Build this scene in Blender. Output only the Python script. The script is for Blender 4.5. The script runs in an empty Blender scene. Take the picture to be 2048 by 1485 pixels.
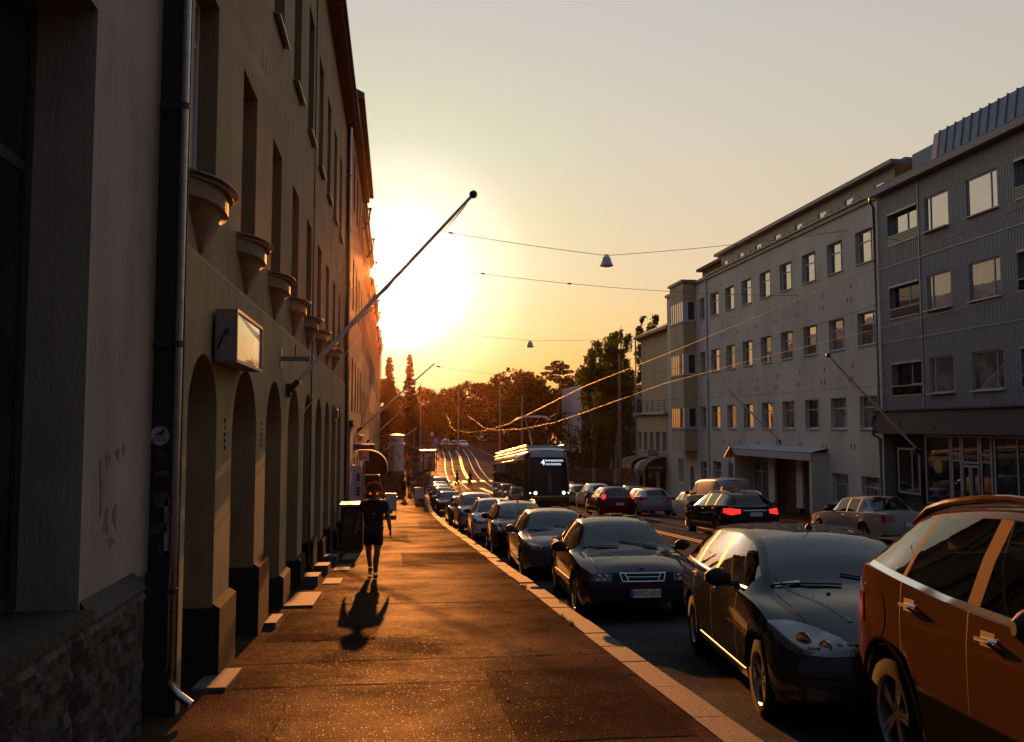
import bpy, bmesh, math, random
import numpy as np
from mathutils import Vector, Matrix, Quaternion
from mathutils.bvhtree import BVHTree
random.seed(7); np.random.seed(7)
sc = bpy.context.scene
PI = math.pi
R = math.radians
# ---------------------------------------------------------------- camera
cam_d = bpy.data.cameras.new('camera'); cam = bpy.data.objects.new('camera', cam_d)
sc.collection.objects.link(cam); sc.camera = cam
cam_d.sensor_fit = 'HORIZONTAL'; cam_d.sensor_width = 36.0; cam_d.lens = 36.0*1700/2048
cam_d.clip_start = 0.05; cam_d.clip_end = 6000
PITCH = math.atan(112.5/1700); YAW = math.atan(234/1700*math.cos(PITCH))
cam.location = (0, 0, 1.85)
cam.rotation_euler = (PI/2+PITCH, 0, -YAW)
# ---------------------------------------------------------------- sun + sky
SUN_AZ = R(0.3); SUN_EL = R(9.8)
SD = Vector((math.sin(SUN_AZ)*math.cos(SUN_EL), math.cos(SUN_AZ)*math.cos(SUN_EL), math.sin(SUN_EL)))
sl = bpy.data.lights.new('sun', 'SUN'); sun = bpy.data.objects.new('sun', sl); sc.collection.objects.link(sun)
sl.energy = 2.5; sl.angle = R(0.5); sl.color = (1.0, 0.345, 0.075)
sun.rotation_euler = SD.to_track_quat('Z', 'Y').to_euler()
w = bpy.data.worlds.new('World'); sc.world = w; w.use_nodes = True
nt = w.node_tree; nt.nodes.clear(); N = nt.nodes.new; Lk = nt.links.new
wo = N('ShaderNodeOutputWorld'); bg = N('ShaderNodeBackground'); Lk(bg.outputs[0], wo.inputs[0])
sky = N('ShaderNodeTexSky'); sky.sky_type = 'NISHITA'; sky.sun_disc = False
sky.sun_elevation = SUN_EL; sky.sun_rotation = SUN_AZ; sky.dust_density = 3.0; sky.air_density = 1.0
tc = N('ShaderNodeTexCoord')
def wmath(op, a, b=None, clamp=False):
    n = N('ShaderNodeMath'); n.operation = op; n.use_clamp = clamp
    for i, v in enumerate((a, b)):
        if v is None: continue
        if isinstance(v, (int, float)): n.inputs[i].default_value = v
        else: Lk(v, n.inputs[i])
    return n.outputs[0]
def wramp(fac, stops, interp='EASE'):
    n = N('ShaderNodeValToRGB'); n.color_ramp.interpolation = interp
    e = n.color_ramp.elements
    while len(e) > 1: e.remove(e[-1])
    e[0].position = stops[0][0]; e[0].color = (*stops[0][1], 1)
    for p, c in stops[1:]:
        k = e.new(p); k.color = (*c, 1)
    Lk(fac, n.inputs[0]); return n.outputs[0]
def wmix(op, fac, a, b):
    n = N('ShaderNodeMix'); n.data_type = 'RGBA'; n.blend_type = op; n.clamp_result = False
    for i, v in ((0, fac), (6, a), (7, b)):
        if isinstance(v, (int, float)): n.inputs[i].default_value = v
        elif isinstance(v, tuple): n.inputs[i].default_value = (*v, 1)
        else: Lk(v, n.inputs[i])
    return n.outputs[2]
dotn = N('ShaderNodeVectorMath'); dotn.operation = 'DOT_PRODUCT'; Lk(tc.outputs['Generated'], dotn.inputs[0]); dotn.inputs[1].default_value = SD
cosg = dotn.outputs['Value']
ang = wmath('ARCCOSINE', wmath('MINIMUM', cosg, 0.99999))             # angle from the sun, radians
sep = N('ShaderNodeSeparateXYZ'); Lk(tc.outputs['Generated'], sep.inputs[0])
elev = wmath('ARCSINE', wmath('MAXIMUM', wmath('MINIMUM', sep.outputs['Z'], 0.999), -0.999))
e_n = wmath('DIVIDE', elev, PI/2, True)
# evening sky on the sunset side, by elevation (0 = horizon, 1 = zenith)
west = wramp(e_n, [(0.0, (.92, .36, .065)), (0.04, (.95, .45, .12)), (0.075, (.88, .56, .25)), (0.115, (.79, .60, .38)), (0.20, (.67, .595, .47)), (0.30, (.585, .545, .50)), (0.45, (.42, .47, .56)), (1.0, (.30, .39, .57))], 'LINEAR')
east = wramp(e_n, [(0.0, (.04, .05, .065)), (0.15, (.06, .08, .12)), (0.4, (.10, .14, .21)), (1.0, (.28, .37, .54))], 'LINEAR')
a_n = wmath('DIVIDE', ang, PI, True)
side = wramp(a_n, [(0.0, (0, 0, 0)), (0.12, (0, 0, 0)), (0.30, (.22, .22, .22)), (0.5, (.45, .45, .45)), (0.66, (.96, .96, .96)), (1.0, (1, 1, 1))], 'LINEAR')
base = wmix('MIX', side, west, east)
# aureole around the low sun
glow = wramp(a_n, [(0.0, (4.5, 4.2, 3.4)), (0.016, (1.9, 1.8, 1.4)), (0.028, (.48, .50, .38)), (0.040, (.18, .28, .20)), (0.050, (.03, .12, .05)), (0.065, (.0, .055, .0)), (0.09, (.0, .015, .0)), (0.12, (0, 0, 0)), (1.0, (0, 0, 0))], 'LINEAR')
full = wmix('ADD', 1.0, base, glow)
nish = wmix('MULTIPLY', 1.0, sky.outputs[0], (.003, .003, .0035))
full = wmix('ADD', 1.0, full, nish)
Lk(full, bg.inputs[0])
EXPO = 2.5
bg.inputs[1].default_value = 1.0/2**EXPO
vs = sc.view_settings; vs.view_transform = 'Standard'; vs.look = 'None'; vs.gamma = 1.0; vs.exposure = EXPO; vs.use_curve_mapping = False
cy = sc.cycles; cy.use_denoising = True; cy.max_bounces = 6; cy.transparent_max_bounces = 12; cy.volume_bounces = 0
cy.sample_clamp_indirect = 4.0; cy.caustics_reflective = False; cy.caustics_refractive = False
# ---------------------------------------------------------------- helpers
def pchip(pts):
    xs = np.array([p[0] for p in pts], float); ys = np.array([p[1] for p in pts], float)
    h = np.diff(xs); d = np.diff(ys)/h; m = np.zeros(len(xs))
    for i in range(1, len(xs)-1):
        if d[i-1]*d[i] > 0:
            w1 = 2*h[i]+h[i-1]; w2 = h[i]+2*h[i-1]; m[i] = (w1+w2)/(w1/d[i-1]+w2/d[i])
    m[0] = d[0]; m[-1] = d[-1]
    def f(x):
        x = min(max(x, xs[0]), xs[-1]); i = min(max(int(np.searchsorted(xs, x))-1, 0), len(h)-1)
        t = (x-xs[i])/h[i]
        return float((1+2*t)*(1-t)**2*ys[i]+t*(1-t)**2*h[i]*m[i]+t*t*(3-2*t)*ys[i+1]+t*t*(t-1)*h[i]*m[i+1])
    return f
def lin(pts):
    xs = [p[0] for p in pts]; ys = [p[1] for p in pts]
    return lambda x: float(np.interp(x, xs, ys))
class MB:
    def __init__(s): s.v = []; s.f = []
    def add(s, vs, fs):
        b = len(s.v); s.v += [tuple(p) for p in vs]; s.f += [tuple(b+i for i in f) for f in fs]; return s
    def face(s, *pts): return s.add(pts, [tuple(range(len(pts)))])
    def box(s, x0, x1, y0, y1, z0, z1):
        v = [(x, y, z) for x in (x0, x1) for y in (y0, y1) for z in (z0, z1)]
        return s.add(v, [(0, 1, 3, 2), (4, 6, 7, 5), (0, 4, 5, 1), (2, 3, 7, 6), (0, 2, 6, 4), (1, 5, 7, 3)])
    def mbox(s, m, sx, sy, sz):
        v = [m @ Vector((x*sx/2, y*sy/2, z*sz/2)) for x in (-1, 1) for y in (-1, 1) for z in (-1, 1)]
        return s.add(v, [(0, 1, 3, 2), (4, 6, 7, 5), (0, 4, 5, 1), (2, 3, 7, 6), (0, 2, 6, 4), (1, 5, 7, 3)])
    def tube(s, pts, r, n=8, cap=True):
        pts = [Vector(p) for p in pts]; k = len(pts); rs = r if isinstance(r, (list, tuple)) else [r]*k
        vs = []; up = Vector((0, 0, 1))
        for i, p in enumerate(pts):
            t = (pts[min(i+1, k-1)]-pts[max(i-1, 0)]).normalized()
            a = t.cross(up)
            if a.length < 1e-3: a = t.cross(Vector((0, 1, 0)))
            a.normalize(); b = a.cross(t)
            for j in range(n):
                th = 2*PI*j/n; vs.append(p+a*(rs[i]*math.cos(th))+b*(rs[i]*math.sin(th)))
        fs = [(i*n+j, i*n+(j+1) % n, (i+1)*n+(j+1) % n, (i+1)*n+j) for i in range(k-1) for j in range(n)]
        if cap: fs += [tuple(range(n-1, -1, -1)), tuple((k-1)*n+j for j in range(n))]
        return s.add(vs, fs)
    def lathe(s, prof, n=20, m=None):
        m = m or Matrix.Identity(4); k = len(prof)
        vs = [m @ Vector((r*math.cos(2*PI*j/n), r*math.sin(2*PI*j/n), z)) for r, z in prof for j in range(n)]
        fs = [(i*n+j, i*n+(j+1) % n, (i+1)*n+(j+1) % n, (i+1)*n+j) for i in range(k-1) for j in range(n)]
        return s.add(vs, fs)
    def grid(s, rows, flip=False):
        n = len(rows[0]); vs = [p for r in rows for p in r]
        fs = [(i*n+j, i*n+j+1, (i+1)*n+j+1, (i+1)*n+j) for i in range(len(rows)-1) for j in range(n-1)]
        if flip: fs = [f[::-1] for f in fs]
        return s.add(vs, fs)
    def prism(s, poly, fn, a, b):        # fn(u, v, t) -> point
        n = len(poly); vs = [fn(u, v, a) for u, v in poly]+[fn(u, v, b) for u, v in poly]
        fs = [tuple(range(n-1, -1, -1)), tuple(range(n, 2*n))]+[(i, (i+1) % n, n+(i+1) % n, n+i) for i in range(n)]
        return s.add(vs, fs)
    def mesh(s, name='mesh'):
        me = bpy.data.meshes.new(name); me.from_pydata([tuple(p) for p in s.v], [], s.f); me.update(); return me
def fixn(me):
    bm = bmesh.new(); bm.from_mesh(me); bmesh.ops.recalc_face_normals(bm, faces=bm.faces); bm.to_mesh(me); bm.free()
def ob(name, mb, mat, parent=None, smooth=None, loc=None, world=False, bevel=0, fix=True, rot=None):
    me = mb.mesh(name) if isinstance(mb, MB) else mb
    if fix and isinstance(mb, MB): fixn(me)
    o = bpy.data.objects.new(name, me); sc.collection.objects.link(o)
    if mat is not None and not me.materials: me.materials.append(mat)
    if smooth is not None:
        me.polygons.foreach_set('use_smooth', [True]*len(me.polygons))
        if smooth < 179: me.set_sharp_from_angle(angle=R(smooth))
    if loc is not None: o.location = loc
    if rot is not None: o.rotation_euler = rot
    if parent is not None:
        o.parent = parent
        if world: o.matrix_parent_inverse = PINV.get(parent.name, Matrix.Identity(4))
    if bevel:
        b = o.modifiers.new('bevel', 'BEVEL'); b.width = bevel; b.segments = 2; b.limit_method = 'ANGLE'; b.angle_limit = R(40)
    return o
PINV = {}
def tag(o, label, cat, group=None, kind=None):
    if label: o['label'] = label
    if cat: o['category'] = cat
    if group: o['group'] = group
    if kind: o['kind'] = kind
    return o
def thing(name, label, cat, loc=(0, 0, 0), rotz=0, group=None, pitch=0):
    o = bpy.data.objects.new(name, None); sc.collection.objects.link(o); o.empty_display_size = .2
    o.rotation_mode = 'XYZ'; o.location = loc
    if pitch:                       # follows the street's fall
        o.rotation_euler = (Matrix.Rotation(pitch, 4, 'X') @ Matrix.Rotation(rotz, 4, 'Z')).to_euler()
    else: o.rotation_euler = (0, 0, rotz)
    PINV[o.name] = Matrix.Translation(-Vector(loc))
    return tag(o, label, cat, group)
def solo(name, mb, mat, label, cat, loc=None, group=None, **k):    # a thing that is one mesh
    o = ob(name, mb, mat, loc=loc, **k); return tag(o, label, cat, group)
def recentre(mb, c):
    mb.v = [(p[0]-c[0], p[1]-c[1], p[2]-c[2]) for p in mb.v]; return mb
def copy_tree(o, parent=None):
    c = o.copy(); sc.collection.objects.link(c)
    if parent is not None: c.parent = parent
    for ch in list(o.children): copy_tree(ch, c)
    return c
def text_mb(s, size, fn, ext=0.0, align='CENTER'):
    cu = bpy.data.curves.new('t', 'FONT'); cu.body = s; cu.size = size; cu.align_x = align; cu.align_y = 'CENTER'; cu.resolution_u = 2
    t = bpy.data.objects.new('t', cu); sc.collection.objects.link(t)
    dg = bpy.context.evaluated_depsgraph_get(); me = bpy.data.meshes.new_from_object(t.evaluated_get(dg))
    mb = MB(); mb.add([fn(v.co.x, v.co.y) for v in me.vertices], [tuple(p.vertices) for p in me.polygons])
    bpy.data.objects.remove(t); bpy.data.curves.remove(cu); bpy.data.meshes.remove(me)
    return mb
# street profile: the pavement's height along y
gz = pchip([(-40, 2.72), (-20, 1.36), (0, 0), (25, -1.7), (50, -3.4), (65, -4.1), (82, -4.42), (100, -4.1), (125, -3.0), (150, -2.0), (165, -1.75), (220, -1.7), (400, -1.7), (3000, -1.7)])
KHF = pchip([(-40, .015), (4.5, .015), (8, .11), (12, .13), (3000, .13)])     # the kerb is dropped near the corner
rz = lambda y: gz(y)-KHF(y)
# ---------------------------------------------------------------- materials
MATS = {}
def newmat(name):
    m = bpy.data.materials.new(name); m.use_nodes = True; m.node_tree.nodes.clear(); return m, m.node_tree
def P(name, col, rough=.6, metal=0, spec=.5, noise=0, scale=8.0, bump=0, bscale=None, coat=0, emit=None, estr=0, stretch=(1, 1, 1), col2=None, detail=4, sparkle=0, flake=0, rvar=0, coord='Object'):
    m, t = newmat(name); n = t.nodes.new; l = t.links.new
    o = n('ShaderNodeOutputMaterial'); b = n('ShaderNodeBsdfPrincipled'); l(b.outputs[0], o.inputs[0])
    b.inputs['Base Color'].default_value = (*col, 1); b.inputs['Roughness'].default_value = rough; b.inputs['Metallic'].default_value = metal
    b.inputs['Specular IOR Level'].default_value = spec; b.inputs['Coat Weight'].default_value = coat; b.inputs['Coat Roughness'].default_value = .03
    if emit: b.inputs['Emission Color'].default_value = (*emit, 1); b.inputs['Emission Strength'].default_value = estr
    tcn = n('ShaderNodeTexCoord'); mp = n('ShaderNodeMapping'); l(tcn.outputs[coord], mp.inputs[0]); mp.inputs['Scale'].default_value = stretch
    if noise:
        a = n('ShaderNodeTexNoise'); l(mp.outputs[0], a.inputs[0]); a.inputs['Scale'].default_value = scale; a.inputs['Detail'].default_value = detail; a.inputs['Roughness'].default_value = .6
        r = n('ShaderNodeValToRGB'); r.color_ramp.elements[0].position = .3; r.color_ramp.elements[1].position = .72
        c2 = col2 or tuple(c*(1-noise) for c in col)
        r.color_ramp.elements[0].color = (*c2, 1); r.color_ramp.elements[1].color = (*[min(1, c*(1+noise*.35)) for c in col], 1)
        l(a.outputs[0], r.inputs[0]); l(r.outputs[0], b.inputs['Base Color'])
        if rvar:
            q = n('ShaderNodeMath'); q.operation = 'MULTIPLY_ADD'; l(a.outputs[0], q.inputs[0]); q.inputs[1].default_value = rvar; q.inputs[2].default_value = rough-rvar*.5; l(q.outputs[0], b.inputs['Roughness'])
    if bump:
        a2 = n('ShaderNodeTexNoise'); l(mp.outputs[0], a2.inputs[0]); a2.inputs['Scale'].default_value = bscale or scale*6; a2.inputs['Detail'].default_value = 6
        bp = n('ShaderNodeBump'); bp.inputs['Strength'].default_value = min(1, bump); bp.inputs['Distance'].default_value = .02*max(1, bump); l(a2.outputs[0], bp.inputs['Height']); l(bp.outputs[0], b.inputs['Normal'])
    MATS[name] = m; return m
def paint(name, col, metal=.0, rough=.35):
    m, t = newmat(name); n = t.nodes.new; l = t.links.new
    o = n('ShaderNodeOutputMaterial'); b = n('ShaderNodeBsdfPrincipled'); l(b.outputs[0], o.inputs[0])
    tcn = n('ShaderNodeTexCoord'); a = n('ShaderNodeTexNoise'); l(tcn.outputs['Object'], a.inputs[0]); a.inputs['Scale'].default_value = 3.0; a.inputs['Detail'].default_value = 8
    r = n('ShaderNodeValToRGB'); r.color_ramp.elements[0].color = (*[c*.86+.004 for c in col], 1); r.color_ramp.elements[1].color = (*col, 1); l(a.outputs[0], r.inputs[0]); l(r.outputs[0], b.inputs['Base Color'])
    q = n('ShaderNodeMath'); q.operation = 'MULTIPLY_ADD'; l(a.outputs[0], q.inputs[0]); q.inputs[1].default_value = .10; q.inputs[2].default_value = .0
    b.inputs['Metallic'].default_value = metal; b.inputs['Roughness'].default_value = rough; b.inputs['Specular IOR Level'].default_value = .0; b.inputs['Coat Weight'].default_value = .75; b.inputs['Coat IOR'].default_value = 1.36; l(q.outputs[0], b.inputs['Coat Roughness'])
    MATS[name] = m; return m
def glass(name, tint, ior=1.6, rough=0.0, see=1.0):
    m, t = newmat(name); n = t.nodes.new; l = t.links.new
    o = n('ShaderNodeOutputMaterial'); tr = n('ShaderNodeBsdfTransparent'); tr.inputs[0].default_value = (*[c*see for c in tint], 1)
    g = n('ShaderNodeBsdfGlossy'); g.inputs['Roughness'].default_value = rough; g.inputs[0].default_value = (1, 1, 1, 1)
    f = n('ShaderNodeFresnel'); f.inputs[0].default_value = ior
    mx = n('ShaderNodeMixShader'); l(f.outputs[0], mx.inputs[0]); l(tr.outputs[0], mx.inputs[1]); l(g.outputs[0], mx.inputs[2]); l(mx.outputs[0], o.inputs[0])
    MATS[name] = m; return m
def darkglass(name, col, ior=1.6, rough=.02):   # window pane in front of an unlit room
    m, t = newmat(name); n = t.nodes.new; l = t.links.new
    o = n('ShaderNodeOutputMaterial'); d = n('ShaderNodeBsdfDiffuse')
    tcn = n('ShaderNodeTexCoord'); a = n('ShaderNodeTexNoise'); l(tcn.outputs['Object'], a.inputs[0]); a.inputs['Scale'].default_value = 1.3
    r = n('ShaderNodeValToRGB'); r.color_ramp.elements[0].position = .42; r.color_ramp.elements[1].position = .6
    r.color_ramp.elements[0].color = (*[c*.5 for c in col], 1); r.color_ramp.elements[1].color = (*[c*1.4 for c in col], 1); l(a.outputs[0], r.inputs[0]); l(r.outputs[0], d.inputs[0])
    g = n('ShaderNodeBsdfGlossy'); g.inputs['Roughness'].default_value = rough
    a3 = n('ShaderNodeTexNoise'); l(tcn.outputs['Object'], a3.inputs[0]); a3.inputs['Scale'].default_value = .9; bp = n('ShaderNodeBump'); bp.inputs['Strength'].default_value = .06; bp.inputs['Distance'].default_value = .05; l(a3.outputs[0], bp.inputs['Height']); l(bp.outputs[0], g.inputs['Normal'])
    f = n('ShaderNodeFresnel'); f.inputs[0].default_value = ior
    mx = n('ShaderNodeMixShader'); l(f.outputs[0], mx.inputs[0]); l(d.outputs[0], mx.inputs[1]); l(g.outputs[0], mx.inputs[2]); l(mx.outputs[0], o.inputs[0])
    MATS[name] = m; return m
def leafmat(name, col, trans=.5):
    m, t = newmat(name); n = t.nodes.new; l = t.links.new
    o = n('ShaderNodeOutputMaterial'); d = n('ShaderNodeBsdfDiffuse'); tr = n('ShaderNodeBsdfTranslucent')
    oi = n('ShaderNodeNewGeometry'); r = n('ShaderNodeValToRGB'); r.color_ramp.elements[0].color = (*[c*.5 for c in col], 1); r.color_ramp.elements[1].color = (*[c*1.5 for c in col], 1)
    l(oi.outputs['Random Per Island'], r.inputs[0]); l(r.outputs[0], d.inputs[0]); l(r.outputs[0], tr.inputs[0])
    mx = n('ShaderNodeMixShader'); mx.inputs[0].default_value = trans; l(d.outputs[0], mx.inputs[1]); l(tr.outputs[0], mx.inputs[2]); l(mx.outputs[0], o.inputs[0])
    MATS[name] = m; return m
def groundmat(name, col, rough, agg, bumpd, seams=None, stain=.5, crack=False, spec=.5):
    m, t = newmat(name); n = t.nodes.new; l = t.links.new
    o = n('ShaderNodeOutputMaterial'); b = n('ShaderNodeBsdfPrincipled'); gl_ = n('ShaderNodeBsdfGlossy'); gl_.inputs['Roughness'].default_value = .38; gl_.inputs[0].default_value = (1, .9, .8, 1); ms = n('ShaderNodeMixShader'); l(b.outputs[0], ms.inputs[1]); l(gl_.outputs[0], ms.inputs[2]); l(ms.outputs[0], o.inputs[0])
    tcn = n('ShaderNodeTexCoord'); mp = n('ShaderNodeMapping'); l(tcn.outputs['Object'], mp.inputs[0])
    big = n('ShaderNodeTexNoise'); l(mp.outputs[0], big.inputs[0]); big.inputs['Scale'].default_value = .55; big.inputs['Detail'].default_value = 7; big.inputs['Roughness'].default_value = .65
    vo = n('ShaderNodeTexVoronoi'); l(mp.outputs[0], vo.inputs[0]); vo.inputs['Scale'].default_value = agg
    r1 = n('ShaderNodeValToRGB'); r1.color_ramp.elements[0].position = .32; r1.color_ramp.elements[1].position = .68
    r1.color_ramp.elements[0].color = (*[c*(1-stain) for c in col], 1); r1.color_ramp.elements[1].color = (*[c*1.25 for c in col], 1); l(big.outputs[0], r1.inputs[0])
    mx = n('ShaderNodeMix'); mx.data_type = 'RGBA'; mx.blend_type = 'MULTIPLY'; mx.inputs[0].default_value = .8; l(r1.outputs[0], mx.inputs[6]); l(vo.outputs['Color'], mx.inputs[7]); l(mx.outputs[2], b.inputs['Base Color'])
    q = n('ShaderNodeMapRange'); l(big.outputs[0], q.inputs[0]); q.inputs[1].default_value = .3; q.inputs[2].default_value = .7; q.inputs[3].default_value = rough+.12; q.inputs[4].default_value = rough-.1; l(q.outputs[0], b.inputs['Roughness'])
    b.inputs['Specular IOR Level'].default_value = 0
    gm_ = n('ShaderNodeMapRange'); l(big.outputs[0], gm_.inputs[0]); gm_.inputs[1].default_value = .35; gm_.inputs[2].default_value = .68; gm_.inputs[3].default_value = spec*.25; gm_.inputs[4].default_value = spec*1.5; sx_ = n('ShaderNodeSeparateColor'); l(vo.outputs['Color'], sx_.inputs[0]); th_ = n('ShaderNodeMath'); th_.operation = 'GREATER_THAN'; l(sx_.outputs[1], th_.inputs[0]); th_.inputs[1].default_value = .985; sp_ = n('ShaderNodeMath'); sp_.operation = 'MULTIPLY_ADD'; l(th_.outputs[0], sp_.inputs[0]); sp_.inputs[1].default_value = .020; l(gm_.outputs[0], sp_.inputs[2]); l(sp_.outputs[0], ms.inputs[0])
    bp = n('ShaderNodeBump'); bp.inputs['Strength'].default_value = 1.0; bp.inputs['Distance'].default_value = bumpd; l(vo.outputs['Distance'], bp.inputs['Height'])
    big2 = n('ShaderNodeTexNoise'); l(mp.outputs[0], big2.inputs[0]); big2.inputs['Scale'].default_value = 2.2; big2.inputs['Detail'].default_value = 5
    bp2 = n('ShaderNodeBump'); bp2.inputs['Strength'].default_value = .8; bp2.inputs['Distance'].default_value = .018; l(big2.outputs[0], bp2.inputs['Height']); l(bp.outputs[0], bp2.inputs['Normal'])
    l(bp2.outputs[0], b.inputs['Normal']); l(bp2.outputs[0], gl_.inputs['Normal'])
    MATS[name] = m; return m
M = MATS
groundmat('pavement_asphalt', (.078, .046, .028), .78, 95, .0022, stain=.65, spec=.0042)
groundmat('road_asphalt', (.075, .072, .072), .68, 80, .002, stain=.4, spec=.012)
P('granite_kerb', (.115, .105, .10), .8, spec=.05, noise=.5, scale=40, bump=.5, bscale=60)
P('rail_steel', (.55, .53, .50), .22, 1.0)
P('marking', (.24, .235, .22), .55, noise=.6, scale=6)
P('marking_yellow', (.30, .20, .03), .55, noise=.5, scale=6)
P('grass', (.05, .065, .02), .9, noise=.5, scale=3, bump=1, bscale=20)
P('plaster_grey', (.27, .225, .18), .85, noise=.30, scale=2.2, bump=.35, bscale=30, stretch=(1, 1, .35))
P('plaster_ochre', (.30, .205, .09), .85, noise=.32, scale=1.4, bump=.3, bscale=40, stretch=(1, 1, .4))
P('plaster_upper', (.24, .15, .065), .85, noise=.3, scale=1.2, bump=.3, bscale=40, stretch=(1, 1, .4))
P('plaster_red', (.20, .10, .06), .85, noise=.3, scale=1.5, bump=.2)
P('plaster_cream', (.54, .505, .435), .85, noise=.22, scale=.7, bump=.2, bscale=30, stretch=(1, 1, .45), detail=7)
P('plaster_yellow', (.45, .37, .225), .85, noise=.15, scale=.7, bump=.2, bscale=30, stretch=(1, 1, .45))
P('plinth_dark', (.026, .023, .021), .95, spec=.1, noise=.4, scale=6, bump=.5)
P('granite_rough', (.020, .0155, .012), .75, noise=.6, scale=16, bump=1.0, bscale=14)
P('stone_slab', (.12, .11, .10), .85, spec=.05, noise=.4, scale=18, bump=.3)
P('black_panel', (.012, .012, .012), .55, noise=.3, scale=8)
P('sticker_white', (.42, .42, .47), .5, noise=.35, scale=14)
P('sticker_faded', (.07, .065, .06), .6, noise=.5, scale=14)
P('ink', (.01, .01, .012), .5)
P('galvanised', (.42, .40, .38), .28, 1.0, noise=.3, scale=12)
P('grey_metal', (.22, .225, .235), .45, .6, noise=.2, scale=10)
P('dark_metal', (.045, .045, .05), .45, .6)
P('wire', (.10, .09, .08), .35, 1.0)
P('copper_wire', (.07, .036, .013), .5, .15)
P('white_paint', (.55, .55, .55), .5, noise=.15, scale=6)
P('frame_white', (.50, .51, .54), .45, noise=.12, scale=5)
P('frame_grey', (.30, .31, .33), .4, .3)
P('roof_blue', (.10, .15, .235), .5, .2, noise=.15, scale=2)
P('roof_red', (.13, .04, .025), .7, noise=.3, scale=3)
P('roof_dark', (.07, .065, .065), .5, .4, noise=.3, scale=3)
P('sheet_grey', (.17, .185, .215), .5, .2, noise=.15, scale=2)
P('fascia_dark', (.055, .062, .078), .5, .2, noise=.2, scale=2)
P('attic_sheet', (.20, .20, .205), .5, .3, noise=.25, scale=3)
P('wood_brown', (.09, .045, .02), .5, noise=.4, scale=5, stretch=(1, 1, .1))
P('curtain', (.45, .44, .42), .9, noise=.3, scale=5, stretch=(1, 6, .2))
P('light_panel', (.78, .62, .46), .22, coat=1.0,  noise=.30, scale=3.5, stretch=(2, 2, .3), spec=.9)
P('light_box_side', (.22, .19, .185), .55, noise=.35, scale=5, stretch=(1, 1, .3))
P('bark', (.05, .04, .03), .9, noise=.5, scale=6, bump=.6)
P('birch_bark', (.35, .33, .30), .8, noise=.85, scale=5, stretch=(1, 1, 4))
P('shade_black', (.010, .010, .010), 1.0, spec=0)  # flat black for the shade painted on the bronze car's lower body
P('rubber', (.014, .014, .014), .95, spec=.05)
P('black_plastic', (.014, .014, .015), .6, spec=.2)
P('alloy', (.30, .30, .31), .35, .9)
P('chrome', (.70, .70, .72), .08, 1.0)
P('interior', (.02, .02, .022), .8)
P('plate_white', (.62, .62, .62), .4, noise=.1)
P('plate_blue', (.03, .06, .40), .4)
P('tail_red', (.22, .008, .008), .12, coat=1)
P('brake_lit', (.5, .01, .01), .2, emit=(1, .02, .015), estr=.32)
P('amber', (.45, .15, .01), .15, coat=1)
P('skin', (.17, .085, .05), .6)
leafmat('hair', (.42, .19, .05), .65)
P('cloth_black', (.006, .006, .007), .9, noise=.2, scale=20)
P('cloth_navy', (.03, .04, .08), .9)
P('cloth_grey', (.12, .14, .18), .9)
P('cloth_red', (.45, .05, .03), .9)
P('shoe_white', (.6, .58, .55), .6)
P('led_white', (.8, .85, 1), .5, emit=(.75, .85, 1.0), estr=.30)
P('lamp_lit', (1, 1, 1), .3, emit=(.85, 1.0, .92), estr=.45)
P('awning_brown', (.16, .09, .045), .85, noise=.2)
P('awning_pink', (.40, .25, .21), .85, noise=.2)
P('awning_blue', (.05, .13, .42), .8)
P('awning_dark', (.035, .015, .012), .85)
P('awning_grey', (.35, .33, .32), .85)
P('sign_purple', (.06, .045, .17), .5)
P('sign_yellow', (.55, .40, .08), .5)
P('sign_red', (.55, .03, .02), .45)
P('sign_blue', (.05, .09, .42), .45)
P('poster', (.50, .42, .40), .5, noise=.75, scale=2.2, col2=(.10, .07, .09))
P('taxi_sign', (.50, .22, .015), .5)
P('plastic_green', (.012, .018, .012), .6)
darkglass('pane_dark', (.012, .014, .018), 1.75)
darkglass('pane_cream', (.045, .05, .06), 9.0)
darkglass('pane_curtain', (.12, .12, .125), 3.2)
darkglass('pane_shop', (.012, .015, .02), 1.9)
glass('car_glass', (.34, .37, .37), 1.48)
glass('car_glass_dark', (.05, .05, .06), 1.5)
glass('clear_glass', (.8, .82, .85), 1.6)
glass('lens', (.75, .78, .8), 1.55)
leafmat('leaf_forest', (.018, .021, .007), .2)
leafmat('leaf_birch', (.050, .090, .014), .4)
leafmat('needle', (.022, .026, .010), .4)
# ================================================================ street setting
KL = lin([(-40, 2.66), (68, 2.66), (84, 3.3), (100, 4.4), (125, 6.0), (150, 7.2), (170, 7.2), (230, 4)])    # left kerb line
KR = lin([(-40, 18.3), (60, 18.3), (90, 17.0), (120, 15.4), (150, 14.6), (175, 14.6), (230, 18)])            # right kerb line
TC = lin([(-40, 0), (50, 0), (70, -.35), (85, -1.0), (98, -1.2), (112, -.7), (130, .3), (150, 1.0), (175, 1.2), (230, 0)])   # track shift
CR = lin([(-40, .07), (5, .07), (24, .12), (38, .40), (80, .40), (125, .1), (240, .07)])
TRK1, TRK2 = 7.75, 11.35
ys = list(np.arange(-12, 60, 1.0))+list(np.arange(60, 236, 2.0))
def strip(name, fl, fr, fz, mat, kind='structure', n=2, yy=None):
    mb = MB(); rows = []
    for y in (yy or ys):
        a, b = fl(y), fr(y); rows.append([(a+(b-a)*k/n, y, fz(y, k/n)) for k in range(n+1)])
    mb.grid(rows); o = ob(name, mb, mat, smooth=60, fix=False); o['kind'] = kind
    if o.data.polygons[0].normal.z < 0: o.data.flip_normals()
    return o
gy = list(np.arange(-60, 240, 6.0))+[260, 320, 500, 900, 1600, 2600]
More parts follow.
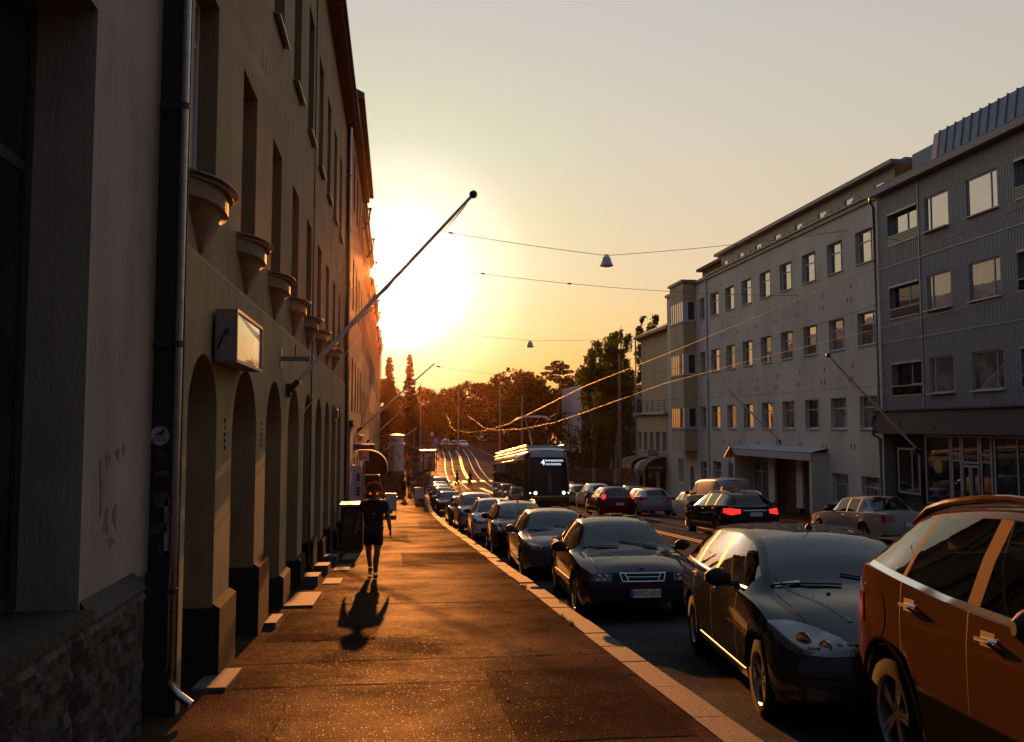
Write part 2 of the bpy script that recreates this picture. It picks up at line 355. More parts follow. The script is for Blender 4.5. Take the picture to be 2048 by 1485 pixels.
mb = MB(); mb.grid([[(x, y, gz(y)-.32-(.0 if abs(x) < 40 else .3)) for x in (-900, -300, -90, -30, 0, 30, 90, 300, 900)] for y in gy])
g = ob('ground', mb, M['grass'], smooth=60); g['kind'] = 'structure'
strip('road', lambda y: KL(y)-.02, lambda y: KR(y)+.02, lambda y, t: rz(y)+CR(y)*math.sin(PI*t), M['road_asphalt'], n=10)
strip('pavement', lambda y: -3.2, lambda y: KL(y)-.302, lambda y, t: gz(y)+.03*(1-t), M['pavement_asphalt'], n=6)
strip('far_pavement', lambda y: KR(y)+.302, lambda y: 24.5, lambda y, t: gz(y)+.04*t, M['pavement_asphalt'], n=4)
# crossing street at the top of the rise
mb = MB(); mb.grid([[(x, y, gz(y)-.145) for x in (-60, -20, 2, 7, 15, 25, 60, 90)] for y in (151, 158, 165, 172)])
c = ob('cross_street', mb, M['road_asphalt']); c['kind'] = 'structure'
# kerb of granite stones, joints every metre or so
def kerb(name, fx, sgn):
    mb = MB(); y = -8.0
    while y < 150:
        L_ = random.uniform(.8, 1.25); a, b = y+.015, y+L_-.015
        dz = random.uniform(-.012, .010); dx = random.uniform(-.006, .006)
        def q(yy, ox, z): return (fx(yy)+sgn*ox+dx, yy, z)
        v = [q(a, 0, rz(a)-.1), q(a, 0, gz(a)-.015+dz), q(a, .02, gz(a)+.004+dz), q(a, .30, gz(a)+.006+dz), q(a, .30, gz(a)-.2),
             q(b, 0, rz(b)-.1), q(b, 0, gz(b)-.015+dz), q(b, .02, gz(b)+.004+dz), q(b, .30, gz(b)+.006+dz), q(b, .30, gz(b)-.2)]
        mb.add(v, [(0, 1, 6, 5), (1, 2, 7, 6), (2, 3, 8, 7), (3, 4, 9, 8), (0, 4, 3, 2, 1), (5, 6, 7, 8, 9)])
        y += L_
    o = ob(name, mb, M['granite_kerb']); o['kind'] = 'structure'
kerb('kerb', KL, -1); kerb('far_kerb', KR, 1)
# gutter joint between pavement asphalt and kerb, and the cross seams of the asphalt
mb = MB(); yy = -3.0
while yy < 70:
    wd = random.choice([.012, .02, .03]); n_ = 26; ra_ = []
    off_ = random.uniform(0, 9); x1_ = KL(yy)-.31; xs_ = [-1.72+(x1_+1.72)*k/n_ for k in range(n_+1)]
    for x in xs_:
        y_ = yy+.02*math.sin(x*2.1+off_)+random.uniform(-.008, .008); w_ = wd*random.uniform(.5, 1.3); t_ = (x+3.2)/(x1_+.0+3.2+.006); z_ = lambda q: gz(q)+.03*(1-t_)+.004
        ra_.append([(x, y_, z_(y_)), (x, y_+w_, z_(y_+w_))])
    mb.grid(ra_)
    yy += random.choice([1.1, 2.3, 3.6, 4.4])
o = ob('pavement_seams', mb, P('seam_tar', (.018, .015, .013), .95, spec=0), fix=False); o['kind'] = 'structure'
mb = MB()
def patch_q(x0, x1, y0, y1):
    nn = 8
    rows = [[(x0+(x1-x0)*i/4+random.uniform(-.015, .015), y0+(y1-y0)*j/nn+random.uniform(-.015, .015), 0) for i in range(5)] for j in range(nn+1)]
    rows = [[(x, y, gz(y)+.03*(1-(x+3.2)/(KL(y)-.302+3.2))+.0045) for x, y, z in r_] for r_ in rows]; mb.grid(rows)
for a in ((.9, 2.25, 6.2, 8.6), (-1.5, -.2, 10.6, 12.9), (.2, 2.3, 20.5, 24.0), (-.6, .5, 29, 34), (1.2, 2.3, 38, 45)): patch_q(*a)
o = ob('pavement_patches', mb, groundmat('patch_asphalt', (.055, .034, .022), .8, 110, .0022, stain=.5, spec=.002), fix=False); o['kind'] = 'structure'
mb = MB()
for x0, y0, ln in ((-.9, 6.5, 1.8), (1.5, 9.5, 2.0), (-.7, 13.5, 2.5)):
    rr_ = random.Random(int(y0*10)); x, y = x0, y0; pts = []
    while y < y0+ln: pts.append((x, y)); y += .09; x += rr_.uniform(-.045, .045)
    mb.grid([[(x, y, gz(y)+.03*(1-(x+3.2)/(KL(y)-.302+3.2))+.0085), (x+rr_.uniform(.002, .006), y, gz(y)+.03*(1-(x+3.2)/(KL(y)-.302+3.2))+.0085)] for x, y in pts])
for k in range(46):
    x, y = random.uniform(-1.4, 2.2), random.uniform(4.2, 22); r_ = random.uniform(.006, .02); z = gz(y)+.03*(1-(x+3.2)/(KL(y)-.302+3.2))+.009
    mb.face(*[(x+r_*math.cos(a), y+r_*1.3*math.sin(a), z) for a in [2*PI*q/7 for q in range(7)]])
o = ob('pavement_cracks', mb, M['seam_tar'], fix=False); o['kind'] = 'structure'
# tram rails and road markings
crown = lambda x, y: rz(y)+CR(y)*math.sin(PI*min(1, max(0, (x-KL(y))/(KR(y)-KL(y)))))
def ribbon(mb, fx, wd, y0, y1, lift, step=1.5):
    rows = []
    for y in np.arange(y0, y1+.01, step):
        x = fx(y); rows.append([(x-wd/2, y, crown(x, y)+lift), (x+wd/2, y, crown(x, y)+lift)])
    mb.grid(rows)
for tk in (TRK1, TRK2):
    for s in (-.5, .5):
        mb = MB(); ribbon(mb, lambda y: tk+s+TC(y), .075, -8, 160, .010); o = ob('tram_rail', mb, M['rail_steel'], fix=False); o['kind'] = 'structure'
mb = MB(); ribbon(mb, lambda y: (TRK1+TRK2)/2-.11+TC(y), .11, -8, 86, .006); ribbon(mb, lambda y: (TRK1+TRK2)/2+.11+TC(y), .11, -8, 86, .006)
ribbon(mb, lambda y: (TRK1+TRK2)/2-.11+TC(y), .11, 98, 148, .006); ribbon(mb, lambda y: (TRK1+TRK2)/2+.11+TC(y), .11, 98, 148, .006)
o = ob('road_markings', mb, M['marking_yellow'], fix=False); o['kind'] = 'structure'
mb = MB()
for y0, x0, x1 in ((93, 4.4, 15.8),):
    x = x0
    while x < x1:
        mb.add([(x+a, y0+b, crown(x+a, y0+b)+.006) for a, b in ((0, 0), (.5, 0), (.5, 2.2), (0, 2.2))], [(0, 1, 2, 3)]); x += 1.0
o = ob('road_markings', mb, M['marking'], fix=False); o['kind'] = 'structure'
# round manhole lid in the pavement
def weeds(name, pts, label):
    mb = MB()
    for (x, y, r) in pts:
        for k in range(46):
            a = random.uniform(0, 2*PI); q = r*random.random()**.5; px, py = x+q*math.cos(a)*.5, y+q*math.sin(a)*1.4; h = random.uniform(.02, .07); b = random.uniform(0, PI)
            z = gz(py)+.0; w_ = .006
            mb.add([(px-w_*math.cos(b), py-w_*math.sin(b), z), (px+w_*math.cos(b), py+w_*math.sin(b), z), (px+random.uniform(-.03, .03), py+random.uniform(-.03, .03), z+h)], [(0, 1, 2)])
    o = ob(name, mb, M['leaf_birch'], fix=False); tag(o, label, 'weeds', kind='stuff')
weeds('kerb_weeds', [(2.34, 11.9, .12), (2.35, 11.3, .07), (2.36, 15.6, .1), (2.66, 13.4, .15), (2.35, 34, .3), (2.4, 40, .5), (2.4, 46, .6), (2.4, 52, .6)], 'small green weeds growing in the joints along the left granite kerb')
# ================================================================ left side: the row of facades
def wall_mb(X, y0, y1, z0, z1, openings, depth, nx=1, arches=(), zbot=None):
    """Facade in the plane x = X facing +x*nx, with rectangular openings and arched openings; reveals go in by depth."""
    mb = MB(); Ys = sorted({y0, y1, *[a for o in list(openings)+list(arches) for a in o[:2]]}); Zs = sorted({z0, z1, *[a for o in list(openings)+list(arches) for a in o[2:4]]})
    ops = list(openings)+list(arches)
    for i in range(len(Ys)-1):
        for j in range(len(Zs)-1):
            cy_, cz_ = (Ys[i]+Ys[i+1])/2, (Zs[j]+Zs[j+1])/2
            if any(o[0] < cy_ < o[1] and o[2] < cz_ < o[3] for o in ops): continue
            mb.face((X, Ys[i], Zs[j]), (X, Ys[i+1], Zs[j]), (X, Ys[i+1], Zs[j+1]), (X, Ys[i], Zs[j+1]))
    Xi = X-nx*depth
    for a, b, c, d in openings:
        mb.face((X, a, c), (Xi, a, c), (Xi, a, d), (X, a, d)); mb.face((X, b, c), (Xi, b, c), (Xi, b, d), (X, b, d))
        mb.face((X, a, d), (X, b, d), (Xi, b, d), (Xi, a, d)); mb.face((X, a, c), (X, b, c), (Xi, b, c), (Xi, a, c))
    for a, b, c, d in arches:
        r = (b-a)/2; rise = r*.95; n = 14; pts = [((a+b)/2-r*math.cos(PI*k/n), d-rise+rise*math.sin(PI*k/n)) for k in range(n+1)]
        for (p, q) in zip(pts[:-1], pts[1:]):
            mb.face((X, p[0], p[1]), (X, q[0], q[1]), (X, q[0], d), (X, p[0], d))
            mb.face((X, p[0], p[1]), (X, q[0], q[1]), (Xi, q[0], q[1]), (Xi, p[0], p[1]))
        mb.face((X, a, c), (Xi, a, c), (Xi, a, d-rise), (X, a, d-rise)); mb.face((X, b, c), (Xi, b, c), (Xi, b, d-rise), (X, b, d-rise))
    return mb
def window_mb(w, h, bars_v=(), bars_h=(), t=.06, d=.05):
    """frame in the plane x = 0, spanning y 0..w, z 0..h; d thick towards +x"""
    mb = MB(); mb.box(0, d, 0, t, 0, h); mb.box(0, d, w-t, w, 0, h); mb.box(0, d, t, w-t, 0, t); mb.box(0, d, t, w-t, h-t, h)
    for v in bars_v: mb.box(.004, d-.004, v-t*.4, v+t*.4, t, h-t)
    for hh in bars_h: mb.box(.007, d-.007, t, w-t, hh-t*.4, hh+t*.4)
    return mb
def add_window(root, X, y, z, w, h, pane, frame, nx=1, sill=None, bv=(), bh=(), t=.06, cache={}, sd=.10):
    key = (round(w, 2), round(h, 2), tuple(bv), tuple(bh), t, nx, frame.name, pane.name)
    if key not in cache:
        m1 = window_mb(w, h, bv, bh, t); m1.v = [(nx*p[0], p[1], p[2]) for p in m1.v]; a = m1.mesh('window'); fixn(a); a.materials.append(frame)
        m2 = MB(); m2.face((nx*.015, t, t), (nx*.015, w-t, t), (nx*.015, w-t, h-t), (nx*.015, t, h-t)); b = m2.mesh('pane'); b.materials.append(pane)
        if (b.polygons[0].normal.x > 0) != (nx > 0): b.flip_normals()
        cache[key] = (a, b)
    a, b = cache[key]
    o = ob('window', a, None, root, loc=(X, y, z), world=True)
    p = ob('pane', b, None, o)
    p.rotation_euler = (0, R(random.uniform(-.25, .25)), R(random.uniform(-.5, .5)))
    if sill:
        k = ('sill', round(w, 2), nx, sd)
        if k not in cache:
            s = MB(); s.box(nx*.02, nx*(sill+sd), -.05, w+.05, -.06, -.02); c = s.mesh('sill'); fixn(c); c.materials.append(M['white_paint']); cache[k] = c
        ob('sill', cache[k], None, o)
    return o
# ---- the nearest building: plaster pier over rough granite, deep window recess
XA = -1.98
A = thing('corner_building', 'grey plaster building with rough granite base at the left edge, nearest to the camera', 'building', (XA, 4, gz(4)))
mb = wall_mb(XA, 1.2, 7.36, .68, 14, [(2.6, 5.8, .68, 4.62)], .42)
mb.face((XA, 7.36, .68), (XA, 7.36, 14), (-6, 7.36, 14), (-6, 7.36, .68))
ob('wall', mb, M['plaster_grey'], A, world=True, fix=False)
# peeled patch of paint as thin torn flakes
pm = MB()
def torn(cy_, cz_, rw, rh, seed, lift):
    rr = random.Random(seed); n = 44; pts = []; ph = rr.uniform(0, 6)
    for k in range(n):
        a = 2*PI*k/n; s = (.75+.25*math.sin(3*a+ph)+.16*math.sin(7*a+ph*2))*rr.uniform(.8, 1.12); pts.append((cy_+rw*s*math.cos(a), cz_+rh*s*math.sin(a)))
    pm.face(*[(XA+lift, y, z) for y, z in pts])
for a in [(6.28, 1.62, .075, .06, 1, .003), (6.48, 1.66, .07, .05, 2, .003), (6.62, 1.69, .05, .05, 3, .0032), (6.17, 1.40, .05, .16, 4, .0034), (6.28, 1.20, .06, .10, 5, .003), (6.46, 1.22, .06, .10, 6, .003), (6.13, 1.58, .03, .08, 7, .0036), (6.40, 1.04, .08, .05, 8, .0028)]: torn(*a)
ob('peeling_paint', pm, P('plaster_under', (.17, .14, .12), .9, noise=.45, scale=10), A, world=True, fix=False)
gm = MB(); rr = random.Random(5)
def rough_block(y0, y1, z0, z1, X):
    ny, nz = max(4, int((y1-y0)*16)), max(4, int((z1-z0)*16)); rows = []
    for i in range(ny+1):
        row = []
        for j in range(nz+1):
            edge = min(i, ny-i, j, nz-j); dd = 0 if edge == 0 else rr.uniform(.0, .045)+.02
            row.append((X+dd, y0+(y1-y0)*i/ny, z0+(z1-z0)*j/nz))
        rows.append(row)
    gm.grid(rows)
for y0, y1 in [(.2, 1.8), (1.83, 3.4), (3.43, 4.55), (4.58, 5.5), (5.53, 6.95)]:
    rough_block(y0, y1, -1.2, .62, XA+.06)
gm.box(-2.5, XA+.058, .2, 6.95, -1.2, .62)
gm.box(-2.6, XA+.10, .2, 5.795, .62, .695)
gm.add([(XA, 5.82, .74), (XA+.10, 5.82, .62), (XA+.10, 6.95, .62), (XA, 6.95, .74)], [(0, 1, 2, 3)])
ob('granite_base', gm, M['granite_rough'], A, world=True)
wf = add_window(A, XA-.42, 2.6, .71, 3.2, 3.9, M['pane_dark'], M['dark_metal'], bv=(1.6,), bh=(2.8,), t=.09)
# black painted end face of the next building, facing back along the pavement, with its stickers
XB = -1.74
B = thing('arched_building', 'ochre plaster building with a row of arched door recesses and stone flower balconies', 'building', (XB, 18, gz(18)))
BY0, BY1 = 7.36, 30.4
ops0 = [(7.5, 8.70)]+[(9.5+2.42*k, 8.7+2.42*(k+1)) for k in range(8)]
arches = [(a, b, -3.0, 2.52) for a, b in ops0]
mb = wall_mb(XB, BY0, BY1, -3.0, 3.36, [], .38, arches=arches)
mb.face((XB, BY0, -3), (XB, BY0, 3.36), (-6, BY0, 3.36), (-6, BY0, -3))
mb.face((XB, BY0, 3.36), (XB, BY1, 3.36), (XB-.06, BY1, 3.44), (XB-.06, BY0, 3.44))
ob('wall', mb, M['plaster_ochre'], B, world=True, fix=False)
XU = XB-.06
w1 = [(b-1.02, b-.02, 4.03, 6.08) for a, b in ops0]
w2 = [(b-1.15, b-.05, 7.95, 10.5) for a, b in ops0]
mb = wall_mb(XU, BY0, BY1, 3.44, 12.6, w1+w2, .24)
mb.face((XU, BY0, 3.44), (XU, BY0, 12.6), (-6, BY0, 12.6), (-6, BY0, 3.44))
ob('upper_wall', mb, M['plaster_upper'], B, world=True, fix=False)
for a, b, c, d in w1: add_window(B, XU-.24, a, c, b-a, d-c, M['pane_curtain'], M['frame_white'], bv=((b-a)/2,), bh=(1.6,))
for a, b, c, d in w2:
    o = add_window(B, XU-.24, a, c, b-a, d-c, M['pane_dark'], M['frame_white'], bv=((b-a)/2,), bh=(1.7,))
    s = MB(); s.add([(0, -.06, -.01), (.34, -.06, -.09), (.34, b-a+.06, -.09), (0, b-a+.06, -.01), (0, -.06, -.03), (.34, -.06, -.11), (.34, b-a+.06, -.11), (0, b-a+.06, -.03)], [(0, 1, 2, 3), (7, 6, 5, 4), (0, 4, 5, 1), (1, 5, 6, 2), (2, 6, 7, 3)])
    ob('sill', s, M['galvanised'], o)
# ground floor doors behind the arches: white transom and frame, glass leaf; dark plinths at the piers
for a, b in ops0:
    g0 = gz((a+b)/2); Xd = XB-.38; wd = b-a
    dm = MB(); dm.box(0, .06, 0, .07, 0, 2.52-g0); dm.box(0, .06, wd-.07, wd, 0, 2.52-g0); dm.box(0, .09, .07, wd-.07, 1.62-g0, 1.72-g0); dm.box(0, .06, .07, wd-.07, 1.46-g0, 1.60-g0); dm.box(0, .06, .07, wd-.07, .02, .5)
    for q in (.55, 1.15): dm.box(0, .085, wd-.14, wd-.02, q+.4, q+.52)
    d = ob('door', dm, M['frame_white'], B, world=True, loc=(Xd, a, g0))
    pn = MB(); pn.face((.01, .07, .5), (.01, wd-.07, .5), (.01, wd-.07, 2.5-g0), (.01, .07, 2.5-g0)); ob('pane', pn, M['pane_dark'], d, fix=False)
for k in range(9):
    y0 = (8.70+2.42*k) if k >= 0 else 0; y1 = min(y0+.80, BY1)
    g0 = gz((y0+y1)/2); top = (.10 if k < 2 else (-.56 if k < 5 else -.85 if k < 7 else -1.2)); top = max(top, g0+.5)
    pmb = MB(); pmb.box(XB-.40, XB+.075, y0-.03, y1+.03, g0-.4, top); pmb.add([(XB+.075, y0-.03, top), (XB+.075, y1+.03, top), (XB, y1+.03, top+.05), (XB, y0-.03, top+.05)], [(0, 1, 2, 3)])
    ob('pier_plinth', pmb, M['plinth_dark'], B, world=True)
mb = MB(); mb.box(XB-.26, XB, BY0-.03, BY0-.004, -1.0, 12.0)
ob('end_panel', mb, M['black_panel'], B, world=True)
# eaves, roof and fascia
mb = MB(); mb.box(-8, XB+.30, BY0-.1, BY1, 12.6, 12.78); mb.box(XB+.30, XB+.40, BY0-.1, BY1, 12.70, 12.84)
ob('cornice', mb, M['roof_red'], B, world=True)
mb = MB(); mb.add([(XB+.34, BY0-.1, 12.84), (XB+.34, BY1, 12.84), (-6, BY1, 15.2), (-6, BY0-.1, 15.2)], [(0, 1, 2, 3)]); mb.add([(XB+.3, BY1, 12.8), (-6, BY1, 12.8), (-6, BY1, 15.2)], [(0, 1, 2)])
ob('roof', mb, M['roof_red'], B, world=True)
# little vents in the upper wall
vm = MB().box(.001, .006, 0, .06, 0, .25).mesh('vent'); vm.materials.append(M['ink'])
for k in range(9):
    y0 = 9.05+2.42*k
    for dy in (0, .33):
        ob('vent', vm, None, B, world=True, loc=(XU, y0+dy, 6.7))
# relief ornament strip below the sign on the first piers
mb = MB()
for k in range(5):
    for q, y0 in enumerate((9.08, 11.5)):
        mb.box(XB+.001, XB+.012, y0, y0+.05, 1.62-q*.02+k*.07, 1.66-q*.02+k*.07)
ob('ornament', mb, M['ink'], B, world=True)
# curved stone flower balconies on corbels
def balcony():
    mb = MB(); n = 12; hw = .67; out = .28
    def arc(f, o): return [(XU+o*math.cos((k/n-.5)*PI*.92)**.7*f+.0, (k/n-.5)*2*hw*(.55+.45*f)) for k in range(n+1)]
    prof = [(1.0, out+.06, 3.80), (1.0, out+.06, 3.765), (.97, out, 3.75), (.97, out, 3.56), (.9, out-.05, 3.53), (.72, out-.08, 3.48), (.45, out-.14, 3.28), (.2, out-.22, 3.12), (.06, .05, 3.04)]
    rows = [[(x, y, z) for x, y in arc(1, o) ] if False else [(XU+max(0, o*(1-(abs(k/n-.5)*2)**2.6)), (k/n-.5)*2*hw*f, z) for k in range(n+1)] for f, o, z in [(f_, o_*.78, 3.46+(z_-3.04)*.75) for f_, o_, z_ in prof]]
    mb.grid(rows); mb.face(*rows[0]); return mb
bm0 = balcony()
me_b = bm0.mesh('balcony'); fixn(me_b); me_b.materials.append(P('balcony_stone', (.20, .14, .08), .8, noise=.35, scale=4, bump=.3)); me_b.polygons.foreach_set('use_smooth', [True]*len(me_b.polygons)); me_b.set_sharp_from_angle(angle=R(35))
led = MB(); n = 12; rows = [[(XU+max(0, o*(1-(abs(k/n-.5)*2)**2.6)), (k/n-.5)*2*.71, z) for k in range(n+1)] for o, z in ((.30, 4.06), (.31, 4.045), (.27, 4.03))]
led.grid(rows); led.face(*rows[0]); me_l = led.mesh('ledge'); fixn(me_l); me_l.materials.append(M['copper_wire'] if False else M['roof_dark'])
for a, b in ops0[:8]:
    o = ob('balcony', me_b, None, B, world=True, loc=(0, b-.62, 0)); ob('ledge', me_l, None, o)
# rainwater pipes of the corner: a thin light one and a broad dark one
def pipe(x, y, r, ztop, mat, label, name='downpipe', kick=.30):
    g0 = gz(y); pts = [(x, y, ztop), (x, y, g0+.42), (x, y-.0, g0+.30), (x+.07, y, g0+.20), (x+kick, y-.02, g0+.13)]
    t = thing(name, label, 'downpipe', (x, y, g0)); mb = MB(); mb.tube(pts, r, 10); ob('pipe', mb, mat, t, world=True, smooth=60)
    z = g0+1.0
    while z < ztop:
        cl = MB(); cl.tube([(x, y, z), (x, y, z+.05)], r*1.22, 10); cl.box(x-.2, x-r, y-.012, y+.012, z+.01, z+.04); z += 2.0; ob('bracket', cl, M['dark_metal'], t, world=True)
    return t
pipe(XB-.03, 7.265, .036, 12.6, M['galvanised'], 'galvanised steel rainwater pipe at the near corner of the ochre arched building', kick=.17)
pipe(XB+.04, 30.25, .055, 12.6, M['dark_metal'], 'dark rainwater pipe at the far end of the ochre arched building', kick=.10)
pipe(XB+.055, 30.75, .05, 13.8, M['galvanised'], 'light rainwater pipe at the near end of the second building', kick=.10)
# cable conduit on the arched wall
mb = MB(); mb.tube([(XB+.02, 18.0, 12), (XB+.02, 18.0, -.9), (XB+.09, 18.0, -1.05), (XB+.09, 18.0, -1.25)], .018, 6); solo('cable_conduit', mb, M['dark_metal'], 'thin dark cable conduit running down the ochre arched wall', 'conduit')
# stickers on the black end face
def stick(name, label, x, z, w_, h_, mat, rotd=0, rnd=False, txt=()):
    y = BY0-.0325; mb = MB(); n = 28 if rnd else 4
    c, s_ = math.cos(R(rotd)), math.sin(R(rotd))
    pts = [(w_/2*math.cos(2*PI*k/n), h_/2*math.sin(2*PI*k/n)) for k in range(n)] if rnd else [(-w_/2, -h_/2), (w_/2, -h_/2), (w_/2, h_/2), (-w_/2, h_/2)]
    mb.prism(pts, lambda u, v, t: (x+u*c-v*s_, y-t, z+u*s_+v*c), 0, .0015)
    t = thing(name, label, 'sticker', (x, y, z)); ob('backing', mb, mat, t, world=True)
    for (st, sz, ox, oz, rot) in txt:
        cc, ss = math.cos(R(rot)), math.sin(R(rot))
        ob('lettering', text_mb(st, sz, lambda u, v: (x+ox+u*cc-v*ss, y-.0025, z+oz+u*ss+v*cc)), M['ink'], t, world=True, fix=False)
    return t
sx = lambda px: (px-790)/1700*7.30
s1 = stick('sticker', 'round white sticker with a bird on the black end panel', -1.912, 1.78, .155, .155, M['sticker_white'], rnd=True, txt=[('S.A.V.', .05, 0, -.035, 0), ('THE TOTAL', .018, .005, -.002, 0)])
bird = MB(); bp = [(-.045, .012), (-.02, .022), (.005, .036), (.02, .052), (.032, .058), (.04, .052), (.036, .046), (.036, .03), (.026, .012), (.018, .008), (.012, -.004), (.006, .008), (-.01, .010)]
bird.prism(bp, lambda u, v, t: (-1.912+u, BY0-.0325-t, 1.78+v), .0022, .003); ob('bird_emblem', bird, M['ink'], s1, world=True)
stick('sticker', 'tall white sticker with black scrawled lettering on the black end panel', -1.80, 1.06, .115, .43, M['sticker_white'], txt=[('AUTTA', .045, -.02, .13, 65), ('L', .11, -.025, .02, -20), ('ec', .10, .03, -.02, 80), ('&', .06, -.005, -.14, 30)])
stick('sticker', 'narrow torn paper strip across the black end panel', -1.855, 1.47, .17, .055, M['sticker_faded'], 4)
stick('sticker', 'grey faded sticker scrap under the round white sticker', -1.90, 1.63, .06, .06, M['sticker_faded'], 20)
stick('sticker', 'pale worn sticker left of the tall white sticker', -1.89, 1.26, .11, .12, M['sticker_faded'], 8)
stick('sticker', 'zigzag patterned sticker low on the black end panel', -1.91, 1.02, .14, .07, M['sticker_faded'], 14, txt=[('VVV', .05, 0, 0, 14)])
stick('sticker', 'small slanted paper scrap lowest on the black end panel', -1.885, .85, .025, .11, M['sticker_faded'], 22)
# stone steps and light slabs before the doors
def slab(y0, y1, x0, x1, h, label):
    g0, g1 = gz(y0), gz(y1); mb = MB(); e = .035
    v = [(x, y, (g0 if y == y0 else g1)+z) for x in (x0, x1) for y in (y0, y1) for z in (-.15, e+h)]
    mb.add(v, [(0, 1, 3, 2), (4, 6, 7, 5), (0, 4, 5, 1), (2, 3, 7, 6), (0, 2, 6, 4), (1, 5, 7, 3)]); recentre(mb, (x0, y0, g0))
    solo('door_slab', mb, M['stone_slab'], label, 'slab', loc=(x0, y0, g0), group='stone slabs before the arched doors', bevel=.008)
slab(8.15, 9.0, -1.80, -1.50, .02, 'nearest pale stone slab on the pavement beside the steel rainwater pipe')
slab(11.6, 12.4, -1.72, -1.52, .06, 'short pale stone slab before the second arched doorway')
slab(13.5, 15.2, -1.66, -1.22, .02, 'largest pale stone slab, flat on the pavement before the third arched doorway')
slab(16.4, 17.2, -1.70, -1.40, .16, 'raised stone step at the fourth arched doorway'); slab(16.6, 17.6, -1.34, -1.00, .0, 'flat pale slab beside the raised step of the fourth doorway')
slab(18.6, 19.4, -1.70, -1.38, .16, 'raised stone step at the fifth arched doorway'); slab(19.2, 20.6, -1.32, -.98, .0, 'flat pale slab beside the raised step of the fifth doorway')
slab(21.0, 21.8, -1.70, -1.36, .16, 'raised stone step at the sixth arched doorway'); slab(22.0, 23.8, -1.30, -.95, .0, 'farthest flat pale slab, short of the dark bin')
# light box sign
S = thing('light_box_sign', 'blank pale light box sign fixed to the ochre arched wall above the pavement', 'sign', (XB, 8.4, 2.48))
mb = MB(); mb.box(XB-.02, XB+.05, 8.7, 9.6, 2.55, 2.9); n = 8
y0, y1, z0, z1, xo = 8.38, 9.95, 2.475, 2.985, XB+.225
mb.box(XB+.03, xo-.012, y0, y1, z0, z1); ob('case', mb, M['light_box_side'], S, world=True, bevel=.006)
fr = MB(); t = .028
fr.box(xo-.012, xo+.012, y0, y1, z0-.002, z0+t); fr.box(xo-.012, xo+.012, y0, y1, z1-t, z1+.002); fr.box(xo-.012, xo+.012, y0-.002, y0+t, z0+t, z1-t); fr.box(xo-.012, xo+.012, y1-t, y1+.002, z0+t, z1-t)
ob('rim', fr, M['light_box_side'], S, world=True)
pn = MB(); rows = [[(xo-.006+.006*math.sin(PI*i/8)*math.sin(PI*j/4), y0+t+(y1-y0-2*t)*i/8, z0+t+(z1-z0-2*t)*j/4) for i in range(9)] for j in range(5)]; pn.grid(rows); ob('face_panel', pn, M['light_panel'], S, world=True, smooth=80)
cb = MB(); cb.tube([(XB+.06, y0-.012, 2.60), (XB+.10, y0-.03, 2.70), (XB+.13, y0-.012, 2.76)], .01, 6); cb.lathe([(0, -.02), (.02, -.015), (.02, .015), (0, .02)], 8, Matrix.Translation((XB+.14, y0-.01, 2.77))); ob('cable', cb, M['ink'], S, world=True)
# flagpoles on the facades
def flagpole(base, tip, r, label, rope=True, ball=True, mat='white_paint'):
    b, t_ = Vector(base), Vector(tip); T = thing('flagpole', label, 'flagpole', base, group='flagpoles on the facades')
    mb = MB(); mb.tube([b, b.lerp(t_, .5), t_], [r, r*.95, r*.7], 10); ob('pole', mb, M[mat], T, world=True, smooth=60)
    if ball:
        d = (t_-b).normalized(); q = d.to_track_quat('Z', 'Y').to_matrix().to_4x4(); mb = MB(); rb = r*1.9
        mb.lathe([(0, -.3*rb), (rb*.5, -.3*rb), (rb*.95, .2*rb), (rb, .6*rb), (rb*.8, 1.2*rb), (rb*.4, 1.5*rb), (0, 1.6*rb)], 12, Matrix.Translation(t_) @ q); ob('finial', mb, M['dark_metal'], T, world=True, smooth=60)
    mb = MB(); p = b.lerp(t_, .045); mb.tube([b-(t_-b)*.01, p], r*1.3, 10); s_ = 1 if tip[0] > base[0] else -1; mb.box(min(base[0]-s_*.12, base[0]+s_*.02), max(base[0]-s_*.12, base[0]+s_*.02), b.y-.05, b.y+.05, b.z-.12, b.z+.10); ob('bracket', mb, M['dark_metal'], T, world=True)
    if rope:
        mb = MB(); a = b.lerp(t_, .97); c = b.lerp(t_, .45); m_ = (a+c)/2-Vector((0, 0, .12)); mb.tube([a-Vector((0, 0, .05)), m_, c-Vector((0, 0, .03))], .006, 5)
        mb.tube([a-Vector((0, 0, .05)), (a+c)/2-Vector((-.02, 0, .2)), b.lerp(t_, .3)-Vector((0, 0, .04))], .005, 5); ob('rope', mb, M['wire'], T, world=True)
    return T
flagpole((XB+.06, 14.0, 2.45), (1.24, 14.0, 5.72), .037, 'big ball topped flagpole leaning out from the ochre arched wall')
# lamp bracket near the pole
T = thing('wall_bracket', 'pale horizontal metal bracket arm on the ochre wall beside the big flagpole', 'bracket', (XB, 13.3, 2.88))
mb = MB(); mb.box(XB, XB+.44, 13.28, 13.33, 2.86, 2.93); ob('arm', mb, M['grey_metal'], T, world=True); mb = MB(); mb.box(XB, XB+.015, 13.2, 13.4, 2.76, 3.06); ob('mount', mb, M['grey_metal'], T, world=True); mb = MB(); mb.tube([(XB+.22, 13.3, 2.93), (XB+.22, 13.3, 3.10)], .012, 6); ob('pin', mb, M['grey_metal'], T, world=True)
mb = MB(); mb.box(XB, XB+.16, 24.2, 24.6, 2.1, 2.35); mb.box(XB-.01, XB+.06, 24.3, 24.5, 2.0, 2.1); mb = recentre(mb, (XB, 24.4, 2.0)); solo('wall_lamp', mb, M['grey_metal'], 'small grey box lamp on the ochre wall before its far end', 'lamp', loc=(XB, 24.4, 2.0), bevel=.02)
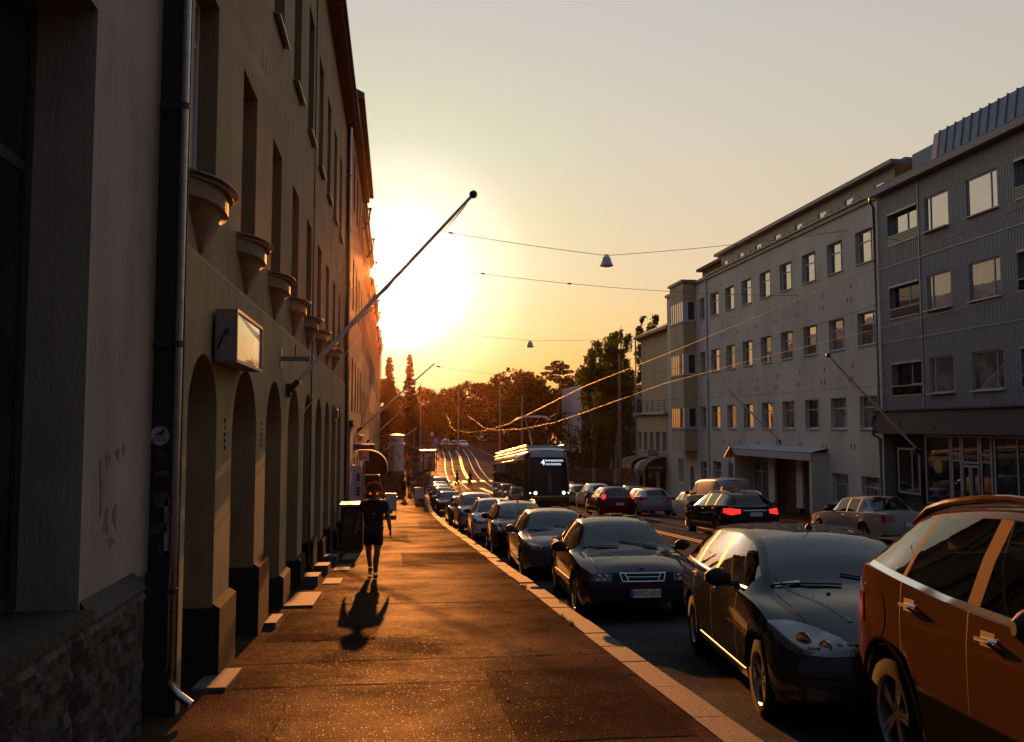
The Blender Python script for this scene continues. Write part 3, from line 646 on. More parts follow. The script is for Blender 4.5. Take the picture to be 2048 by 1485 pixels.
# rope with glints crossing the pole
mb = MB(); mb.tube([(XB+.02, 15.6, 2.0), (XB+.16, 18.0, 2.55), (XB+.40, 22.0, 3.6), (XB+.62, 26.0, 4.7)], .010, 5); solo('guy_rope', mb, M['copper_wire'], 'thin rope running up from the ochre arched wall behind the big flagpole', 'rope')
# ---- the buildings farther down the row
def row_house(name, label, X, y0, y1, ztop, mat, eave, nfl, roofm, winw=1.05, gap=2.5, brackets=False, cat='building', grid0=0):
    z0 = gz((y0+y1)/2)-2; T = thing(name, label, cat, (X, y0, gz(y0)))
    ops = []; fl = (ztop-gz((y0+y1)/2))/nfl
    for f in range(nfl):
        y = y0+.9
        while y+winw < y1-.4:
            zb = gz((y0+y1)/2)+fl*f+1.0; ops.append((y, y+winw, zb, zb+fl*.52)); y += gap
    mb = wall_mb(X, y0, y1, z0, ztop, ops, .2); mb.face((X, y0, z0), (X, y0, ztop), (X-7, y0, ztop), (X-7, y0, z0)); mb.face((X, y1, z0), (X, y1, ztop), (X-7, y1, ztop), (X-7, y1, z0))
    ob('wall', mb, mat, T, world=True, fix=False)
    for a, b, c, d in ops: add_window(T, X-.2, a, c, b-a, d-c, M['pane_dark'], M['frame_white'], bv=((b-a)/2,), bh=((d-c)*.65,))
    mb = MB(); mb.box(X-7, X+eave, y0-.05, y1+.05, ztop, ztop+.22); mb.box(X-7, X+eave*.6, y0, y1, ztop-.25, ztop); ob('cornice', mb, roofm, T, world=True)
    mb = MB(); mb.add([(X+eave, y0-.05, ztop+.22), (X+eave, y1+.05, ztop+.22), (X-4, y1+.05, ztop+2.4), (X-4, y0-.05, ztop+2.4)], [(0, 1, 2, 3)]); mb.add([(X+eave, y0-.05, ztop+.22), (X-4, y0-.05, ztop+2.4), (X-4, y0-.05, ztop+.22)], [(0, 1, 2)]); mb.add([(X+eave, y1+.05, ztop+.22), (X-4, y1+.05, ztop+2.4), (X-4, y1+.05, ztop+.22)], [(0, 1, 2)]); ob('roof', mb, roofm, T, world=True)
    if brackets:
        for y in np.arange(y0+2, y1, 7.5):
            mb = MB(); mb.tube([(X, y, ztop-1.1), (X+eave*.5, y, ztop-.95), (X+eave+.08, y, ztop-.5), (X+eave+.12, y, ztop-.05)], .05, 6); mb.tube([(X+eave+.12, y, ztop-.05), (X+eave+.12, y, ztop+.12)], [.05, .14], 8); ob('gutter_bracket', mb, M['dark_metal'], T, world=True)
    return T
C = row_house('tall_building', 'tall brown building with a wide red eave just beyond the ochre arched building', -1.72, 30.5, 44.0, 13.7, M['plaster_red'], .52, 4, M['roof_red'], gap=2.7)
row_house('narrow_building', 'narrow brown building with scrolled gutter brackets beside the setting sun', -1.86, 44.1, 62, 13.6, M['plaster_upper'], .30, 4, M['roof_dark'], brackets=True)
row_house('stepped_building', 'lower brown building in the row, third from its far end toward the trees', -1.88, 62.1, 84, 12.4, M['plaster_red'], .30, 4, M['roof_dark'], brackets=True); 
row_house('end_building', 'last brown building of the left row, next to the dark trees', -1.9, 84.1, 108, 11.5, M['plaster_upper'], .28, 4, M['roof_dark'], brackets=True)
bpy.data.objects['stepped_building']['label'] = 'second last brown building of the left row, toward the trees'
pipe(-1.80, 107.8, .06, 11.5, M['dark_metal'], 'dark rainwater pipe on the far corner of the last left building', kick=.1)
flagpole((-1.68, 40.0, 1.70), (1.82, 40.0, 4.85), .045, 'bare flagpole leaning out beyond the ochre building, above the house number lantern', rope=False, ball=False)
flagpole((-1.80, 58.0, .9), (.88, 58.0, 3.4), .05, 'shorter pale flagpole farther down the left row, above the dark awning', rope=False, ball=False)
flagpole((-1.84, 86.0, -1.0), (2.1, 86.0, 1.75), .05, 'small flagpole near the advertising column on the last left building', rope=False)
# ================================================================ right side: cream, grey and yellow buildings
XR = 23.5
Cr = thing('cream_building', 'cream plaster building with rows of small windows and a corner bay', 'building', (XR, 55, gz(55)))
cols = [39.0+2.92*k for k in range(8)]                        # near jamb of each column
ops = []; WR = 1.62
for r_, (zs, zh) in enumerate([(10.2, 11.85), (6.0, 7.65), (1.78, 3.42)]):
    for y in cols: ops.append((y, y+WR, zs, zh))
low = [(39.0, 40.62, -2.2, -.62), (41.92, 43.54, -2.2, -.62), (56.5, 58.1, -2.6, -.65), (59.4, 61.0, -2.6, -.65)]
ops += low
bayw = [(62.3, 63.4, z, z+1.65) for z in (10.2, 6.0, 1.78)]+[(62.3, 63.6, -2.6, -.75)]
ops += bayw
ent = (44.3, 54.6, -3.6, .30)
side_ops = [(65.2, 66.0, -3.9, -1.3), (67.6, 69.0, -2.7, -.75)]
mb = wall_mb(XR, 38.4, 71.4, -5, 13.1, ops+[ent]+side_ops, .32, nx=-1)
mb.face((XR, 71.4, -5), (XR, 71.4, 13.1), (XR+8, 71.4, 13.1), (XR+8, 71.4, -5))
ob('wall', mb, M['plaster_cream'], Cr, world=True, fix=False)
for a, b, c, d in ops:
    pane = M['pane_cream'] if c > 9 else M[random.choice(['pane_cream', 'pane_cream', 'pane_curtain'])] if c > 5 else M[random.choice(['pane_curtain', 'pane_curtain', 'pane_shop', 'pane_cream'])]
    o = add_window(Cr, XR+.24, a, c, b-a, d-c, pane, M['frame_white'], nx=-1, sill=.22, bv=((b-a)*.30,), bh=((d-c)*.66,), t=.07)
for a in ((38.4, 44.28, -5, -2.35), (54.62, 61.7, -5, -2.9), (61.7, 65.1, -5.4, -3.2)): mb = MB(); mb.box(XR-.06, XR+.02, *a); ob('plinth', mb, M['plinth_dark'], Cr, world=True)
# vents under the windows
vm = MB().box(-.004, .01, 0, .09, 0, .28).mesh('vent'); vm.materials.append(M['ink'])
for z in (9.05, 8.35, 4.9, 4.2, .7):
    for y in cols:
        ob('vent', vm, None, Cr, world=True, loc=(XR, y+2.15, z))
        if z in (8.35, 4.2, .7): ob('vent', vm, None, Cr, world=True, loc=(XR, y+2.50, z))
# cornice band, set back attic with its own little windows, flat eaves
mb = MB(); mb.box(XR-.12, XR+1.2, 38.4, 61.6, 13.1, 13.32); mb.box(XR-.22, XR-.0, 38.4, 61.6, 13.32, 13.42); ob('cornice', mb, M['attic_sheet'], Cr, world=True)
aop = [(y+.35, y+1.25, 13.75, 14.35) for y in cols]
mb = wall_mb(XR+.9, 38.4, 61.0, 13.3, 14.8, aop, .12, nx=-1); mb.face((XR+.9, 61, 13.3), (XR+.9, 61, 14.8), (XR+7, 61, 14.8), (XR+7, 61, 13.3)); ob('attic_wall', mb, M['attic_sheet'], Cr, world=True, fix=False)
for a, b, c, d in aop: add_window(Cr, XR+.98, a, c, b-a, d-c, M['pane_cream'], M['frame_grey'], nx=-1, t=.06)
mb = MB(); mb.box(XR+.45, XR+8, 38.0, 61.4, 14.8, 15.0); mb.box(XR+1.2, XR+8, 38.0, 62.6, 15.0, 15.12); ob('roof', mb, M['attic_sheet'], Cr, world=True)
mb = MB(); mb.box(XR+2.2, XR+8, 61.0, 68.5, 13.1, 15.0); mb.box(XR+1.8, XR+8, 60.9, 68.9, 15.02, 15.25); ob('roof_hut', mb, P('hut_brown', (.12, .075, .05), .8, noise=.2), Cr, world=True)
mb = MB()
y = 38.8
while y < 61:
    mb.box(XR+.10, XR+.16, y, y+.05, 13.42, 13.68); y += .72
ob('snow_guard', mb, M['dark_metal'], Cr, world=True)
mb = MB(); mb.tube([(XR+1.5, 44, 15.0), (XR+1.5, 44, 15.55)], .09, 8); ob('roof_vent', mb, M['dark_metal'], Cr, world=True)
# corner bay with window bands
bx, by0, by1 = XR-1.05, 64.2, 67.4
mb = MB(); bands = [(1.78, 3.42), (6.0, 7.65), (10.2, 11.85)]; zprev = .0
segs = []
for a, b in bands: segs.append((zprev, a)); zprev = b
segs.append((zprev, 13.3))
for a, b in segs: mb = MB(); mb.box(bx, XR, by0, by1, a, b); ob('bay_wall', mb, M['plaster_yellow'], Cr, world=True)
mb = MB(); mb.box(bx-.15, XR, by0-.15, by1+.15, 13.3, 13.5); mb.box(XR-.16, XR+2, 61.6, 71.5, 13.12, 13.36); ob('bay_cornice', mb, M['attic_sheet'], Cr, world=True)
for a, b in bands:
    add_window(Cr, bx+.04, by0+.03, a+.02, by1-by0-.06, b-a-.04, M['pane_cream'], M['frame_white'], nx=-1, bv=[(by1-by0)*k/6 for k in range(1, 6)], t=.06)
    f = MB(); f.box(bx+.02, XR, by0+.02, by0+.08, a, a+.12); f.box(bx+.02, XR, by0+.02, by0+.08, b-.10, b); f.box(bx+.02, bx+.42, by0+.02, by0+.08, a+.12, b-.10); f.box(XR-.12, XR, by0+.02, by0+.08, a+.12, b-.10); o = ob('window', f, M['frame_white'], Cr, world=True)
    p = MB(); p.face((bx+.40, by0+.06, a+.1), (XR-.1, by0+.06, a+.1), (XR-.1, by0+.06, b-.08), (bx+.40, by0+.06, b-.08)); ob('pane', p, M['pane_dark'], o, fix=False)
    s = MB(); s.box(bx-.08, XR, by0-.08, by1+.05, a-.06, a-.01); ob('sill', s, M['white_paint'], Cr, world=True)
mb = MB(); mb.box(XR+.24, XR+.3, 65.2, 66.0, -4.2, -1.3); ob('door', mb, M['wood_brown'], Cr, world=True)
# entrance recess under a white canopy
mb = MB(); mb.box(XR-1.0, XR+.1, 44.0, 54.9, .33, .45); mb.box(XR-1.05, XR-1.0, 43.9, 55.0, .02, .40); mb.add([(XR-1.05, 43.9, .46), (XR-1.05, 55, .46), (XR, 55, .72), (XR, 43.9, .72)], [(0, 1, 2, 3)]); ob('canopy', mb, P('canopy_metal', (.36, .36, .40), .5, noise=.15), Cr, world=True)
for a in ((44.0, 44.25), (54.65, 54.9)): mb = MB(); mb.box(XR-.95, XR+.05, *a, -4.2, .31); ob('entrance_cheek', mb, M['plaster_cream'], Cr, world=True)
mb = MB(); mb.face((XR+.7, 44.3, -4.2), (XR+.7, 54.6, -4.2), (XR+.7, 54.6, .3), (XR+.7, 44.3, .3)); mb.face((XR, 44.3, .3), (XR, 54.6, .3), (XR+.7, 54.6, .3), (XR+.7, 44.3, .3)); ob('entrance_wall', mb, P('recess_brown', (.07, .05, .035), .8, noise=.3), Cr, world=True, fix=False)
mb = MB(); mb.box(XR+.5, XR+.62, 48.4, 50.2, -4.2, -.0); ob('door', mb, M['wood_brown'], Cr, world=True)
for y in (45.3, 46.9, 50.6):
    mb = MB(); mb.box(XR-.05, XR+.1, y, y+.75, -2.75, .28); mb.box(XR-.09, XR+.14, y-.02, y+.77, -2.85, -2.75); ob('pilaster', mb, M['plaster_cream'], Cr, world=True)
add_window(Cr, XR+.2, 44.4, -3.3, .85, 3.3, M['pane_cream'], M['frame_white'], nx=-1, bh=(2.0,))
add_window(Cr, XR+.2, 51.8, -3.3, 2.4, 3.4, M['pane_curtain'], M['frame_white'], nx=-1, bv=(1.1,), bh=(2.3,))
sg = MB(); sg.box(XR+.155, XR+.185, 52.0, 54.0, -.42, -.04); o = ob('fascia_sign', sg, P('sign_pale', (.22, .24, .24), .6), Cr, world=True)
# ---- pipes of the cream building
mb = MB(); mb.tube([(XR-.07, 61.75, 13.1), (XR-.07, 61.75, -3.9)], .07, 8); recentre(mb, (XR-.07, 61.75, -3.9)); solo('downpipe', mb, M['white_paint'], 'white rainwater pipe between the cream facade and its corner bay', 'downpipe', loc=(XR-.07, 61.75, -3.9), smooth=60)
# ---- grey corrugated building
XQ = 23.35
Q = thing('grey_building', 'blue grey corrugated building with shop fronts at the right edge', 'building', (XQ, 32, gz(32)))
QY0, QY1 = 22.0, 38.3
rowsQ = [(10.5, 12.05), (7.0, 8.55), (3.35, 4.9)]
cells = []      # (y0, y1, kind) kind b = balcony, w = window
base = [(35.15, 37.45, 'b'), (32.95, 34.55, 'w'), (29.95, 31.75, 'w'), (26.6, 29.0, 'b'), (24.0, 25.8, 'w')]
ops = [(a, b, z0, z1) for z0, z1 in rowsQ for a, b, k in base]
def corrugated(mb, y0, y1, z0, z1, X, per=.15, dep=.016):
    y = y0; pts = []
    n = max(1, int((y1-y0)/per))
    for i in range(n):
        a = y0+(y1-y0)*i/n; p = (y1-y0)/n
        pts += [(X, a), (X-dep, a+p*.18), (X-dep, a+p*.5), (X, a+p*.68)]
    pts.append((X, y1))
    mb.grid([[(x, y, z0) for x, y in pts], [(x, y, z1) for x, y in pts]])
mb = MB()
zs = [2.62]+[z for r_ in rowsQ[::-1] for z in r_]+[13.1]
for i in range(0, len(zs), 2): corrugated(mb, QY0, QY1, zs[i], zs[i+1], XQ)
for z0, z1 in rowsQ:
    ed = [QY1]+[e for a, b, k in base for e in (b, a)]+[QY0]
    for i in range(0, len(ed), 2): corrugated(mb, ed[i+1], ed[i], z0, z1, XQ)
ob('wall', mb, M['sheet_grey'], Q, world=True, fix=False)
mb = MB()
for a, b, c, d in ops:
    mb.face((XQ, a, c), (XQ+.3, a, c), (XQ+.3, a, d), (XQ, a, d)); mb.face((XQ, b, c), (XQ+.3, b, c), (XQ+.3, b, d), (XQ, b, d)); mb.face((XQ, a, d), (XQ, b, d), (XQ+.3, b, d), (XQ+.3, a, d)); mb.face((XQ, a, c), (XQ, b, c), (XQ+.3, b, c), (XQ+.3, a, c))
mb.face((XQ, QY1, -4), (XQ, QY1, 13.1), (XQ+8, QY1, 13.1), (XQ+8, QY1, -4))
for zz in (2.62, 5.9, 9.5): mb.box(XQ-.045, XQ-.036, QY0, QY1, zz-.02, zz+.02)
for y in (28.05, 35.0): mb.box(XQ-.05, XQ-.037, y-.03, y+.03, 2.6, 13.0)
ob('reveal', mb, M['frame_grey'], Q, world=True, fix=False)
panesQ = {0: 'pane_cream', 1: 'pane_curtain', 2: 'pane_curtain'}
for ri, (z0, z1) in enumerate(rowsQ):
    for a, b, k in base:
        if k == 'w': add_window(Q, XQ+.10, a, z0, b-a, z1-z0, M[panesQ[ri]], M['frame_grey'], nx=-1, sill=.14, bv=((b-a)*(.22 if a < 32 else .80),), t=.06)
        else:
            o = add_window(Q, XQ+.28, a, z0, b-a, z1-z0, M['pane_cream' if ri == 0 else 'pane_dark'], M['frame_grey'], nx=-1, bv=((b-a)*.45,), t=.07)
            r_ = MB(); r_.box(XQ-.02, XQ+.03, a, b, z0+.40, z0+.45); r_.box(XQ-.05, XQ+.05, a, b, z0-.06, z0)
            ob('balcony_rail', r_, M['frame_grey'], Q, world=True)
            g_ = MB(); g_.box(XQ, XQ+.01, a, b, z0, z0+.40); ob('balcony_glass', g_, M['clear_glass'], Q, world=True)
            r_ = MB(); n = 11
            for i in range(n): yy = a+(b-a)*.45*(i+.5)/n; r_.box(XQ+.14, XQ+.16, yy-.03, yy+.03, z0+.05, z0+.5)
            ob('inner_railing', r_, M['white_paint'], Q, world=True)
            r_ = MB(); r_.box(XQ-.03, XQ+.08, a-.02, b+.02, z1-.10, z1); ob('blind_box', r_, M['frame_grey'], Q, world=True)
mb = MB(); mb.box(XQ-.42, XQ+8, QY0, QY1+.15, 13.1, 13.30); mb.box(XQ-.46, XQ-.42, QY0, QY1+.2, 13.06, 13.36); ob('eaves', mb, P('eave_grey', (.24, .23, .23), .6, noise=.15), Q, world=True)
mb = MB(); mb.add([(XQ-.1, QY0, 13.32), (XQ-.1, 33.9, 13.32), (XQ+.12, 33.9, 14.75), (XQ+.12, QY0, 14.75), (XQ+8, 33.9, 14.75), (XQ+8, QY0, 14.75), (XQ+8, 33.9, 13.32)], [(0, 1, 2, 3), (3, 2, 4, 5), (1, 6, 4, 2)])
mb.box(XQ+.10, XQ+8, 33.91, 35.5, 13.31, 14.35); mb.box(XQ-.05, XQ+3, 35.51, 37.9, 13.31, 13.62)
y = QY0
while y < 33.8:
    mb.add([(XQ-.12, y, 13.33), (XQ+.10, y, 14.78), (XQ+.08, y+.035, 14.80), (XQ-.14, y+.035, 13.36), (XQ-.10, y+.035, 13.33)], [(0, 1, 2, 3)]); mb.box(XQ+.06, XQ+.2, y, y+.03, 14.75, 14.79); 
    mb.add([(XQ-.10, y, 13.33), (XQ+.12, y, 14.76), (XQ+.095, y, 14.78), (XQ-.125, y, 13.345), (XQ-.10, y+.04, 13.33), (XQ+.12, y+.04, 14.76), (XQ+.095, y+.03, 14.78), (XQ-.125, y+.03, 13.345)], [(0, 1, 2, 3), (7, 6, 5, 4), (3, 2, 6, 7), (0, 4, 5, 1)]); y += .52
ob('roof', mb, M['roof_blue'], Q, world=True)
mb = MB(); mb.tube([(XQ-.36, QY0, 13.42), (XQ-.36, QY1, 13.42)], .022, 6)
y = QY0+.3
while y < QY1: mb.box(XQ-.40, XQ-.30, y, y+.06, 13.3, 13.44); y += 1.3
ob('snow_guard', mb, M['dark_metal'], Q, world=True)
mb = MB(); mb.box(XQ-.30, XQ+.02, QY0, QY1+.45, 1.55, 2.60); mb.box(XQ-.45, XQ+.0, QY0, QY1+.5, 2.62, 2.70); ob('fascia', mb, M['fascia_dark'], Q, world=True)
# shop front behind the fascia
zb = -2.35
mb = MB(); mb.face((XQ+.6, QY0, -4), (XQ+.6, QY1, -4), (XQ+.6, QY1, 1.6), (XQ+.6, QY0, 1.6)); mb.face((XQ+.02, QY0, 1.56), (XQ+.02, QY1, 1.56), (XQ+.6, QY1, 1.56), (XQ+.6, QY0, 1.56)); ob('shop_back', mb, M['black_panel'], Q, world=True, fix=False)
mb = MB(); mb.box(XQ-.02, XQ+.15, QY0, 35.3, -4, -1.55); ob('shop_plinth', mb, M['plinth_dark'], Q, world=True)
def shop(y0, y1, z0, z1, bv=(), bh=(), name='window', pane='pane_shop'):
    return add_window(Q, XQ+.12, y0, z0, y1-y0, z1-z0, M[pane], M['frame_grey'], nx=-1, bv=bv, bh=bh, t=.09)
shop(33.45, 35.2, -1.52, 1.5)
for y0, y1 in ((32.75, 33.4), (30.9, 31.6)): shop(y0, y1, -2.3, 1.5, bh=(2.75, 3.05))
shop(31.65, 32.7, .35, 1.5)
for y0, y1 in ((32.2, 32.7), (31.65, 32.15)):
    dm = MB(); dm.box(0, -.08, 0, .07, 0, 2.6); dm.box(0, -.08, y1-y0-.07, y1-y0, 0, 2.6); dm.box(0, -.08, .07, y1-y0-.07, 2.5, 2.6); dm.box(0, -.08, .07, y1-y0-.07, 0, .25)
    d = ob('door', dm, M['frame_grey'], Q, world=True, loc=(XQ+.12, y0, -2.3)); p = MB(); p.face((-.01, .07, 2.55), (-.01, y1-y0-.07, 2.55), (-.01, y1-y0-.07, .2), (-.01, .07, .2)); ob('pane', p, M['pane_shop'], d, fix=False)
    h = MB(); h.tube([(-.12, .08 if y0 < 32 else y1-y0-.08, .8), (-.12, .08 if y0 < 32 else y1-y0-.08, 1.5)], .02, 6); ob('handle', h, M['chrome'], d)
shop(28.2, 30.8, -1.52, 1.5, bv=(1.3,)); shop(24.5, 28.0, -1.52, 1.5, bv=(1.7,))
shop(35.6, 37.3, -1.2, .9, bv=(.6,), pane='pane_dark'); 
dm = MB(); dm.box(0, -.06, 0, 1.2, 0, 2.3); d = ob('door', dm, M['fascia_dark'], Q, world=True, loc=(XQ+.5, 36.0, -2.6))
e = MB(); e.lathe([(0, 0), (.30, 0), (.30, .006), (.27, .006), (.27, .012), (0, .012)], 24, Matrix.Translation((XQ+.09, 34.3, .15)) @ Matrix.Rotation(-PI/2, 4, 'Y')); e.add([(XQ+.075, 34.3+u, .15+v) for u, v in ((-.1, .12), (.1, .12), (-.02, -.12), (-.1, -.12), (.02, .08), (-.1, .08))], [(0, 1, 4, 5), (1, 2, 3, 4)]); ob('window_emblem', e, P('emblem_yellow', (.30, .20, .04), .5), Q, world=True)
mb = MB(); mb.box(XQ-.34, XQ-.30, 36.5, 36.6, 1.9, 2.1); mb.box(XQ-.34, XQ-.30, 34.0, 34.06, 1.75, 1.9); ob('fascia_fitting', mb, M['grey_metal'], Q, world=True)
mb = MB(); mb.tube([(XQ-.30, QY1+.10, 13.1), (XQ-.30, QY1+.10, 12.9), (XQ-.12, QY1+.10, 12.6), (XQ-.12, QY1+.1, 2.6), (XQ-.36, QY1+.3, 2.4), (XQ-.36, QY1+.3, 1.5), (XQ-.05, QY1+.2, 1.3), (XQ-.05, QY1+.2, -2.6)], .075, 10); recentre(mb, (XQ, QY1, -2.6)); solo('downpipe', mb, M['grey_metal'], 'grey rainwater pipe between the cream and the blue grey building', 'downpipe', loc=(XQ, QY1, -2.6), smooth=60)
flagpole((XQ-.05, 35.4, .73), (19.1, 35.4, 5.0), .055, 'pale flagpole with a ball top leaning out from the blue grey building', rope=True)
flagpole((XR-.02, 49.7, .95), (20.1, 49.7, 4.25), .04, 'thin flagpole above the entrance canopy of the cream building', ball=False)
# ---- yellow building with balcony and awnings
YY0, YY1 = 71.5, 81.2
Y = thing('yellow_building', 'yellow plaster building with a roof railing balcony and shop awnings beyond the cream building', 'building', (XR, 76, gz(76)))
wn = [(71.9+1.9*k, 73.1+1.9*k, -.35, 1.45) for k in range(5)]
sh = [(72.2, 74.0, -4.2, -1.6), (75.0, 78.6, -4.2, -1.6), (79.2, 80.6, -4.2, -1.6)]
mb = wall_mb(XR, YY0, YY1, -5, 3.0, wn+sh, .25, nx=-1); mb.face((XR, YY1, -5), (XR, YY1, 3.0), (XR+9, YY1, 3), (XR+9, YY1, -5)); ob('wall', mb, M['plaster_yellow'], Y, world=True, fix=False)
mb = MB(); mb.box(XR+.5, XR+9, YY0, YY1-.1, 3.0, 10.5); ob('upper_wall', mb, M['plaster_yellow'], Y, world=True)
for a, b, c, d in wn: add_window(Y, XR+.2, a, c, b-a, d-c, M['pane_curtain'], M['frame_white'], nx=-1, sill=.2, bv=((b-a)*.5,))
for a, b, c, d in sh: add_window(Y, XR+.2, a, c, b-a, d-c, M['pane_dark'], M['dark_metal'], nx=-1, bv=((b-a)*.5,))
mb = MB(); mb.box(XR-.35, XR+.6, YY0, YY1+.1, 3.0, 3.22); ob('balcony_slab', mb, M['plaster_cream'], Y, world=True)
mb = MB()
for z in (3.45, 3.7, 3.95, 4.2): mb.tube([(XR-.22, YY0, z), (XR-.22, YY1-.6, z), (XR+.45, YY1-.2, z)], .02, 5)
for k in range(6): mb.tube([(XR-.22, YY0+1.7*k+.3, 3.2), (XR-.22, YY0+1.7*k+.3, 4.25)], .03, 5)
ob('balcony_rail', mb, M['dark_metal'], Y, world=True)
mb = MB(); mb.box(XR-.1, XR+9, YY0, YY1+.5, 10.5, 10.75); mb.add([(XR-.1, YY1+.5, 10.76), (XR-.1, YY0, 10.76), (XR+4, YY0, 12.6), (XR+4, YY1-2.5, 12.6), (XR+9, YY1+.5, 10.76)], [(0, 1, 2, 3), (0, 3, 4)]); mb.box(XR+1.5, XR+2.6, 73.0, 74.0, 11.0, 13.2); ob('roof', mb, M['roof_dark'], Y, world=True)
mb = MB(); mb.tube([(XR-.05, YY1-.05, 10.5), (XR-.05, YY1-.05, -4.3)], .07, 8); recentre(mb, (XR, YY1, -4.3)); solo('downpipe', mb, M['frame_grey'], 'grey rainwater pipe at the far corner of the yellow building', 'downpipe', loc=(XR, YY1, -4.3), smooth=60)
def awning(y0, y1, zt, zb_, out, mat, matv, label, txt=None, end='flat'):
    T = thing('awning', label, 'awning', (XR, y0, zb_), group='shop awnings on the yellow building'); n = 8
    prof = [(XR-out*math.sin(PI/2*k/n)**.9, zb_+.3+(zt-zb_-.3)*math.cos(PI/2*k/n)) for k in range(n+1)]
    mb = MB(); mb.grid([[(x, y0, z) for x, z in prof], [(x, y1, z) for x, z in prof]]); ob('fabric', mb, mat, T, world=True, smooth=60, fix=False)
    for ye in (y0, y1): mb = MB(); mb.face(*[(x, ye, z) for x, z in prof], (XR, ye, zb_+.3)); ob('side_panel', mb, M['awning_dark'], T, world=True, fix=False)
    mb = MB(); mb.box(XR-out-.02, XR-out, y0, y1, zb_-.05, zb_+.36); ob('valance', mb, matv, T, world=True)
    if txt:
        o = ob('lettering', text_mb(txt, .34, lambda u, v: (XR-out*.5+u*.95, y0-.012, zb_+.62+v)), P('letter_pale', (.5, .5, .48), .6), T, world=True, fix=False)
awning(72.0, 74.2, -.75, -2.3, 2.0, M['awning_brown'], M['awning_dark'], 'large dark awning with pale lettering on its side, nearest on the yellow building', 'PARTURI')
awning(75.0, 76.3, -1.0, -2.3, 1.7, M['awning_grey'], M['awning_blue'], 'blue and white awning on the yellow building')
awning(77.0, 79.0, -.9, -1.95, 1.75, M['awning_brown'], M['awning_pink'], 'brown awning with a pink valance beside the blue awning')
awning(79.3, 81.1, -.9, -1.95, 1.75, M['awning_brown'], M['awning_pink'], 'brown awning with a pink valance at the far corner of the yellow building')
mb = MB(); mb.box(XR-.9, XR-.02, 74.6, 74.75, -.75, -.15); recentre(mb, (XR, 74.6, -.75)); solo('shop_sign', mb, M['awning_grey'], 'small pale projecting shop sign above the awnings of the yellow building', 'sign', loc=(XR, 74.6, -.75), bevel=.02)
# ---- white modern building behind the birches
WB = thing('white_building', 'white modern building with dark vertical window slots behind the weeping birches', 'building', (23, 112, gz(112)))
mb = MB(); x0, x1, y0, z0, z1 = 24.9, 38, 112, -1.6, 7.6
slots = [(26.2, 26.9), (27.4, 28.1), (28.6, 29.3), (29.9, 30.6), (31.2, 31.9)]
xe = [x0]+[e for s in slots for e in s]+[x1]
for i in range(0, len(xe), 2): mb.box(xe[i], xe[i+1], y0, y0+14, 1.5, 7.2)
mb.box(x0, x1, y0, y0+14, z0, 1.5); mb.box(x0, x1, y0, y0+14, 7.2, z1); ob('wall', mb, P('white_render', (.33, .36, .43), .8, spec=.1, noise=.12), WB, world=True)
for a, b in slots:
    mb = MB(); mb.box(a, b, y0+.5, y0+.6, 1.5, 7.2); ob('window', mb, M['pane_dark'], WB, world=True)
mb = MB(); mb.box(x0+.6, x1, y0+1, y0+14, -4.5, z0); ob('base_wall', mb, M['plinth_dark'], WB, world=True)
mb = MB(); mb.box(19.6, 36, 96, 96.4, -4.4, -2.9); recentre(mb, (19.6, 96, -4.4)); solo('low_wall', mb, M['plaster_red'], 'low brown wall below the weeping birches across the street', 'wall', loc=(19.6, 96, -4.4))
# ================================================================ trees
def leaves_mesh(name, pts, size, mat, droop=0, seed=1, aspect=1.6):
    rng = np.random.default_rng(seed); n = len(pts); pts = np.asarray(pts, float)
    u = rng.normal(size=(n, 3)); u[:, 2] -= droop*2; u /= np.linalg.norm(u, axis=1)[:, None]
    v = np.cross(u, rng.normal(size=(n, 3))); v /= np.linalg.norm(v, axis=1)[:, None]
    s = size*rng.uniform(.6, 1.35, n)[:, None]
    a = pts-u*s*aspect*.5; b = pts+v*s*.5; c = pts+u*s*aspect*.5; d = pts-v*s*.5
    V = np.stack([a, b, c, d], 1).reshape(-1, 3)
    me = bpy.data.meshes.new(name); me.vertices.add(n*4); me.vertices.foreach_set('co', V.ravel()); me.loops.add(n*4); me.loops.foreach_set('vertex_index', np.arange(n*4, dtype=np.int32))
    me.polygons.add(n); me.polygons.foreach_set('loop_start', np.arange(0, n*4, 4, dtype=np.int32)); me.update(calc_edges=True); me.materials.append(mat); return me
def clump_pts(rng, clumps, dens):
    out = []
    for (x, y, z, rx, rz_) in clumps:
        n = int(dens*rx*rx*rz_)+10; p = rng.normal(size=(n, 3)); p /= np.linalg.norm(p, axis=1)[:, None]; p *= rng.uniform(.25, 1.0, n)[:, None]**.45
        out.append(p*[rx, rx, rz_]+[x, y, z])
    return np.concatenate(out)
def trunk_mb(h, r, rng, limbs=6, lean=.3, top=.9):
    mb = MB(); pts = [(lean*math.sin(t*2.2)*t, lean*.6*math.sin(t*1.5+1)*t, h*top*t) for t in np.linspace(0, 1, 7)]
    mb.tube(pts, [r*(1-.85*t) for t in np.linspace(0, 1, 7)], 8)
    for k in range(limbs):
        t = .35+.55*k/limbs; a = rng.uniform(0, 2*PI); z = h*top*t; q = h*.22*(1.1-t*.6); b = Vector((lean*math.sin(t*2.2)*t, lean*.6*math.sin(t*1.5+1)*t, z))
        mb.tube([b, b+Vector((math.cos(a)*q*.5, math.sin(a)*q*.5, q*.35)), b+Vector((math.cos(a)*q, math.sin(a)*q, q*.9))], [r*.4*(1-t*.4), r*.22, r*.06], 6)
    return mb
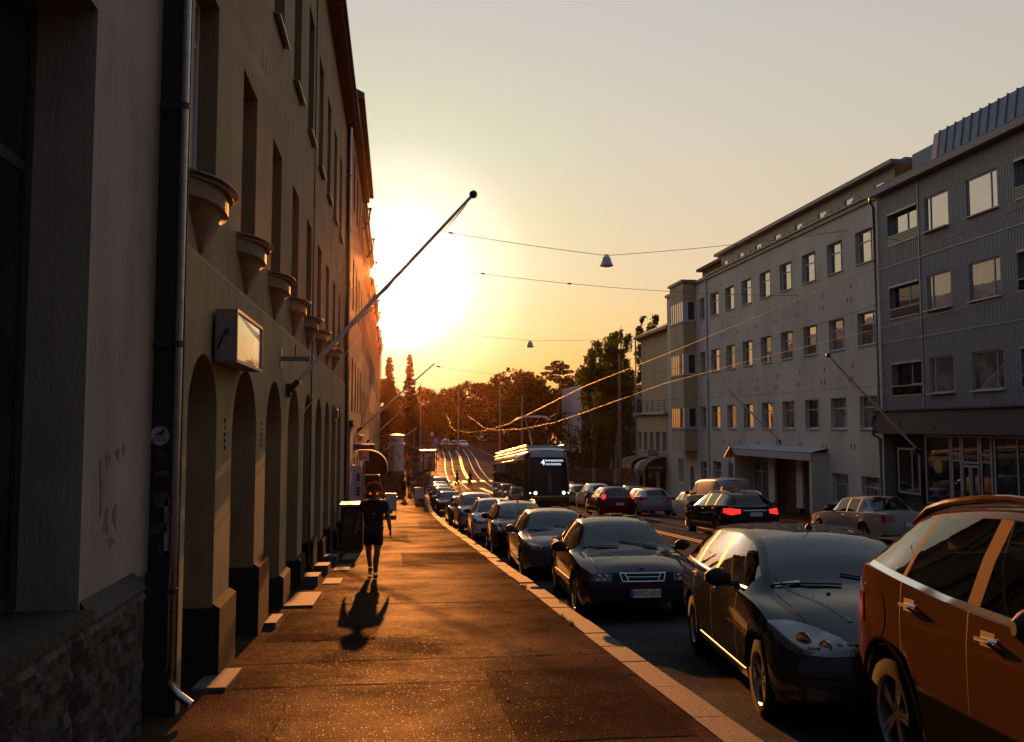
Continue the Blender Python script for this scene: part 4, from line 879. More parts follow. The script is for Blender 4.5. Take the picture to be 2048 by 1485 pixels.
def broad_tree(x, y, h, rad, label, seed, mat='leaf_forest', leaf=.34, dens=34, group=None, name='broadleaf_tree', low=.18):
    rng = np.random.default_rng(seed); g0 = gz(y)-.3; T = thing(name, label, 'tree', (x, y, g0), group=group)
    ob('trunk', trunk_mb(h, .018*h+.08, rng), M['bark'], T, smooth=70)
    cl = []
    n = int(20+rad*4)
    for k in range(n):
        t = rng.uniform(low, 1.0); prof = math.sin(PI*min(1, (t-low)/(1.02-low)*.78+.18))**.7; a = rng.uniform(0, 2*PI); q = rad*prof*rng.uniform(.2, .95); s = rad*rng.uniform(.16, .38)
        cl.append((q*math.cos(a), q*math.sin(a), h*t-s*.4, s, s*.8))
    T2 = ob('crown', leaves_mesh('crown', clump_pts(rng, cl, dens/(leaf/.34)**2*1.6), leaf, M[mat], seed=seed), None, T); return T
def spruce(x, y, h, rad, label, seed, group=None, bare=.0):
    rng = np.random.default_rng(seed); g0 = gz(y)-.3; T = thing('spruce_tree', label, 'tree', (x, y, g0), group=group)
    mb = MB(); mb.tube([(0, 0, 0), (0, 0, h*.6), (0, 0, h)], [.2, .12, .02], 7); pts = []
    z = h*.10
    while z < h*.985:
        t = z/h; rr = rad*(1-t)**.8*rng.uniform(.8, 1.1)+.15; nb = rng.integers(5, 8)
        for k in range(nb):
            a = rng.uniform(0, 2*PI); L_ = rr*rng.uniform(.55, 1.1); m_ = int(14+L_*44); s = rng.uniform(0, 1, m_)**.7
            px = np.cos(a)*L_*s+rng.normal(0, .09, m_); py = np.sin(a)*L_*s+rng.normal(0, .09, m_); pz = z-.28*L_*s+.22*L_*s*s+rng.normal(0, .07, m_)-.10*s
            pts.append(np.stack([px, py, pz], 1)); mb.tube([(0, 0, z), (np.cos(a)*L_*.9, np.sin(a)*L_*.9, z-.1*L_)], [.03, .008], 4)
        z += h*.017*rng.uniform(.8, 1.3)
    ob('trunk', mb, M['bark'], T); ob('crown', leaves_mesh('crown', np.concatenate(pts), .22, M['needle'], seed=seed, aspect=2.2), None, T); return T
def birch(x, y, h, rad, label, seed, group=None, dens=1.0, thin=False):
    rng = np.random.default_rng(seed); g0 = gz(y)-.2; T = thing('birch_tree', label, 'tree', (x, y, g0), group=group)
    mb = MB(); lean = .5; f = lambda t: Vector((lean*math.sin(t*2+seed), lean*math.cos(t*1.7+seed)-.5, h*.97*t)); mb.tube([f(t) for t in np.linspace(0, 1, 9)], [.17*(1-.9*t)+.012 for t in np.linspace(0, 1, 9)], 8); pts = []
    nb = int(60*dens)
    for k in range(nb):
        t = rng.uniform(.22, .98); b = f(t); a = rng.uniform(0, 2*PI); L_ = rad*(1.12-t*.75)*rng.uniform(.45, 1.0); up = rng.uniform(.25, .8)*L_*(.5 if not thin else 1.0)
        e = b+Vector((math.cos(a)*L_, math.sin(a)*L_, up)); mid = (b+e)/2+Vector((0, 0, up*.3)); mb.tube([b, mid, e], [.05*(1.1-t), .03*(1.1-t), .008], 4)
        for j in range(7):
            s = rng.uniform(.35, 1.0); p = b.lerp(mid, s*2) if s < .5 else mid.lerp(e, s*2-1); dl = rng.uniform(.8, 3.4)*(1-.45*t)*(1 if not thin else .45); m_ = int(dl*24)+6; q = rng.uniform(0, 1, m_)
            dx, dy = rng.normal(0, .22), rng.normal(0, .22)
            pts.append(np.stack([p.x+dx*q+rng.normal(0, .09, m_), p.y+dy*q+rng.normal(0, .09, m_), p.z-dl*q], 1))
    ob('trunk', mb, M['birch_bark'], T, smooth=70); ob('crown', leaves_mesh('crown', np.concatenate(pts), .145, M['leaf_birch'], droop=.35, seed=seed, aspect=1.5), None, T); return T
zpx = lambda py, Y_: 1.85+(855-py)/1700*Y_
xpx = lambda px, Y_: (px-790)/1700*Y_
# spruces by the left row
for i, (px, Y_, top, rad, lab) in enumerate([(778, 150, 712, 2.3, 'ragged spruce touching the end of the left facades in the sunset glow'), (818, 172, 706, 2.4, 'tall free standing spruce silhouetted left of the tram lamps')]):
    spruce(xpx(px, Y_), Y_, zpx(top, Y_)-gz(Y_)+.3, rad, lab, 40+i)
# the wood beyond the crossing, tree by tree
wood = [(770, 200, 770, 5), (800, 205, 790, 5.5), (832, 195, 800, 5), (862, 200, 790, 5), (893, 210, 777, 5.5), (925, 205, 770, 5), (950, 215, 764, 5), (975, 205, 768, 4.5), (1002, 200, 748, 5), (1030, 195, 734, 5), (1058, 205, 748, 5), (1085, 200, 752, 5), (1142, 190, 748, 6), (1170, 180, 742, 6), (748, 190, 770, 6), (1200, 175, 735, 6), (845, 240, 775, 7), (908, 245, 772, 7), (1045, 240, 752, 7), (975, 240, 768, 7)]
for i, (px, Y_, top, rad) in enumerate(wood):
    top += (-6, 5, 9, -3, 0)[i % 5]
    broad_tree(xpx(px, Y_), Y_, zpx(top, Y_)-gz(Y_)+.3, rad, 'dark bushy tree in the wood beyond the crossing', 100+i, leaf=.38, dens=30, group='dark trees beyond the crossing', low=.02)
# the round topped willow crowns behind the tram, the pine
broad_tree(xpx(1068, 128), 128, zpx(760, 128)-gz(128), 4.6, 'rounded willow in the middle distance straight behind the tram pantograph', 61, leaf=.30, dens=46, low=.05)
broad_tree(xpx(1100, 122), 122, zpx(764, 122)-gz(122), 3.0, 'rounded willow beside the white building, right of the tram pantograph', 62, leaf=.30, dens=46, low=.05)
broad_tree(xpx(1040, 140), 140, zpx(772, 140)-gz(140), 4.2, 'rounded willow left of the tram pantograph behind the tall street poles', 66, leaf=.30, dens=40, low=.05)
def pine(x, y, h, label, seed):
    rng = np.random.default_rng(seed); T = thing('pine_tree', label, 'tree', (x, y, gz(y)-.3)); ob('trunk', trunk_mb(h, .25, rng, 5, .5), M['bark'], T, smooth=70)
    cl = [(0, 0, h-.6, 1.5, .6), (1.2, .3, h-1.3, 1.6, .55), (-1.3, -.2, h-1.6, 1.5, .5), (2.3, 0, h-2.3, 1.3, .4), (-2.2, .3, h-2.7, 1.4, .45), (.4, -.4, h-2.4, 1.7, .6), (2.6, .2, h-3.4, 1.2, .4), (-.8, .2, h-3.6, 1.8, .6), (1.0, 0, h-4.3, 1.9, .6)]
    ob('crown', leaves_mesh('crown', clump_pts(rng, cl, 170), .24, M['needle'], seed=seed, aspect=2), None, T)
pine(xpx(1117, 170), 170, zpx(719, 170)-gz(170)+.3, 'flat topped pine rising above the willows against the orange sky', 63)
# weeping birches before the white building
for i, (px, Y_, top, rad, dn, lab) in enumerate([(1190, 93, 662, 3.8, 1.25, 'weeping birch hanging over the white building, left one of the clump'), (1232, 90, 632, 3.8, 1.3, 'tall weeping birch at the corner of the yellow building'), (1215, 102, 646, 4.2, 1.15, 'weeping birch standing behind the other birches')]):
    birch(xpx(px, Y_)*1.02, Y_, zpx(top, Y_)-gz(Y_), rad, lab, 80+i, dens=dn)
birch(xpx(1280, 100)*1.03, 100, zpx(612, 100)-gz(100), 2.0, 'thin topped birch sticking up over the roof of the yellow building', 90, dens=1.5, thin=True)
birch(xpx(1308, 103)*1.03, 103, zpx(606, 103)-gz(103), 1.8, 'farther thin topped birch next to the dark chimney', 91, dens=1.3, thin=True)
# park shrubs at the foot of the left row
for i, (px, Y_, top, rad) in enumerate([(768, 116, 880, 1.6), (790, 122, 884, 1.8), (812, 128, 884, 1.5)]):
    broad_tree(xpx(px, Y_), Y_, zpx(top, Y_)-gz(Y_)+.2, rad, ['green shrub at the end of the left row', 'green shrub behind the advertising column', 'green shrub right of the advertising column'][i], 200+i, mat='leaf_birch', leaf=.16, dens=160, name='shrub', low=.05)
# ================================================================ vehicles
class Car:
    """A car body lofted from its side profile. x runs from the nose (0) to the tail (L); the car faces -x in this frame; y to the side; z up."""
    def __init__(s, S):
        s.S = S; L = S['L']; W = S['W']
        s.T = pchip(S['top']); s.B = pchip(S['belt']); s.WM = pchip(S.get('plan', [(0, W/2*.86), (.5, W/2*.97), (1.3, W/2), (L-1.2, W/2), (L-.4, W/2*.97), (L, W/2*.88)]))
        s.RYf = pchip(S['raily']); s.RZ = pchip(S['railz'])
        xs = set(np.round(np.linspace(0, L, int(S.get('ns', 52))), 3)); s.arch = []
        ra = S['ra']
        for xw in S['wheels']:
            for k in range(15):
                th = PI*k/14; xs.add(round(xw+ra*math.cos(th), 4))
            xs |= {round(xw-ra-.004, 4), round(xw+ra+.004, 4)}
        s.cuts = S['cuts']       # door cuts
        for c in s.cuts: xs |= {round(c-.004, 4), round(c+.004, 4)}
        for k in ('cowl', 'wst', 'rgt', 'rgb', 'sw0', 'sw1'): xs.add(round(S[k], 4))
        for a, b in S['pill']: xs |= {round(a, 4), round(b, 4)}
        s.xs = sorted(x for x in xs if 0 <= x <= L)
        # drop stations too close to each other but keep the special ones
        s.build()
    def zb(s, x):
        S = s.S; z = S['sill']+(.06 if x < .25 or x > S['L']-.25 else 0)
        for xw in S['wheels']:
            d = abs(x-xw)
            if d < S['ra']: z = max(z, S['rt']+math.sqrt(S['ra']**2-d*d))
        return z
    def ring(s, x):
        S = s.S; w_ = s.WM(x); B = s.B(x); T = s.T(x); ry = min(s.RYf(x), w_-.05); rzv = max(min(s.RZ(x), T-.01), B+.014); zb = s.zb(x); by = w_*S.get('beltin', .965)
        base = S['sill']; l = lambda t: max(base+(B-base)*t, zb+.012+.03*t)
        pts = [(w_*.965 if zb < .4 else w_*1.0, zb), (w_*.992, l(.18)), (w_*1.004, l(.42)), (w_, l(.62)), (w_*.992, l(.80)), (by, B)]
        k6 = (by-.022, B+.012)
        tum = lambda t: (k6[0]+(ry-k6[0])*t+.018*math.sin(PI*t), k6[1]+(rzv-k6[1])*t)
        pts += [k6, tum(.5), tum(.93), (ry, rzv), (ry-.055, rzv+(T-rzv)*.34), (ry*.66, rzv+(T-rzv)*.72), (ry*.33, rzv+(T-rzv)*.93), (0, T)]
        return pts
    def warp(s, x, y, z):
        """bend nose and tail in plan and in side view"""
        S = s.S; L = S['L']; W = S['W']/2
        f = max(0, 1-x/.95)**1.6; g = max(0, 1-(L-x)/.8)**1.6
        zf = z
        dx = f*(S['bf']*(y/W)**2+S['nose'](zf))-g*(S['br']*(y/W)**2+S['tail'](zf))
        return (x+dx, y, z)
    def build(s):
        S = s.S; L = S['L']; xs = s.xs; NR = 14; s.verts = []; s.idx = {}
        rings = [s.ring(x) for x in xs]
        for i, x in enumerate(xs):
            for k in range(NR):
                for sg in (1, -1):
                    y, z = rings[i][k]
                    if k == NR-1 and sg < 0: s.idx[i, k, sg] = s.idx[i, k, 1]; continue
                    s.idx[i, k, sg] = len(s.verts); s.verts.append(s.warp(x, sg*y, z))
        reg = {}
        def put(name, f): reg.setdefault(name, []).append(f)
        n = len(xs); pil = S['pill']
        for i in range(n-1):
            xm = (xs[i]+xs[i+1])/2; seam = any(abs(xm-c) < .0039 for c in s.cuts)
            for k in range(NR-1):
                for sg in (1, -1):
                    f = [s.idx[i, k, sg], s.idx[i, k+1, sg], s.idx[i+1, k+1, sg], s.idx[i+1, k, sg]]
                    if sg < 0: f = f[::-1]
                    side = 'right' if sg > 0 else 'left'
                    nm = 'body'
                    if 6 <= k <= 7 and S['sw0'] < xm < S['sw1']:
                        nm = ('pillar', side, [a < xm < b for a, b in pil].index(True)) if any(a < xm < b for a, b in pil) else ('sidewin', side, sum(xm > b for a, b in pil))
                    elif k >= 10 and S['cowl'] < xm < S['wst']: nm = 'windscreen'
                    elif k >= 10 and S['rgt'] < xm < S['rgb']: nm = 'rearglass'
                    elif seam and k <= 5 and s.cuts[0]-.01 < xm < s.cuts[-1]+.01 and not (k > 4 and xm < S['cowl']): nm = ('seam', side, [abs(xm-c) < .0039 for c in s.cuts].index(True))
                    elif k <= 5 and s.cuts[0] < xm < s.cuts[-1]: nm = ('door', side, sum(xm > c for c in s.cuts))
                    elif k >= 9 and xm < S['cowl']-.02 and xm > .04: nm = 'bonnet'
                    put(nm, f)
        # nose and tail caps
        for end in (0, n-1):
            x = xs[end]; rg = rings[end]; top = [(y, z) for y, z in rg[5:]]; row = [(1, k) for k in range(5, NR)]+[(-1, k) for k in range(NR-2, 4, -1)]; cols = len(row)
            grid_ = []
            for k in range(5):
                r_ = []
                for j, (sg, kk) in enumerate(row):
                    if j == 0: r_.append(s.idx[end, k, 1]); continue
                    if j == cols-1: r_.append(s.idx[end, k, -1]); continue
                    y = sg*rg[kk][0]/rg[5][0]*rg[k][0]; z = rg[k][1]; s.verts.append(s.warp(x, y, z)); r_.append(len(s.verts)-1)
                grid_.append(r_)
            grid_.append([s.idx[end, kk, sg] for sg, kk in row])
            for k in range(5):
                for j in range(cols-1):
                    f = [grid_[k][j], grid_[k+1][j], grid_[k+1][j+1], grid_[k][j+1]]
                    put('bumper_front' if end == 0 else 'bumper_rear', f if end else f[::-1])
        # wheel well lips and underbody
        for i in range(n-1):
            for sg in (1, -1):
                a, b = s.idx[i, 0, sg], s.idx[i+1, 0, sg]; va, vb = s.verts[a], s.verts[b]
                s.verts.append((va[0], va[1]*.62, va[2])); s.verts.append((vb[0], vb[1]*.62, vb[2])); put('under', [a, b, len(s.verts)-1, len(s.verts)-2])
        s.reg = reg
        V = [Vector(v) for v in s.verts]; s.bvh = BVHTree.FromPolygons(V, [f for k, v in reg.items() if k != 'under' for f in v])
    def sub(s, keys):
        mb = MB(); mp = {}
        for key, fs in s.reg.items():
            if key not in keys: continue
            for f in fs:
                g = []
                for i in f:
                    if i not in mp: mp[i] = len(mb.v); mb.v.append(s.verts[i])
                    g.append(mp[i])
                g = [q for j, q in enumerate(g) if q != g[j-1]]
                if len(g) > 2: mb.f.append(tuple(g))
        return mb
    def hit(s, mode, u, v, ang=0):
        if mode == 'front': o = Vector((-2+abs(0), u, v)); d = Vector((1, 0, 0))
        elif mode == 'rear': o = Vector((s.S['L']+2, u, v)); d = Vector((-1, 0, 0))
        elif mode == 'side': o = Vector((u, -3, v)); d = Vector((0, 1, 0))
        elif mode == 'side2': o = Vector((u, 3, v)); d = Vector((0, -1, 0))
        elif mode == 'top': o = Vector((u, v, 4)); d = Vector((0, 0, -1))
        if ang:   # rotate about z through the point (0,u) for wrap-round lamps
            q = Matrix.Rotation(ang, 3, 'Z'); d = q @ d; o = Vector((.3 if mode == 'front' else s.S['L']-.3, u, v))-d*2.5
        h = s.bvh.ray_cast(o, d, 6)
        return (h[0], d) if h[0] is not None else (None, d)
    def patch(s, mode, top, bot, nu=8, nv=4, off=.006, ang=0):
        ft, fb = lin(top), lin(bot); u0, u1 = top[0][0], top[-1][0]; rows = []; last = None
        for i in range(nu+1):
            u = u0+(u1-u0)*i/nu; r_ = []
            for j in range(nv+1):
                t = j/nv; v = fb(u)*(1-t)+ft(u)*t; p, d = s.hit(mode, u, v, ang)
                if p is None: p = last if last is not None else Vector((0, u, v))
                last = p; r_.append(p-d*off)
            rows.append(r_)
        mb = MB(); mb.grid(rows); n = nv+1
        # skirt back to the bodywork
        ring_ = [(i, 0) for i in range(nu)]+[(nu, j) for j in range(nv)]+[(i, nv) for i in range(nu, 0, -1)]+[(0, j) for j in range(nv, 0, -1)]
        d0 = s.hit(mode, (u0+u1)/2, (ft((u0+u1)/2)+fb((u0+u1)/2))/2, ang)[1]
        for a, b in zip(ring_, ring_[1:]+ring_[:1]):
            p, q = rows[a[0]][a[1]], rows[b[0]][b[1]]; mb.add([p, q, q+d0*(off+.02), p+d0*(off+.02)], [(0, 1, 2, 3)])
        return mb
def wheel_meshes(rt, wd, spokes=5, cache={}):
    k = (rt, wd, spokes)
    if k in cache: return cache[k]
    q = Matrix.Rotation(PI/2, 4, 'X'); rr = rt*.66
    mb = MB(); mb.lathe([(rr, -wd/2), (rt*.93, -wd/2), (rt*.99, -wd*.36), (rt, 0), (rt*.99, wd*.36), (rt*.93, wd/2), (rr, wd/2)], 28, q); a = mb.mesh('tyre'); fixn(a); a.materials.append(M['rubber']); a.polygons.foreach_set('use_smooth', [True]*len(a.polygons))
    mb = MB(); mb.lathe([(rr, wd*.49), (rr*.95, wd*.42), (rr*.92, -wd*.3)], 28, q); mb.lathe([(0, wd*.34), (rr*.22, wd*.34), (rr*.24, wd*.1)], 16, q)
    for j in range(spokes):
        for e in (-.12, .12):
            m_ = q @ Matrix.Rotation(2*PI*j/spokes+e, 4, 'Z') @ Matrix.Translation((rr*.55, 0, wd*.30)); mb.mbox(m_, rr*.86, rr*.13, wd*.12)
    b = mb.mesh('rim'); fixn(b); b.materials.append(M['alloy'])
    mb = MB(); mb.lathe([(0, -wd*.1), (rr*.95, -wd*.1)], 20, q); c = mb.mesh('brake_disc'); c.materials.append(M['black_plastic'])
    cache[k] = (a, b, c); return cache[k]
def plate(root, x, z, y, txt, facing=-1, w_=.44, h=.115, fi=True):
    T = ob('number_plate', MB().box(-.008, .008, -w_/2, w_/2, -h/2, h/2), M['plate_white'], root, loc=(x, y, z))
    f = facing*.0095
    if fi: ob('plate_band', MB().box(min(facing*.0082, facing*.0098), max(facing*.0082, facing*.0098), *((w_/2-.045, w_/2) if facing < 0 else (-w_/2, -w_/2+.045)), -h/2, h/2), M['plate_blue'], T)
    # the reader faces the car: his right is -y for a nose plate (nose at -x)
    ob('lettering', text_mb(txt, h*.86, lambda u, v: (f, (-u if facing < 0 else u)+(-.02 if facing < 0 else .02), v)), M['ink'], T, fix=False); return T
def seat_mb(mb, x, y, z, bench=False):
    w_ = .25 if not bench else .58
    mb.box(x-.28, x+.26, y-w_, y+w_, z+.22, z+.38)
    for yy in ((y,) if not bench else (y-.3, y+.3)):
        ww = .25 if not bench else .27
        mb.add([(x+.16, yy-ww, z+.36), (x+.28, yy-ww, z+.36), (x+.44, yy-ww*.8, z+.95), (x+.36, yy-ww*.8, z+.95), (x+.16, yy+ww, z+.36), (x+.28, yy+ww, z+.36), (x+.44, yy+ww*.8, z+.95), (x+.36, yy+ww*.8, z+.95)], [(0, 1, 2, 3), (7, 6, 5, 4), (0, 3, 7, 4), (1, 5, 6, 2), (3, 2, 6, 7)])
        mb.add([(x+.38, yy-.13, z+.97), (x+.48, yy-.13, z+.97), (x+.50, yy-.11, z+1.14), (x+.42, yy-.11, z+1.14), (x+.38, yy+.13, z+.97), (x+.48, yy+.13, z+.97), (x+.50, yy+.11, z+1.14), (x+.42, yy+.11, z+1.14)], [(0, 1, 2, 3), (7, 6, 5, 4), (0, 3, 7, 4), (1, 5, 6, 2), (3, 2, 6, 7), (0, 4, 5, 1)])
def build_car(S, mat, name, label, cat, loc, rotz, pitch=None, group=None, glassm='car_glass', detail=2):
    """rotz: direction of travel; 0 = nose toward -x ... the street's fall is added as pitch"""
    c = Car(S); L, W = S['L'], S['W']; T = thing(name, label, cat, loc, rotz, group, pitch=pitch if pitch is not None else 0)
    # body frame: centre of the car at the origin
    off = -L/2
    def sh(mb): mb.v = [(p[0]+off, p[1], p[2]) for p in mb.v]; return mb
    put = lambda nm, mb, m, par=T, sm=40, fx=True: ob(nm, sh(mb), m, par, smooth=sm, fix=fx)
    keys = list(c.reg)
    bk = ['body', 'bumper_front', 'bumper_rear']
    if detail < 2: bk += [k for k in keys if isinstance(k, tuple) and k[0] in ('door', 'pillar', 'seam')]+['bonnet']
    body = put('body', c.sub(bk), mat, fx=False)
    if detail >= 2:
        put('bonnet', c.sub(['bonnet']), mat, fx=False)
        for k in keys:
            if isinstance(k, tuple) and k[0] == 'seam': put('door_seam', c.sub([k]), M['black_plastic'], fx=False)
        xs_ = list(np.linspace(.10, S['cowl']-.03, 14))
        for sg in (1, -1):
            rows = []
            for x in xs_:
                y = c.RYf(x)-.05; p1, d = c.hit('top', x, sg*y); p2, d = c.hit('top', x, sg*(y-.009))
                if p1 is not None and p2 is not None: rows.append([p1+Vector((0, 0, .0012)), p2+Vector((0, 0, .0012))])
            if len(rows) > 3: put('bonnet_seam', MB().grid(rows), M['black_plastic'])
        yy_ = c.RYf(.1)-.05; rows = []
        for y in np.linspace(-yy_, yy_, 16):
            p1, d = c.hit('top', .095+S['bf']*(y/(S['W']/2))**2, y); p2, d = c.hit('top', .105+S['bf']*(y/(S['W']/2))**2, y)
            if p1 is not None and p2 is not None: rows.append([p1+Vector((0, 0, .0012)), p2+Vector((0, 0, .0012))])
        if len(rows) > 3: put('bonnet_seam', MB().grid(rows), M['black_plastic'])
        for k in keys:
            if isinstance(k, tuple) and k[0] == 'pillar': put('window_pillar', c.sub([k]), M['black_plastic'] if not S.get('paint_pill') else M['pillar_bronze'], fx=False)
    put('underbody', c.sub(['under']).add([(.3, -W*.33, S['sill']+.02), (L-.3, -W*.33, S['sill']+.02), (L-.3, W*.33, S['sill']+.02), (.3, W*.33, S['sill']+.02)], [(0, 1, 2, 3)]), M['black_plastic'])
    gl = M[glassm]
    put('windscreen', c.sub(['windscreen']), M['car_glass'], fx=False)
    if 'rearglass' in c.reg: put('rear_window', c.sub(['rearglass']), gl, fx=False)
    doors = {}
    for k in keys:
        if isinstance(k, tuple) and k[0] == 'door' and detail >= 2:
            doors[k[1:]] = put('door', c.sub([k]), mat, fx=False)
    for k in keys:
        if isinstance(k, tuple) and k[0] == 'sidewin': put('side_window', c.sub([k]), gl, fx=False)
    # door handles
    if detail >= 2:
        for (hx, hz) in S['handles']:
            for sg, md in ((1, 'side2'), (-1, 'side')):
                p, d = c.hit(md, hx, hz)
                if p is None: continue
                p2, _ = c.hit(md, hx+.16, hz)
                mb = MB(); p2 = p2 or p+Vector((.16, 0, 0)); mb.tube([p+Vector((.0, 0, 0)), p+Vector((.02, 0, .005))-d*.028, p2-Vector((.02, 0, 0))-d*.03, p2], [.009, .012, .012, .009], 6)
                key = ('right' if sg > 0 else 'left', sum(hx+.05 > cc for cc in S['cuts']))
                o = put('handle', mb, M['chrome'] if S.get('chromeh', 1) else mat, doors.get(key, T))
                bp = c.patch(md, [(hx+.02, hz+.035), (hx+.15, hz+.035)], [(hx+.02, hz-.035), (hx+.15, hz-.035)], 4, 2, .001); put('handle_recess', bp, M['black_plastic'], o)
    # mirrors
    mx, mz = S['mirror']
    for sg in (1, -1):
        y0 = c.WM(mx)*.95; mb = MB(); ctr = Vector((mx, sg*(y0+.16), mz)); rows = []
        for i in range(7):
            t = i/6; a = math.sin(PI*min(.98, max(.06, t)))**.45 if 0 < t < 1 else .35; rows.append([(ctr.x+.02+.085*a*math.cos(th)*(1.0 if math.cos(th) > 0 else 1.25)*.7, ctr.y+sg*(-.12+.24*t), ctr.z+.088*a*math.copysign(abs(math.sin(th))**.7, math.sin(th))) for th in [2*PI*j/14 for j in range(15)]])
        mb.grid(rows); mb.face(*rows[0][:-1]); mb.face(*rows[-1][:-1])
        m_ = put('mirror', mb, M['black_plastic'] if not S.get('mirpaint') else mat, T, 50)
        mb = MB(); mb.tube([(mx+.06, sg*(y0-.05), mz-.07), (mx+.04, sg*(y0+.1), mz-.05)], [.035, .025], 8); put('mirror_arm', mb, M['black_plastic'], m_)
    # wheels
    a, b, d_ = wheel_meshes(S['rt'], S.get('wd', .21), S.get('spokes', 5))
    for xw in S['wheels']:
        for sg in (1, -1):
            o = ob('wheel', a, None, T, loc=(xw+off, sg*(W/2-.125), S['rt']), rot=(0, 0, 0 if sg < 0 else PI)); ob('rim', b, None, o); ob('brake_disc', d_, None, o)
    # lamps
    hl = S['hl']
    for sg in (1, -1):
        for nm, key, m_, md in (('headlight', 'hl', 'headlamp', 'front'), ('tail_light', 'tl', S.get('tlm', 'tail_red'), 'rear'), ('fog_light', 'fog', 'headlamp', 'front')):
            if key not in S: continue
            top, bot, ang = S[key]
            tp = sorted([(sg*u, v) for u, v in top]); bt = sorted([(sg*u, v) for u, v in bot])
            pm_ = c.patch(md, tp, bt, 12, 5, .008, ang=(-sg*ang if md == 'front' else sg*ang)); o = put(nm, pm_, M[m_], T, 60)
            if nm == 'headlight' and detail >= 2:
                for q in S.get('bulbs', (.62, .82)):
                    u = tp[0][0]+(tp[-1][0]-tp[0][0])*(q if sg > 0 else 1-q); u = tp[0][0]+(tp[-1][0]-tp[0][0])*q if False else sg*(abs(top[0][0])+(abs(top[-1][0])-abs(top[0][0]))*(1-q)); zz = (lin(tp)(u)+lin(bt)(u))/2; p, dd = c.hit('front', u, zz, -sg*ang)
                    if p is None: continue
                    mb = MB(); rr_ = (lin(tp)(u)-lin(bt)(u))*.36; mb.lathe([(0, .0), (rr_*.55, .004), (rr_*.9, .016), (rr_, .012)], 16, Matrix.Translation(p-dd*.006) @ (-dd).to_track_quat('Z', 'Y').to_matrix().to_4x4()); put('reflector', mb, M['chrome'], o)
    for nm, md, top, bot, m_ in S.get('patches', []):
        put(nm, c.patch(md, top, bot, 14, 4, .006), M[m_] if m_ != 'PAINT' else mat, T, 60)
    for fn in S.get('extra', []): fn(c, T, put, mat)
    # wipers, plates, interior
    if detail >= 2:
        for (x0, y0, x1, y1) in ((S['cowl']+.02, .10, S['cowl']+.10, .72*W/2+.02), (S['cowl']+.03, -.52, S['cowl']+.16, .06)):
            pts = []
            for t in np.linspace(0, 1, 6):
                p, d = c.hit('top', x0+(x1-x0)*t, y0+(y1-y0)*t)
                if p is not None: pts.append(p+Vector((-.004, 0, .014)))
            if len(pts) > 2: put('wiper', MB().tube(pts, .009, 5), M['black_plastic'])
        mb = MB(); zf = S['sill']+.05; seat_mb(mb, S['seat'], .36, zf); seat_mb(mb, S['seat'], -.36, zf); seat_mb(mb, S['seat']+.95, 0, zf, True)
        cx = S['cowl']; bz = S['dash']; mb.add([(cx+.05, -W*.40, bz), (cx+.55, -W*.40, bz+.02), (cx+.60, -W*.40, bz-.35), (cx+.05, W*.40, bz), (cx+.55, W*.40, bz+.02), (cx+.60, W*.40, bz-.35)], [(0, 1, 4, 3), (1, 2, 5, 4), (0, 2, 1), (3, 4, 5)])
        mb.box(cx+.4, L-.5, -W*.38, W*.38, zf-.02, zf)
        st = [(S['seat']-.42+.05*math.sin(a), .36*S.get('wheelside', -1)+.18*math.cos(a), bz-.02+.17*math.sin(a)) for a in [2*PI*j/16 for j in range(17)]]; mb.tube(st, .014, 6)
        p = c.T(S['wst'])-.09; mb.box(S['wst']-.10, S['wst']-.06, -.12, .12, p-.06, p+.02)
        put('interior', mb, M['interior'], T, None)
        if S.get('plate'): 
            t_, z_ = S['plate']; p, d = c.hit('front', 0, z_); plate(T, p.x+off-.012, z_, S.get('platey', 0), t_, -1)
        if S.get('rplate'):
            t_, z_ = S['rplate']; p, d = c.hit('rear', 0, z_); plate(T, p.x+off+.012, z_, 0, t_, 1)
    return T
# headlamp glass: clear cover over bright and dark facets
m, t = newmat('headlamp'); n = t.nodes.new; l = t.links.new
o_ = n('ShaderNodeOutputMaterial'); b_ = n('ShaderNodeBsdfPrincipled'); l(b_.outputs[0], o_.inputs[0]); tcn = n('ShaderNodeTexCoord'); vo = n('ShaderNodeTexVoronoi'); vo.inputs['Scale'].default_value = 9; l(tcn.outputs['Object'], vo.inputs[0])
r_ = n('ShaderNodeValToRGB'); r_.color_ramp.elements[0].color = (.025, .025, .027, 1); r_.color_ramp.elements[1].color = (.09, .09, .095, 1); r_.color_ramp.elements[1].position = .8; l(vo.outputs['Color'], r_.inputs[0]); l(r_.outputs[0], b_.inputs['Base Color'])
b_.inputs['Roughness'].default_value = .25; b_.inputs['Metallic'].default_value = .6; b_.inputs['Coat Weight'].default_value = 1; M['headlamp'] = m
paint('paint_black', (.006, .006, .008)); paint('paint_graphite', (.020, .022, .026)); paint('paint_darkblue', (.009, .011, .020))
paint('paint_silver', (.26, .27, .29), .4, .38); paint('paint_white', (.55, .56, .58)); paint('paint_grey', (.065, .068, .076), .25); paint('paint_bronze', (.058, .027, .007)); P('pillar_bronze', (.06, .026, .007), .8, spec=.05)
paint('paint_red', (.10, .006, .006)); paint('paint_beige', (.26, .235, .21)); paint('paint_green', (.015, .022, .020))
